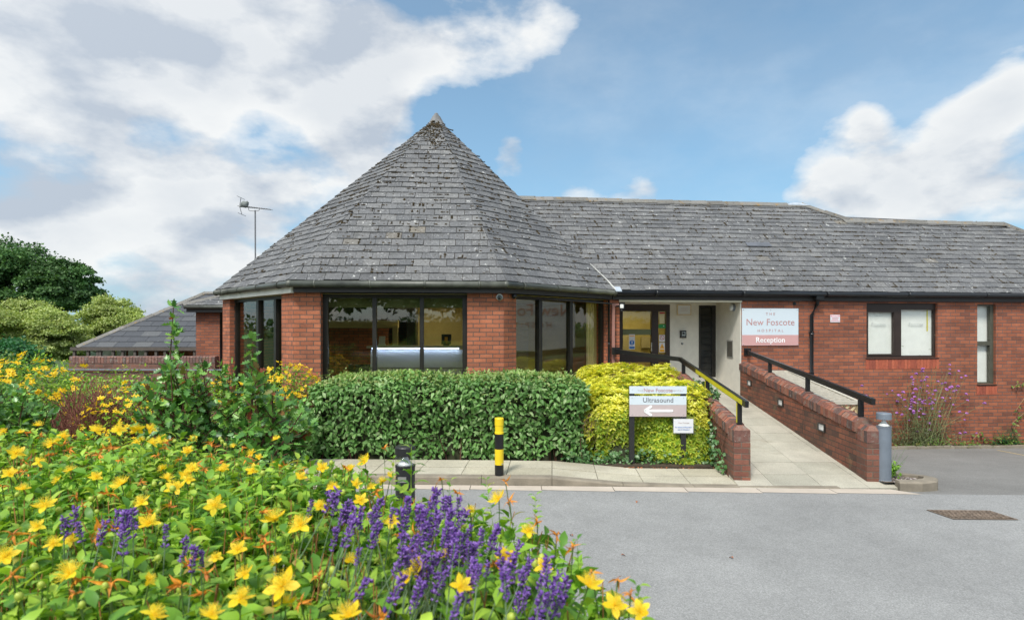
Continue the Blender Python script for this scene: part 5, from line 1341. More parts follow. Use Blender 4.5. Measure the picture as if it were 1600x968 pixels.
# fallen leaves on the tarmac
for i, (x, y, lb) in enumerate(((870, 832, 'fallen brown leaf on the tarmac, left of a pair beside the flowers'), (895, 836, 'fallen brown leaf on the tarmac, right of a pair beside the flowers'), (996, 782, 'fallen brown leaf on the tarmac close to the pale kerb strip'), (970, 866, 'fallen tiny brown leaf on the tarmac nearest the camera'), (1146, 871, 'single tiny leaf alone in the middle of the open tarmac'))):
    p = onz(x, y, .012); tv, tf = leaf_t(.6, 3, .25, .3); v_, f_ = stamp(tv, tf, np.array([p]), frames(np.array([[math.cos(i * 2.1), math.sin(i * 2.1), .1]]), np.array([[0, .2, 1.]])), np.array([.045])); o = npmesh('fallen_leaf', v_, f_, 'leaf_dead'); tag(o, lb, 'leaf', 'fallen leaves on the road')

# lit ceiling panels seen through the lobby door and the reception glass
for i, (p, sx, sy, lb) in enumerate(((W(1.3, 2.4, 2.585), 1.3, .9, 'lit ceiling panel in the lobby behind the glass door'), (Vector((-2.0, 13.2, 2.58)), 1.2, .6, 'lit ceiling panel over the reception desk'))):
    t = empty('ceiling_light', p, lb, 'light'); m = MB(); m.box(p.x, p.y, p.z - .012, sx, sy, .010); m.build('panel', 'lamp_panel', t)
    m = MB()
    for dx, dy, wx, wy in ((0, sy / 2 + .012, sx + .05, .024), (0, -sy / 2 - .012, sx + .05, .024), (sx / 2 + .013, 0, .024, sy), (-sx / 2 - .013, 0, .024, sy)): m.box(p.x + dx, p.y + dy, p.z - .02, wx, wy, .04)
    m.build('frame', 'lamp_white', t)
# ------------------------------------------------------------------ planting
def unit(v): return v / (np.linalg.norm(v, axis=1, keepdims=True) + 1e-9)
def noise3(Pn, f, seed=0):
    """cheap smooth lumps from a few sines"""
    r = np.random.default_rng(seed); o = np.zeros(len(Pn))
    for _ in range(7):
        d = r.normal(size=3); d /= np.linalg.norm(d); o += np.sin(Pn @ d * f * r.uniform(.6, 1.6) + r.uniform(0, 6.3))
    return o / 3.2
def box_surface(x0, x1, y0, y1, z0, z1, n, depth, lump=.05, lf=9, rnd=.18, seed=1, faces=(1, 1, 1, 1, 1), topfn=None):
    """leaf positions and outward normals on a clipped box; faces: front, back, left, right, top"""
    ar = [(x1 - x0) * (z1 - z0) * faces[0], (x1 - x0) * (z1 - z0) * faces[1], (y1 - y0) * (z1 - z0) * faces[2], (y1 - y0) * (z1 - z0) * faces[3], (x1 - x0) * (y1 - y0) * faces[4]]
    k = rng.choice(5, n, p=np.array(ar) / sum(ar)); a, b = rng.random(n), rng.random(n)
    Pn = np.zeros((n, 3)); N = np.zeros((n, 3))
    for i, (fn, nn) in enumerate(((lambda a, b: (x0 + a * (x1 - x0), y0 + 0 * a, z0 + b * (z1 - z0)), (0, -1, 0)), (lambda a, b: (x0 + a * (x1 - x0), y1 + 0 * a, z0 + b * (z1 - z0)), (0, 1, 0)),
                                   (lambda a, b: (x0 + 0 * a, y0 + a * (y1 - y0), z0 + b * (z1 - z0)), (-1, 0, 0)), (lambda a, b: (x1 + 0 * a, y0 + a * (y1 - y0), z0 + b * (z1 - z0)), (1, 0, 0)),
                                   (lambda a, b: (x0 + a * (x1 - x0), y0 + b * (y1 - y0), z1 + 0 * a), (0, 0, 1)))):
        q = k == i; Pn[q] = np.stack(fn(a[q], b[q]), 1); N[q] = nn
    # round the edges: pull towards an inset box by radius rnd
    c = np.clip(Pn, [x0 + rnd, y0 + rnd, -9], [x1 - rnd, y1 - rnd, z1 - rnd]); d = Pn - c; L = np.linalg.norm(d, axis=1, keepdims=True)
    far = L[:, 0] > rnd; Pn[far] = (c + d / L * rnd)[far]; N = np.where(L > .01, unit(d), N)
    if topfn is not None:
        s = topfn(Pn[:, 0], Pn[:, 1]) / z1; Pn[:, 2] = z0 + (Pn[:, 2] - z0) * (topfn(Pn[:, 0], Pn[:, 1]) - z0) / (z1 - z0)
    Pn += N * (noise3(Pn, lf, seed) * lump)[:, None] - N * (rng.random(n) ** 1.5 * depth)[:, None]
    return Pn, N
def leaves(name, Pn, N, mat, size, tmpl, parent, out=.5, droop=-.3, jit=.6, smooth=True):
    n = len(Pn); D = N * out + rand_dirs(n) * 1.0; D[:, 2] += droop
    D = unit(D); NN = unit(N + rand_dirs(n) * jit + np.array([0, 0, .35]))
    v, f = stamp(tmpl[0], tmpl[1], Pn, frames(D, NN), size if np.ndim(size) else rng.uniform(size * .7, size * 1.2, n))
    return npmesh(name, v, f, mat, parent, smooth)
L_SM, L_MD, L_Q = leaf_t(.52, 2, .10, .12), leaf_t(.46, 3, .14, .12), quad_t(.6)
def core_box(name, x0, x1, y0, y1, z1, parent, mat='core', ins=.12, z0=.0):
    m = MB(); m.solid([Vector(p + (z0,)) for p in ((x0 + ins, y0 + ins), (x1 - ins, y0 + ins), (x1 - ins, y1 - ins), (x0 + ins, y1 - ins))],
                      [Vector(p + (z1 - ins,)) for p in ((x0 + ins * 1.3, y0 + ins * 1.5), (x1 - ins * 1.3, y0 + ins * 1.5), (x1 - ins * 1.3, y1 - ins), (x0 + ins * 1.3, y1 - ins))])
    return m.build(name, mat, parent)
def twigs(name, Ps, Ds, mat, parent, r=.006):
    tv, tf = np.array([(-1, 0, -.6), (1, 0, -.6), (0, 0, 1), (-.4, 1, -.3), (.4, 1, -.3), (0, 1, .4)]), [np.array([(0, 1, 4, 3), (1, 2, 5, 4), (2, 0, 3, 5)])]
    Lg = np.linalg.norm(Ds, axis=1); S = np.stack([np.full(len(Ps), 1.) * r, Lg, np.full(len(Ps), 1.) * r], 1)
    v, f = stamp(tv, tf, Ps, frames(Ds, np.tile((.1, .2, 1.), (len(Ps), 1))), S)
    return npmesh(name, v, f, mat, parent, False)

# clipped hedge
hx0, hx1, hy0, hy1, hz = (474 - CX) / F * 8.6, (926 - CX) / F * 8.6, 8.60, 9.72, 1.245
t = empty('clipped_hedge', ((hx0 + hx1) / 2, 9.1, 0), 'long clipped evergreen hedge with glossy oval leaves under the reception windows', 'hedge')
Pn, N = box_surface(hx0, hx1, hy0, hy1, .07, hz, 14500, .13, lump=.085, lf=4.2, rnd=.32)
# leaning out a little at the top of the front face, ragged hem below
Pn[:, 1] += np.where(N[:, 1] < -.4, .10 * (1 - Pn[:, 2] / hz) , 0)
low = Pn[:, 2] < .13 + .08 * noise3(Pn * np.array([1, 0, 0]), 8, 5); keep = ~low
Pn, N = Pn[keep], N[keep]
leaves('foliage', Pn, N, 'leaf_hedge', .092, L_MD, t, out=.35, droop=-.45, jit=.55)
Pt, Nt = box_surface(hx0 + .05, hx1 - .05, hy0 + .05, hy1, .9, hz + .0, 3600, .03, lump=.085, lf=4.2, rnd=.32, faces=(0.15, 0, .1, .1, 1), seed=1)
leaves('new_leaves', Pt + np.array([0, 0, .02]), Nt, 'leaf_shoot', .062, L_MD, t, out=.9, droop=.1, jit=.8)
n = 160; Ps = np.stack([rng.uniform(hx0 + .1, hx1 - .1, n), rng.uniform(hy0 + .1, hy1 - .1, n), np.full(n, hz - .02)], 1); Ds = rand_dirs(n) * .03 + np.array([0, 0, .09]); 
tw = twigs('shoot', Ps, Ds, 'twig', t, .004); tag(tw, kind='stuff')
Pq = np.repeat(Ps + Ds, 4, 0); leaves('shoot_leaves', Pq + rng.normal(size=Pq.shape) * .014, np.tile((0, 0, 1.), (len(Pq), 1)), 'leaf_shoot', .05, L_MD, t, out=1.0, droop=0)
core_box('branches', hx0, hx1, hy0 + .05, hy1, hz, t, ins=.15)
n = 70; Ps = np.stack([rng.uniform(hx0 + .1, hx1 - .1, n), rng.uniform(hy0 + .1, hy0 + .5, n), np.zeros(n)], 1); twigs('stems', Ps, np.stack([rng.normal(0, .06, n), rng.normal(0, .05, n), np.full(n, .4)], 1), 'twig', t, .012)

# golden shrub
gx0, gx1, gy0, gy1 = 1.20, 3.0, 8.66, 11.7
t = empty('golden_shrub', (2.1, 10, 0), 'bright yellow-green clipped shrub between the hedge and the ramp wall', 'shrub')
def gtop(x, y): return np.interp(y, [8.5, 8.9, 9.3, 11.7], [.80, 1.00, 1.06, 1.30])
def gold(n, dep, seed=3):
    Pn, N = box_surface(gx0, gx1 + .0, gy0, gy1, .06, 1.1, n, dep, lump=.15, lf=5, rnd=.30, seed=seed, topfn=gtop, faces=(1.6, 0, .7, .2, 1))
    mx = 2.98 + .068 * (Pn[:, 1] - 7.7); ov = Pn[:, 0] > mx; Pn[ov, 0] = mx[ov] - rng.random(ov.sum()) * .15
    back = (Pn[:, 1] > 10.4) & (Pn[:, 0] < 1.22 + (10.4 - Pn[:, 1]) * .2); return Pn, N
tuft = []
for a in range(5): 
    th = a * 2 * math.pi / 5; lv, lf = leaf_t(.42, 2, .1, .1); c, s = math.cos(th), math.sin(th)
    Rz = np.array([[c, -s, 0], [s, c, 0], [0, 0, 1]]); tl = np.array([[1, 0, 0], [0, .85, -.5], [0, .5, .85]]); tuft.append((lv @ (Rz @ tl).T, lf))
tuft = merge(tuft)
Pn, N = gold(5200, .15)
hgt = Pn[:, 2] / gtop(Pn[:, 0], Pn[:, 1]); sel = hgt + .25 * noise3(Pn, 5, 8) * 1.0 + rng.normal(0, .12, len(Pn)) > np.where(N[:, 1] < -.5, .74, .46)
# each tuft faces outward: template +z is the tuft axis
def tufts(name, P_, N_, mat, size, parent):
    n = len(P_); ax = unit(N_ + rand_dirs(n) * .45 + np.array([0, 0, .35])); D = unit(np.cross(ax, rand_dirs(n))); v, f = stamp(tuft[0], tuft[1], P_, frames(D, ax), rng.uniform(size * .75, size * 1.2, n)); return npmesh(name, v, f, mat, parent)
tufts('golden_foliage', Pn[sel], N[sel], 'leaf_gold', .074, t); 
P2, N2 = gold(2200, .22, 3); 
tufts('green_foliage', np.concatenate([Pn[~sel], P2 - N2 * .03]), np.concatenate([N[~sel], N2]), 'leaf_lime', .074, t)
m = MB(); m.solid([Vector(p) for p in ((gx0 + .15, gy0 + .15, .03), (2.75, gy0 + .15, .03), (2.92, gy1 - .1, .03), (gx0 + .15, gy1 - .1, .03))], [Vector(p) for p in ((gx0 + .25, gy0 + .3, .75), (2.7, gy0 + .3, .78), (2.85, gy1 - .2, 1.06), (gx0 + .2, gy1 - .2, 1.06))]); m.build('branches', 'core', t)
n = 260; Ps = np.stack([rng.uniform(1.02, 1.42, n), rng.uniform(8.78, 9.4, n), rng.uniform(.15, .55, n)], 1); twigs('bare_twigs', Ps, np.stack([rng.normal(0, .12, n), rng.normal(-.05, .08, n), rng.uniform(.12, .35, n)], 1), 'twig_bare', t, .004)

# ivy over the left ramp wall and along the foot of the shrub
t = empty('ivy', P3(3.0, 9.6, 0), 'dark green ivy spilling over the left ramp wall and creeping along its foot', 'climber')
n = 1500; Y = rng.uniform(8.55, 10.95, n); w = np.exp(-((Y - 9.75) / .75) ** 2); a = rng.random(n); X0 = 2.92 + a * .36 * w; 
Z = rampz(Y) + .60 + .21 * w + rng.normal(0, .035, n) - .35 * np.maximum(0, (X0 - 3.14)) * 2.2 
keep = rng.random(n) < w * 1.1 + .05; Pn = np.stack([X0 + .068 * (Y - 7.7), Y, Z], 1)[keep]; N = unit(np.tile((.3, -.3, 1.), (len(Pn), 1)) + rand_dirs(len(Pn)) * .3)
n = 260; Y = rng.uniform(7.98, 8.9, n); Z = rng.uniform(.05, .75, n) ; k = (Z < .72 - .55 * (8.9 - Y) / .9 + .1) ; Pb = np.stack([2.90 + .068 * (Y - 7.7) - rng.random(n) * .04, Y, Z], 1)[k]; Nb = np.tile((-.6, -.8, .2), (len(Pb), 1))
n = 750; Pc = np.stack([rng.uniform(.75, 2.95, n), rng.uniform(8.55, 8.80, n) , rng.random(n) ** 2.5 * .20 + .03], 1); Nc = np.tile((0, -.6, .7), (n, 1)) 
Pn, N = np.concatenate([Pn, Pb, Pc]), np.concatenate([N, Nb, Nc])
leaves('foliage', Pn, N, 'leaf_ivy', .062, leaf_t(.85, 2, .1, .1), t, out=.4, droop=-.3, jit=.6)
n = 60; Y = rng.uniform(8.1, 10.6, n); Ps = np.stack([2.91 + .068 * (Y - 7.7), Y, rng.uniform(.1, .5, n)], 1); twigs('stems', Ps, np.stack([rng.normal(0, .02, n), rng.normal(0, .15, n), rng.uniform(.1, .4, n)], 1), 'twig', t, .006)
n = 260; Pn = np.stack([rng.uniform(.3, 2.9, n), rng.uniform(8.38, 8.58, n), np.full(n, .03)], 1); v, f = stamp(*leaf_t(.6, 2, .2, .2), Pn, frames(rand_dirs(n) * np.array([1, 1, .1]), np.tile((0, 0, 1.), (n, 1))), rng.uniform(.02, .05, n)); o = npmesh('leaf_litter', v, f, 'leaf_dead'); tag(o, 'brown fallen leaves gathered along the back of the pavement', kind='stuff')

# ------------------------------------------------------------------ holly
HT = holly_t()
def holly(t, stems, nleaf, size, young=0, mat='leaf_holly', seed=0, spread=.05, side=.22):
    """stems: list of (base, tip); every stem branches, leaves sit along the branches"""
    mb = MB(); LP, LD = [], []; YP, YD = [], []
    for bi, (b, tp, lead) in enumerate(stems):
        b, tp = np.array(b, float), np.array(tp, float); L = np.linalg.norm(tp - b); d = (tp - b) / L
        mid_ = (b + tp) / 2 + rng.normal(0, .02, 3); mb.tube([b, mid_, tp], [.009, .006, .0025], 5)
        nb = int(L * (26 if lead else 20)) + 2
        for k in range(nb):
            s = rng.uniform(.12, 1) ** .8; p = b + (tp - b) * s; dd = rand_dirs(1)[0] * np.array([1, 1, .5]) + d * .55 + np.array([0, 0, .12]); dd /= np.linalg.norm(dd)
            l = side * rng.uniform(.35, 1.1) * (1.25 - s) * (1 if not lead else (.45 if s > .5 else 1.2)); q = p + dd * l
            if l > .05: mb.tube([p, q], [.004, .002], 4, cap=False)
            nl = max(2, int(l / .016))
            for j in range(nl):
                r_ = p + dd * l * (j + .6) / nl; LP.append(r_); LD.append(dd * .5 + rand_dirs(1)[0])
        for j in range(int(L / .022)):
            s = rng.uniform(.2, 1); (YP if (young and s > .55) else LP).append(b + (tp - b) * s); (YD if (young and s > .55) else LD).append(d * .4 + rand_dirs(1)[0])
    LP, LD = np.array(LP), np.array(LD); print('holly leaves', len(LP))
    if len(LP) > nleaf: k = rng.choice(len(LP), nleaf, replace=False); LP, LD = LP[k], LD[k]
    N_ = unit(rand_dirs(len(LP)) * .7 + np.array([0, -.25, .9])); LP = LP + unit(LD) * .01
    v, f = stamp(HT[0], HT[1], LP, frames(LD, N_), rng.uniform(size * .7, size * 1.25, len(LP))); npmesh('foliage', v, f, mat, t, False)
    if YP:
        YP, YD = np.array(YP), np.array(YD); v, f = stamp(HT[0], HT[1], YP, frames(YD, unit(rand_dirs(len(YP)) * .7 + np.array([0, -.3, .8]))), rng.uniform(size * .7, size * 1.15, len(YP))); npmesh('young_leaves', v, f, 'leaf_holly_young', t, False)
    mb.build('branches', 'twig', t)
YH = 3.35
t = empty('holly_bush', (-1.6, YH, 0), 'green holly bush with two tall leading shoots, in front of the left brick pier', 'shrub')
st = []
def hp(x, y, Y): return tuple(at(x, y, Y))
st.append((hp(278, 730, 3.3), hp(271, 480, 3.3), 1)); st.append((hp(392, 720, 3.4), hp(396, 522, 3.45), 1))
for k in range(46):
    x = 215 + 280 * rng.random(); top = 552 + 46 * rng.random() + abs(x - 330) ** 1.6 * .022; Y = rng.uniform(3.0, 3.8); bx = 345 + (x - 345) * .45
    st.append((hp(bx + rng.normal(0, 18), 765, Y), hp(x, top, Y + rng.normal(0, .12)), 0))
for k in range(12):
    x = 380 + 115 * rng.random(); st.append((hp(400 + rng.normal(0, 20), 745, 3.3), hp(x, 590 + (x - 380) * .55 + 30 * rng.random(), 3.3 + rng.normal(0, .1)), 0))
holly(t, st, 9500, .050, young=1, side=.17)
YH2 = 4.7
t = empty('holly_bush', (-3.9, YH2, 0), 'dark holly bush with small blue-green leaves at the far left edge', 'shrub')
st = []
for k in range(44):
    x = -60 + 150 * rng.random(); top = 602 + 26 * rng.random() + max(0, x - 45) * .8; st.append((hp(-10 + (x) * .6, 760, YH2 + rng.normal(0, .2)), hp(x, top, YH2 + rng.normal(0, .25)), 0))
holly(t, st, 4500, .06, side=.22)

# ------------------------------------------------------------------ hypericum (St John's wort)
def petal_t():
    v, f = leaf_t(.50, 4, -.10, .10); v = v.copy(); v[:, 0] *= 1.0; return v, f
def flower_mesh():
    """open flower: five petals that twist and bend back, and a big brush of stamens; radius about 1"""
    pet = []; sta = []
    for a in range(5):
        th = a * 2 * math.pi / 5 + rng.normal(0, .1); c, s = math.cos(th), math.sin(th); v, f = petal_t()
        bend = rng.uniform(-.35, .45); tw = rng.normal(0, .35); x = v[:, 0] * (.95 + .35 * v[:, 1]); y = v[:, 1]
        w = np.stack([x, y * (1 - .12 * abs(bend)), v[:, 2] * .5 + bend * y ** 2 + tw * x * y + .05], 1); w = w @ np.array([[c, -s, 0], [s, c, 0], [0, 0, 1]]).T; pet.append((w, f))
    n = 130; P_ = np.zeros((n, 3)); ph_ = rng.uniform(0, 2 * math.pi, n); el = rng.uniform(.25, 1.45, n); D = np.stack([np.cos(ph_) * np.cos(el), np.sin(ph_) * np.cos(el), np.sin(el)], 1); ll = rng.uniform(.6, .92, n)
    sta.append(stamp(np.array([(-.014, 0, 0), (.014, 0, 0), (.010, 1, 0), (-.010, 1, 0)]), [np.array([(0, 1, 2, 3)])], P_, frames(D, rand_dirs(n)), ll))
    sta.append(stamp(np.array([(-.035, 0, 0), (0, .035, 0), (.035, 0, 0), (0, 0, .05)]), [np.array([(0, 1, 3), (1, 2, 3), (2, 0, 3)])], D * ll[:, None], frames(D, rand_dirs(n)), np.ones(n)))
    return pet, sta
def flower_obj():
    pet, sta = flower_mesh(); me = asobj('flower', merge(pet + sta), 'petal_yellow'); me.materials.append(MATS['stamen'])
    npt = sum(len(f) for v, fs in pet for f in fs); me.polygons.foreach_set('material_index', [0 if i < npt else 1 for i in range(len(me.polygons))]); return me
def withered_mesh():
    parts = []
    for a in range(7):
        D = unit(np.array([[rng.normal(), rng.normal(), rng.uniform(-.8, 1.1)]])); v, f = leaf_t(.3, 4, .5 * rng.choice([-1, 1]), .35); v, f = stamp(v, f, np.zeros((1, 3)), frames(D, rand_dirs(1)), np.array([rng.uniform(.5, 1.)])); parts.append((v, f))
    return merge(parts)
def bud_mesh():
    m = MB(); m.ball((0, 0, .6), .5, 10, (1, 1, 1.2))
    parts = [(np.array([tuple(p) for p in m.v]), [np.array([f for f in m.f])])]
    for a in range(5):
        th = a * 1.257; c, s = math.cos(th), math.sin(th); v, f = leaf_t(.55, 3, .25, .15); w = v @ np.array([[1, 0, 0], [0, .75, -.66], [0, .66, .75]]).T * .75; w = w @ np.array([[c, -s, 0], [s, c, 0], [0, 0, 1]]).T; parts.append((w, f))
    return merge(parts)
def asobj(name, vf, mat):
    me = bpy.data.meshes.new(name); V, fl = vf; me.from_pydata([tuple(p) for p in V], [], [tuple(int(i) for i in q) for f in fl for q in f]); me.materials.append(MATS[mat])
    me.polygons.foreach_set('use_smooth', [True] * len(me.polygons)); me.update(); return me
FLM = [flower_obj() for _ in range(6)]
WIM = [asobj('withered_flower', withered_mesh(), 'petal_orange') for _ in range(3)]
BUM = [asobj('bud', bud_mesh(), 'bud_green')]
STALKS = []
def place(name, mesh, p, ax, size, parent):
    if name in ('flower', 'bud', 'withered_flower'): STALKS.append((parent, tuple(p), tuple(Vector(ax).normalized())))
    o = bpy.data.objects.new(name, mesh); COL.objects.link(o); o.parent = parent; o.location = Vector(p) - wloc(parent)
    q = Vector(ax).normalized().to_track_quat('Z', 'Y'); o.rotation_mode = 'QUATERNION'; from mathutils import Quaternion
    o.rotation_quaternion = q @ Quaternion((0, 0, 1), random.uniform(0, 6.28)); o.scale = (size,) * 3; return o
# a leafy sprig: stem with pairs of opposite leaves, each pair turned by a right angle
def sprig_t(npairs=6, L=1.0, ls=.34):
    parts = []; stem = []
    lv, lf = leaf_t(.44, 3, .16, .10)
    for k in range(npairs):
        y = L * (.18 + .80 * k / (npairs - 1)); s = ls * (1 - .38 * (k / (npairs - 1))) 
        for side_ in (1, -1):
            th = (k % 2) * math.pi / 2 + (0 if side_ > 0 else math.pi) + rng.normal(0, .25); el = rng.uniform(.1, .55) + .25 * (k / npairs)
            D = np.array([[math.cos(th) * math.cos(el), math.sin(el), math.sin(th) * math.cos(el)]]); Nn = np.array([[0, 1, 0]]) - D * .2
            parts.append(stamp(lv, lf, np.array([[0, y, 0]]) + D * .02, frames(D, Nn), np.array([s * rng.uniform(.85, 1.15)])))
    sv = np.array([(-.009, -.25, 0), (.009, -.25, 0), (.005, 1, 0), (-.005, 1, 0), (0, -.25, -.009), (0, -.25, .009), (0, 1, .005), (0, 1, -.005)]); parts.append((sv * np.array([1, L, 1]), [np.array([(0, 1, 2, 3), (4, 5, 6, 7)])]))
    return merge(parts)
SPR = [sprig_t() for _ in range(4)]
# near bed: outline of the mound top, seen from above
edge = [(-3.6, 2.75), (-2.0, 2.62), (-1.5, 2.5), (-1.1, 2.38), (-.80, 2.28), (-.56, 2.08), (-.34, 1.84), (-.14, 1.66), (.05, 1.50), (.12, 1.30), (.165, 1.10), (.19, .93), (.19, .5)]
def edgeX(Y): ys = [p[1] for p in edge][::-1]; xs_ = [p[0] for p in edge][::-1]; return np.interp(Y, ys, xs_)
HYP = empty('hypericum_bush', (-.8, 1.2, 1.2), 'large foreground bush with big yellow brush-centred flowers and orange withered ones, nearest the camera', 'shrub')
HY2 = empty('hypericum_bush', (-1.4, 2.3, 1.2), 'yellow-flowered bush directly behind the nearest one, running along in front of the holly', 'shrub')
YS = 1.75
def bush_of(Y): return HYP if Y < YS else HY2
def mound_z(X, Y): return 1.565 + .04 * noise3(np.stack([X, Y, X * 0], 1), 6, 11) - .02 * (Y > 2.0)
def sample_bed(n, ymin=.62, ymax=2.7, power=1.0):
    Y = ymin + (ymax - ymin) * rng.random(n) ** power; xe = edgeX(Y); xl = -(.97 * Y + .45); X = xl + (xe - xl) * rng.random(n); return X, Y, xe - X
sh = []
for (x, y, Y, h) in ((642, 770, 1.72, .115), (612, 745, 1.74, .05), (770, 800, 1.60, .075), (835, 812, 1.42, .05), (905, 890, 1.2, .05), (700, 790, 1.66, .06), (1000, 968, 1.0, .05), (560, 735, 1.74, .03)):
    q = at(x, y, Y); sh.append((q.x, q.y, q.z - .03, h + .03))
sh = np.array(sh)
for t, lo, hi, ns in ((HYP, .62, YS, 1250), (HY2, YS, 2.7, 1250)):
    X, Y, e = sample_bed(ns, lo, hi); Z = mound_z(X, Y) - .20 - np.clip(.09 - e, 0, .09) * 1.6 - rng.random(len(X)) * .06; parts = []
    for k in range(4):
        s = slice(k, None, 4); n = len(X[s]); out = np.exp(-np.maximum(e[s], 0) / .09)
        D = np.stack([rng.normal(0, .34, n) + out * .55, rng.normal(0, .32, n) + out * .35 * (Y[s] > 1.3), np.ones(n)], 1)
        parts.append(stamp(SPR[k][0], SPR[k][1], np.stack([X[s], Y[s], Z[s]], 1), frames(D, rand_dirs(n)), rng.uniform(.15, .235, n)))
    if t is HYP:
        n = len(sh); parts.append(stamp(*SPR[0], sh[:, :3], frames(np.stack([rng.normal(0, .12, n) - .03, rng.normal(0, .1, n), np.ones(n)], 1), rand_dirs(n)), sh[:, 3] * 1.15))
    v, f = merge(parts); npmesh('foliage', v, f, 'leaf_hyp', t)
    n = 1400; Y = rng.uniform(lo if lo > 1 else .3, hi, n); xe = edgeX(Y); zz = rng.uniform(1.0, 1.5, n); Pn = np.stack([xe + .05 - (1.55 - zz) * .18 * rng.random(n), Y, zz], 1); leaves('lower_foliage', Pn, np.tile((.8, .3, .3), (n, 1)), 'leaf_hyp', .06, L_MD, t, out=.6)
    n = 2500; X, Y, e = sample_bed(n, lo, hi); Pn = np.stack([X, Y, rng.uniform(1.30, 1.46, n)], 1); leaves('under_foliage', Pn, np.tile((0, 0, 1.), (n, 1)), 'leaf_hyp', .065, L_MD, t, out=.2)
    n = 420; X, Y, e = sample_bed(n, lo, hi); twigs('stems', np.stack([X, Y, np.full(n, 1.2)], 1), np.stack([rng.normal(0, .06, n), rng.normal(0, .06, n), np.full(n, .34)], 1), 'twig_orange', t, .003)
# flowers: those one can pick out in the photo first (pixel, apparent radius in pixels), then a scatter farther back
def bedpt(x, y, dz=0):
    z = 1.585 + dz; return at(x, y, F * (HC - z) / (y - CY))
big_fl = [(430, 812, 34), (470, 822, 30), (110, 898, 40), (442, 915, 38), (190, 757, 19), (273, 762, 18), (222, 785, 17), (335, 790, 19), (70, 790, 20), (25, 708, 17), (80, 694, 15), (570, 720, 15), (780, 780, 20), (232, 818, 20), (372, 858, 18), (826, 830, 17),
          (150, 672, 14), (185, 672, 14), (215, 672, 14), (235, 670, 12), (545, 962, 30), (375, 935, 26), (432, 686, 9), (62, 722, 12), (920, 912, 26), (960, 945, 24), (8, 870, 24), (655, 885, 22), (700, 868, 20), (612, 815, 16), (636, 905, 20), (470, 745, 12), (395, 735, 14), (300, 730, 12), (345, 735, 12),
          (15, 740, 13), (110, 735, 12), (150, 745, 12), (610, 745, 11), (330, 960, 22), (240, 960, 20), (1000, 955, 14), (735, 800, 15), (790, 870, 15), (720, 915, 18), (500, 790, 14), (850, 885, 16), (520, 760, 11), (60, 665, 11), (100, 680, 11)]
for (x, y, rp_) in big_fl:
    if y < 690: p = at(x, y, 2.45)
    else: p = bedpt(x, y, .0)
    sz = min(.034, max(.022, rp_ / F * p.y * .92)); place('flower', random.choice(FLM), p, (random.gauss(0, .45), -.35 + random.gauss(0, .4), 1), sz, bush_of(p.y))
def scat(n, lo, hi, fn):
    for i in range(n): X, Y, e = sample_bed(1, lo, hi); fn(float(X[0]), float(Y[0]), float(mound_z(X, Y)[0]), bush_of(float(Y[0])))
pf = lambda s0, s1: (lambda X, Y, z, tt: place('flower', random.choice(FLM), (X, Y, z + random.uniform(-.005, .02)), (random.gauss(0, .5), -.3 + random.gauss(0, .4), 1), random.uniform(s0, s1), tt))
scat(14, .95, YS, pf(.015, .024)); scat(58, YS, 2.68, pf(.016, .026))
big_w = [(283, 915, 24), (295, 880, 20), (20, 835, 20), (20, 900, 18), (150, 838, 15), (175, 700, 10), (380, 690, 9), (330, 712, 10), (245, 712, 10), (600, 680, 8), (895, 855, 16), (870, 835, 12), (925, 893, 14), (690, 748, 12), (790, 752, 11), (715, 770, 10), (540, 730, 9), (965, 905, 12), (320, 895, 20), (45, 845, 16), (410, 800, 14), (258, 690, 8), (470, 940, 18), (985, 930, 12), (840, 815, 10)]
for (x, y, rp_) in big_w:
    p = bedpt(x, max(y, 700), .01); place('withered_flower', random.choice(WIM), p, (random.gauss(0, .5), random.gauss(0, .5), 1), max(.018, rp_ / F * p.y * .9), bush_of(p.y))
pw = lambda X, Y, z, tt: place('withered_flower', random.choice(WIM), (X, Y, z), (random.gauss(0, .5), random.gauss(0, .5), 1), random.uniform(.016, .030), tt)
scat(36, .9, YS, pw); scat(60, YS, 2.65, pw)
pb_ = lambda X, Y, z, tt: place('bud', BUM[0], (X, Y, z + random.uniform(-.015, .02)), (random.gauss(0, .3), random.gauss(0, .3), 1), random.uniform(.010, .017), tt)
scat(97, .85, YS, pb_); scat(60, YS, 2.65, pb_)

for tt in (HYP, HY2):
    S_ = [(p, ax) for (q, p, ax) in STALKS if q is tt]; Pp_ = np.array([s[0] for s in S_]); Dd = -np.array([s[1] for s in S_]) * .03 + np.array([0, .01, -.09]) + rng.normal(0, .012, (len(S_), 3)); tag(twigs('flower_stalks', Pp_, Dd, 'stem_green', tt, .0016), kind='stuff')
# lavender
def lav_mesh():
    parts = []; m = MB(); m.ball((0, .5, 0), .5, 5, (.40, 1, .40)); bl = (np.array([tuple(q) for q in m.v]), [np.array(m.f)])
    ys = [0, .17, .3, .41, .51, .61, .70, .78, .86, .93]
    if random.random() < .5: ys[0] = -.12
    for k, y in enumerate(ys):
        r = .12 * (1 - .45 * max(0, y)); m_ = random.randint(4, 7)
        for a in range(m_):
            th = rng.uniform(0, 6.28); up_ = rng.uniform(.2, 1.3); D = np.array([[math.cos(th), math.sin(th), up_]]); Pq = np.array([[math.cos(th) * r * .3, math.sin(th) * r * .3, y + rng.normal(0, .02)]])
            parts.append(stamp(bl[0], bl[1], Pq, frames(D, np.array([[0, 0, 1.]])), np.array([rng.uniform(.11, .23)])))
    return merge(parts)
LAM = [asobj('flower_spike', lav_mesh(), 'lavender') for _ in range(8)]
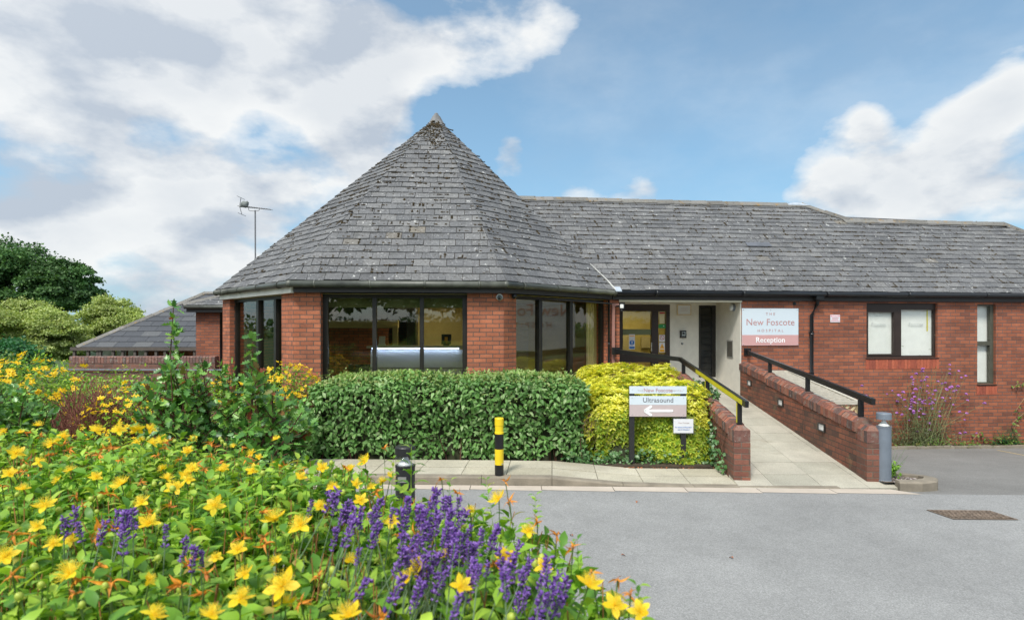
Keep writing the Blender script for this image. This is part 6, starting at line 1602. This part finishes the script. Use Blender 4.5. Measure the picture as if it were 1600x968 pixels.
def lavender(label, spots, root, lean, name='lavender_plant', group=None):
    t = empty(name, root, label, 'lavender'); mb = MB()
    for (p, sz) in spots:
        p = Vector(p); ax = Vector((lean[0] + random.gauss(0, .20), lean[1] + random.gauss(0, .2), 1)).normalized()
        place('flower_spike', random.choice(LAM), p, ax, sz, t)
        L = random.uniform(.16, .30); b = p - ax * L + Vector((-lean[0] * .06, 0, -.02)); mb.tube([b, p - ax * L * .45 - Vector((0, 0, .006)), p + ax * sz * .9], [.0017, .0014, .0011], 5, cap=False)
    mb.build('stems', 'stem_lav', t)
    n = 240; B = np.array([tuple(Vector(random.choice(spots)[0]) - Vector((lean[0] * .2, 0, .2))) for _ in range(n)]) + rng.normal(0, .03, (n, 3)); D = np.stack([lean[0] + rng.normal(0, .3, n), rng.normal(0, .3, n), np.ones(n)], 1)
    v, f = stamp(*leaf_t(.09, 2, .1, .1), B, frames(D, rand_dirs(n)), rng.uniform(.05, .09, n)); npmesh('foliage', v, f, 'leaf_lav', t)
    return t
def spots(poly, n, ydist, smin=.034, smax=.060):
    out_ = []
    while len(out_) < n:
        cx_, cy_, rx, ry, tl = random.choice(poly); a = random.gauss(0, .5), random.gauss(0, .5); x, y = cx_ + a[0] * rx, cy_ + a[1] * ry + a[0] * rx * tl
        if y > 990 or abs(a[0]) > 1.2 or abs(a[1]) > 1.2: continue
        z = 1.64 - .02 + random.uniform(-.03, .03) if False else None
        Yd = ydist(x, y) + random.gauss(0, .04); out_.append((at(x, y + 20, Yd), random.uniform(smin, smax)))
    return out_
def yd(x, y): return float(np.interp(y, [730, 800, 870, 968], [1.50, 1.30, 1.12, .95]))
lavender('lavender clump at the right with dense violet spikes leaning over the bush rim', spots([(715, 825, 55, 42, .5), (750, 865, 65, 48, .4), (800, 885, 55, 48, .3), (695, 870, 40, 60, 0), (820, 900, 45, 55, 0), (840, 930, 40, 40, 0), (710, 900, 50, 50, 0)], 56, yd), (.0, 1.2, 1.3), (.30, .0))
lavender('lavender clump in the middle foreground, left of the densest violet spikes', spots([(525, 785, 45, 30, .5), (590, 800, 55, 38, .1), (655, 820, 45, 45, .2), (560, 820, 60, 40, 0), (640, 860, 50, 50, 0), (600, 920, 80, 60, 0), (690, 800, 30, 30, 0)], 54, yd), (-.3, 1.2, 1.3), (.16, .0))
lavender('small sparse tuft of violet lavender spikes at the left of the near flower bed', [(bedpt(x, y + 22, .0), s * .9) for x, y, s in ((100, 815, .05), (112, 808, .06), (128, 820, .045), (154, 830, .055), (188, 815, .06), (198, 822, .07), (208, 812, .06), (192, 840, .055), (258, 828, .045), (285, 855, .05), (300, 868, .05), (315, 862, .035), (180, 808, .05))], (-.9, 1.3, 1.3), (.03, .0))

# ------------------------------------------------------------------ yellow shrubs and brown shrub in the middle distance
def flower_small():
    parts = []
    for a in range(5):
        th = a * 1.257; c, s = math.cos(th), math.sin(th); v, f = leaf_t(.6, 2, -.1, .05); parts.append((v @ np.array([[c, -s, 0], [s, c, 0], [0, 0, 1]]).T, f))
    m = MB(); m.ball((0, 0, .15), .22, 5); parts.append((np.array([tuple(q) for q in m.v]), [np.array(m.f)])); return merge(parts)
def cluster_small():
    f3 = []
    for k in range(3):
        v, f = flower_small(); o = rng.normal(0, .9, 3) if k else np.zeros(3); a = rand_dirs(1) * np.array([.6, .6, .4]) + np.array([0, 0, .9]); M_ = frames(np.cross(a, rand_dirs(1)), a); f3.append(stamp(v[:, [0, 1, 2]], f, o[None], M_, np.array([rng.uniform(.7, 1.05)])))
    return merge(f3)
FSM = [asobj('flower_cluster', cluster_small(), 'petal_yellow') for _ in range(3)]
def yshrub(label, cx_, cy_, rx, ry, z0, z1, nl, nf, fs=.033, dens=1, clus=None, name='hypericum_shrub'):
    t = empty(name, (cx_, cy_, 0), label, 'shrub', None); n = nl
    d = rand_dirs(n); d[:, 2] = np.abs(d[:, 2]); r = 1 - rng.random(n) ** 1.5 * .35; lump = 1 + .12 * noise3(d, 6, int(abs(cx_) * 10)); Pn = np.stack([cx_ + d[:, 0] * rx * r * lump, cy_ + d[:, 1] * ry * r * lump, z0 + d[:, 2] * (z1 - z0) * r * lump], 1)
    leaves('foliage', Pn, d, 'leaf_hyp', .05, L_SM, t, out=.6, droop=0)
    for k in range(nf):
        d1 = rand_dirs(1)[0]; d1[2] = abs(d1[2]) * .9 + .1; d1[1] = -abs(d1[1]) if random.random() < .8 else d1[1]
        if clus: 
            c = random.choice(clus); d1 = unit((np.array(c) + rng.normal(0, .22, 3))[None])[0]
        l = 1.03 + .12 * noise3(d1[None], 6, int(abs(cx_) * 10))[0]; p = (cx_ + d1[0] * rx * l, cy_ + d1[1] * ry * l, z0 + d1[2] * (z1 - z0) * l); place('flower_cluster', random.choice(FSM), p, Vector(d1) + Vector((random.gauss(0, .3), random.gauss(0, .3), .3)), fs * random.uniform(.7, 1.15), t)
    n2 = 120; Ps = np.stack([rng.normal(cx_, rx * .2, n2), rng.normal(cy_, ry * .2, n2), np.full(n2, 0.)], 1); twigs('stems', Ps, np.stack([rng.normal(0, rx * .4, n2), rng.normal(0, ry * .4, n2), np.full(n2, (z1) * .75)], 1), 'twig', t, .006)
    return t
def px2X(x, Y): return (x - CX) / F * Y
yshrub('rounded yellow-flowered shrub at the far left edge, beyond the dark holly', px2X(38, 6.6), 6.6, .75, .7, .9, 1.68, 2600, 99, .045)
yshrub('yellow-flowered shrub in the middle distance between the brown twiggy shrub and the holly', px2X(215, 6.0), 6.0, .60, .6, .35, 1.38, 3000, 99, .036)
yshrub('small yellow-flowered shrub directly behind the tall holly shoots', px2X(330, 7.9), 7.9, .95, .5, .7, 1.34, 2400, 95, .036)
yshrub('yellow-flowered shrub at the foot of the tall left window and brick pier', px2X(450, 9.3), 9.3, .62, .4, .8, 1.38, 1800, 85, .040)
def brown(label, cx_, cy_, rx, ry, z1, n, green=400):
    t = empty('brown_shrub', (cx_, cy_, 0), label, 'shrub'); d = rand_dirs(n); d[:, 2] = np.abs(d[:, 2]); r = rng.uniform(.45, .95, n)
    Ps = np.stack([cx_ + d[:, 0] * rx * r, cy_ + d[:, 1] * ry * r, z1 * d[:, 2] * r], 1); Ds = unit(d + rand_dirs(n) * .8 + np.array([0, 0, .5])) * rng.uniform(.06, .16, n)[:, None]
    twigs('twigs', Ps, Ds, 'twig_red', t, .0045); n2 = 60; twigs('stems', np.stack([rng.normal(cx_, .1, n2), rng.normal(cy_, .1, n2), np.zeros(n2)], 1), np.stack([rng.normal(0, rx * .5, n2), rng.normal(0, ry * .5, n2), np.full(n2, z1 * .8)], 1), 'twig_red', t, .008)
    g = rand_dirs(green); g[:, 2] = np.abs(g[:, 2]); Pg = np.stack([cx_ + g[:, 0] * rx, cy_ + g[:, 1] * ry, z1 * g[:, 2]], 1); leaves('foliage', Pg, g, 'leaf_brown', .035, L_SM, t)
brown('brown twiggy half-dead shrub in the left middle distance', px2X(122, 5.9), 6.1, .62, .6, 1.50, 6500)
brown('low brown twiggy hedge end beside the left end of the clipped hedge', px2X(455, 8.9), 9.1, .55, .45, 1.12, 5200)
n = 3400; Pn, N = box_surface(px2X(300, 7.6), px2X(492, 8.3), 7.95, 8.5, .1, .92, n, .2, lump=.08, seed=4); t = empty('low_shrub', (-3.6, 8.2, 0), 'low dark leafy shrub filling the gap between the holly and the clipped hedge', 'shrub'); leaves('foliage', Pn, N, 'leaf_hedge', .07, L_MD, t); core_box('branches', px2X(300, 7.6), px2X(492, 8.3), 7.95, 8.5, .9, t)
# green filler shrubs further left, below the garden wall
for i, (x, Y, rx, z1, lb, mt) in enumerate(((20, 9.5, 1.1, 1.62, 'leafy green shrub at the far left below the pale trees', 'leaf_weed'), (150, 11.0, 1.7, 1.30, 'low green shrub at the foot of the weathered garden wall', 'leaf_hyp'))):
    t = empty('green_shrub', (px2X(x, Y), Y, 0), lb, 'shrub'); n = 4200; d = rand_dirs(n); d[:, 2] = np.abs(d[:, 2]); r = (1 - rng.random(n) * .3) * (1 + .12 * noise3(d, 7, i)); Pn = np.stack([px2X(x, Y) + d[:, 0] * rx * r, Y + d[:, 1] * .8 * r, z1 * d[:, 2] * r], 1); leaves('foliage', Pn, d, mt, .07, L_SM, t); m = MB(); m.ball((px2X(x, Y), Y, 0), .62, 10, (rx, .8, z1)); m.build('branches', 'core', t)

# ------------------------------------------------------------------ verbena and weeds at the foot of the brick wall
t = empty('verbena', onlot(1445, 697), 'airy tall purple verbena growing against the brick wall below the big window', 'flowering plant')
mb = MB(); heads = []
wpl = lambda x, y, off: onplane(x, y, W(0, .15 - off, 0), WN)
for k in range(46):
    bx = 1445 + random.gauss(0, 17); off = random.uniform(.06, .35); b = wpl(bx, 696, off); tx_, ty_ = 1440 + random.gauss(0, 34) + 12, 556 + abs(random.gauss(0, 46)); ty_ = min(ty_, 676)
    ty_ = max(ty_, 558 + abs(tx_ - 1468) * .7); q = wpl(tx_, ty_, off); mid_ = (b + q) / 2 + Vector((random.gauss(0, .04), random.gauss(0, .03), .08)); mb.tube([b, mid_, q], [.005, .004, .002], 4, cap=False); heads.append(q)
    for j in range(3):
        s = random.uniform(.45, .95); p = b + (q - b) * s; r_ = p + Vector((random.gauss(0, .10), random.gauss(0, .04), random.uniform(.05, .2))); mb.tube([p, r_], [.003, .0015], 4, cap=False); heads.append(r_)
for (x, y) in ((1347, 602), (1352, 618), (1358, 636), (1370, 605), (1510, 615), (1512, 625), (1507, 655), (1510, 645), (1380, 660), (1350, 650)): q = wpl(x, y, .2); mb.tube([wpl(1420 + (x - 1420) * .3, 696, .2), (wpl(1420, 696, .2) + q) / 2 + Vector((0, 0, .12)), q], [.004, .003, .002], 4, cap=False); heads.append(q)
mb.build('stems', 'stem_verb', t)
vm = MB(); 
for k in range(9): vm.ball((random.gauss(0, .5), random.gauss(0, .5), random.gauss(0, .25)), .42, 4, (1, 1, .8))
VM = asobj('flower_head', (np.array([tuple(q) for q in vm.v]), [np.array(vm.f)]), 'verbena')
random.shuffle(heads)
for q in heads[:99]: place('flower_head', VM, q, (0, 0, 1), random.uniform(.022, .042), t)
n = 3000; bx = rng.normal(1440, 26, n); Pn = np.array([tuple(wpl(x, 697 - abs(h), o)) for x, h, o in zip(bx, rng.exponential(20, n), rng.uniform(.02, .35, n))]); v, f = stamp(*leaf_t(.16, 2, .2, .1), Pn, frames(rand_dirs(n) + np.array([0, 0, .5]), rand_dirs(n)), rng.uniform(.04, .11, n)); npmesh('foliage', v, f, 'leaf_verb', t)
t = empty('fern_like_weed', onlot(1572, 697), 'bushy dark green fern-like plant at the foot of the wall right of the verbena', 'plant')
fr_p = []
for k in range(38):
    b = Vector(wpl(1572 + random.gauss(0, 7), 697, .22)); th = random.uniform(0, math.pi * 2); L = random.uniform(.32, .66); el = random.uniform(.35, 1.35); d = Vector((math.cos(th) * math.cos(el), math.sin(th) * math.cos(el) * .5, math.sin(el)))
    for j in range(12):
        for s_ in (1, -1):
            p = b + d * L * (j + 2) / 13 - Vector((0, 0, .06 * (j / 12) ** 2)); sd = d.cross(Vector((0, 0, 1))).normalized() * s_; fr_p.append((p, sd + d * .4, .075 * (1.1 - j / 14)))
v, f = stamp(*leaf_t(.4, 2, .15, .05), np.array([tuple(a[0]) for a in fr_p]), frames(np.array([tuple(a[1]) for a in fr_p]), np.tile((0, -.3, 1.), (len(fr_p), 1))), np.array([a[2] for a in fr_p])); npmesh('fronds', v, f, 'leaf_fern', t)
t = empty('bramble', onlot(1590, 690), 'thin trailing bramble stems climbing the brick wall at the right edge', 'climber')
mb = MB(); lp_ = []
for pts in ([(1596, 696), (1585, 670), (1592, 650), (1588, 640), (1600, 622)], [(1590, 696), (1582, 660), (1596, 648), (1606, 640)], [(1583, 606), (1590, 599), (1597, 600), (1604, 597)], [(1530, 697), (1520, 686), (1532, 674), (1540, 684)], [(1500, 697), (1504, 676)]):
    q = [wpl(x, y, .06) for x, y in pts]; mb.tube(q, .005, 4, cap=False)
    for a, b in zip(q[:-1], q[1:]):
        for s in np.linspace(0, 1, 4): lp_.append(tuple(a + (b - a) * float(s)))
mb.build('stems', 'twig_bare', t); lp_ = np.array(lp_); leaves('foliage', lp_, np.tile((0, -1., .2), (len(lp_), 1)), 'leaf_weed', .08, leaf_t(.6, 2, .1, .1), t)
n = 1500; u = rng.uniform(0, 13, n) ; ff = Facet(W(s_por + 1, -.02, 0), W(s_por + 14, -.02, 0)); hh = rng.random(n) ** 2 * .17 * (1 + .9 * noise3(np.stack([u, u * 0, u * 0], 1), 3, 2)); Pn = np.array([tuple(ff.pt(a, -c_, -.60 + b)) for a, b, c_ in zip(u, hh, rng.uniform(0, .4, n))]); v, f = stamp(*leaf_t(.45, 2, .2, .1), Pn, frames(rand_dirs(n) + np.array([0, 0, .6]), rand_dirs(n)), rng.uniform(.03, .08, n)); o = npmesh('wall_foot_weeds', v, f, 'leaf_weed'); tag(o, 'low green weeds in a strip along the foot of the brick wall', kind='stuff')
n = 260; Pn = np.stack([rng.normal(5.08, .055, n), rng.normal(7.83, .06, n), .06 + rng.random(n) * .17], 1); t = empty('young_plant', (5.08, 7.83, .04), 'small bright green plant in the tiny gravel bed beside the grey bollard lamp', 'plant'); leaves('foliage', Pn, np.tile((0, -.2, 1.), (n, 1)), 'leaf_bright', .05, leaf_t(.6, 2, .1, .1), t, out=.4, droop=0)
n = 10; mb = MB()
for k in range(9): a = Vector((5.1 + random.gauss(0, .02), 7.85, .05)); q = a + Vector((random.uniform(.05, .2), random.gauss(0, .05), random.uniform(.15, .42))); mb.tube([a, q], [.003, .0015], 4, cap=False)
mb.build('stems', 'stem_lav', t)
t = empty('seedling', (5.25, 10.6, 1.06), 'small pale weed growing up through the lattice top of the timber enclosure', 'plant'); q = onplane(1308, 608, nr, up) if False else at(1305, 610, 10.2)
Pn = np.array(tuple(q)) + rng.normal(0, .05, (70, 3)) * np.array([1.4, 1, .8]); leaves('foliage', Pn, np.tile((0, 0, 1.), (70, 1)), 'leaf_shoot', .05, leaf_t(.3, 2, .1, .1), t)

# ------------------------------------------------------------------ trees
def tree(name, label, base, crowns, nleaf, lsize, mat, trunk_r, seed, zsq=.8, limb=9, group=None, dens_=1.0):
    """crowns: list of (centre, radius vector); trunk and limbs run up into them"""
    t = empty(name, base, label, 'tree', group); r = np.random.default_rng(seed); B = Vector(base); mb = MB()
    top = Vector(crowns[0][0]); mb.tube([B, B + (top - B) * .35 + Vector((.1, 0, 0)), B + (top - B) * .8], [trunk_r, trunk_r * .7, trunk_r * .35], 8)
    LPs, LNs = [], []
    for (c, rv) in crowns:
        c = np.array(c, float); rv = np.array(rv, float); nb = max(10, int(limb * 4 * dens_))
        d = r.normal(size=(nb, 3)); d /= np.linalg.norm(d, axis=1, keepdims=True); d[:, 2] = np.where(d[:, 2] < -.35, -d[:, 2], d[:, 2])
        cc = c + d * rv * r.uniform(.45, .92, nb)[:, None]; br = rv.mean() * r.uniform(.20, .36, nb) / dens_ ** .5
        for k in range(nb):
            if k < limb: s = B + (top - B) * r.uniform(.3, .75); mb.tube([s, Vector((Vector(cc[k]) + s) / 2) + Vector((0, 0, rv[2] * .08)), Vector(cc[k])], [trunk_r * .3, trunk_r * .16, trunk_r * .05], 5, cap=False)
            m_ = int(nleaf / nb / len(crowns)); dd = r.normal(size=(m_, 3)); dd /= np.linalg.norm(dd, axis=1, keepdims=True); dd[:, 2] = np.where(dd[:, 2] < -.2, -dd[:, 2] * .6, dd[:, 2])
            rad = br[k] * (1 - r.random(m_) ** 2 * .5 + .35 * r.random(m_) ** 8) * (1 + .3 * np.sin(dd[:, 0] * 7 + k) * np.cos(dd[:, 2] * 6))
            LPs.append(cc[k] + dd * rad[:, None] * np.array([1.15, 1.15, zsq])); LNs.append(dd)
    LPs, LNs = np.concatenate(LPs), np.concatenate(LNs); n = len(LPs)
    D = unit(LNs * .3 + r.normal(size=(n, 3))); Nn = unit(LNs + r.normal(size=(n, 3)) * .5 + np.array([0, 0, .5])); v, f = stamp(*quad_t(.75), LPs, frames(D, Nn), r.uniform(lsize * .6, lsize * 1.3, n))
    npmesh('crown', v, f, mat, t, False); mb.build('trunk', 'trunk', t, smooth=True); return t
def cr(x0, x1, y0, y1, Y, dy=1.0):
    a, b = at(x0, y1, Y), at(x1, y0, Y); return ((a.x + b.x) / 2, Y, (a.z + b.z) / 2), ((b.x - a.x) / 2, (b.x - a.x) / 2 * dy, (b.z - a.z) / 2)
Yo = 58
tree('oak_tree', 'large dark green oak standing highest behind the pale trees at the far left', (px2X(30, Yo), Yo, -.74), [cr(-80, 95, 378, 540, Yo), cr(40, 150, 405, 530, Yo)], 110000, .27, 'leaf_oak', .6, 1, limb=16, dens_=1.8)
Yp = 27
tree('pale_tree', 'pale yellow-green tree at the left edge in front of the oak', (px2X(40, Yp), Yp, -.74), [cr(-60, 105, 466, 600, Yp), cr(30, 135, 485, 610, Yp)], 100000, .095, 'leaf_pale', .25, 2, limb=14, dens_=2.6)
tree('pale_tree', 'pale yellow-green tree nearer the pavilion roof, right of its twin', (px2X(185, Yp + 3), Yp + 3, -.74), [cr(118, 225, 463, 600, Yp + 3), cr(175, 250, 485, 600, Yp + 3)], 95000, .10, 'leaf_pale', .25, 3, limb=14, dens_=2.6)
tree('dark_shrub_tree', 'low dark green bush between the pale trees and the yellow flowers at the left edge', (px2X(25, 22), 22, -.74), [cr(-60, 62, 528, 640, 22)], 9000, .13, 'leaf_fern', .12, 4)
# the trees across the road behind the camera: they show in the window glass
for (X, Y, rx, sd) in ((-23, 13, 5, 14), (-26, 4, 5, 15), (27, 9, 5, 16), (25, 16, 4, 17), (-19, -17, 6, 5), (-9, -19, 6, 6), (1, -18, 6, 7), (11, -19, 6, 8), (21, -16, 6, 9), (-29, -8, 6, 10), (26, -4, 5, 12)):
    tree('roadside_tree', 'broad dark tree outside the frame, seen only as a reflection in the window glass', (X, Y, -.74), [((X, Y, 4.2), (rx, 3.5, 4.2))], 9000, .45, 'leaf_oak', .3, sd, group='trees seen only as reflections in the window glass')
t = empty('boundary_hedge', (0, -13, -.74), 'tall boundary hedge across the road, seen only as a reflection in the window glass', 'hedge')
n = 16000; Pn, N = box_surface(-34, 34, -14, -12.6, -.7, 2.6, n, .25, lump=.25, lf=2, rnd=.3, seed=9, faces=(.1, 1, 1, 1, 1)); leaves('foliage', Pn, N, 'leaf_oak', .22, L_Q, t); core_box('branches', -34, 34, -14, -12.6, 2.5, t, z0=-.7)
# leafy ground cover on the sloping sides of the bank, and the far tree line
def bank_pts(n, a0, a1, b0, b1):
    s, h = rng.random(n), rng.random(n); a0, a1, b0, b1 = map(np.array, (a0, a1, b0, b1)); tp = a0 + (a1 - a0) * s[:, None]; bt = b0 + (b1 - b0) * s[:, None]; return bt + (tp - bt) * h[:, None] + rng.random((n, 3)) * np.array([.0, .0, .10])
G = np.concatenate([bank_pts(2600, (.02, -.6, 1.2), (.02, 1.1, 1.2), (.2, -1.6, 0), (.2, 1.6, 0)), bank_pts(1500, (.02, 1.1, 1.2), (-.5, 1.9, 1.2), (.2, 1.6, 0), (-.3, 3.0, 0)), bank_pts(4500, (-.5, 1.9, 1.2), (-4.6, 2.5, 1.15), (-.3, 3.0, 0), (-5.4, 3.6, 0))])
leaves('bank_ground_cover', G, np.tile((.5, .4, .6), (len(G), 1)), 'leaf_hyp', .085, L_MD, None, out=.4, droop=-.1); tag(bpy.data.objects['bank_ground_cover'], 'leafy ground cover on the sides of the raised flower bank', kind='stuff')
n = 26000; th = rng.uniform(0, 2 * math.pi, n); rr_ = rng.uniform(150, 175, n); hh = 3.6 + 1.2 * noise3(np.stack([np.cos(th), np.sin(th), th * 0], 1), 22, 3); Pn = np.stack([np.cos(th) * rr_, np.sin(th) * rr_, -.7 + rng.random(n) * hh * 1.1], 1)
leaves('distant_woods', Pn, np.stack([-np.cos(th), -np.sin(th), th * 0 + .3], 1), 'leaf_oak', 1.3, L_Q, None); tag(bpy.data.objects['distant_woods'], 'far belt of woods beyond the fields', kind='stuff')
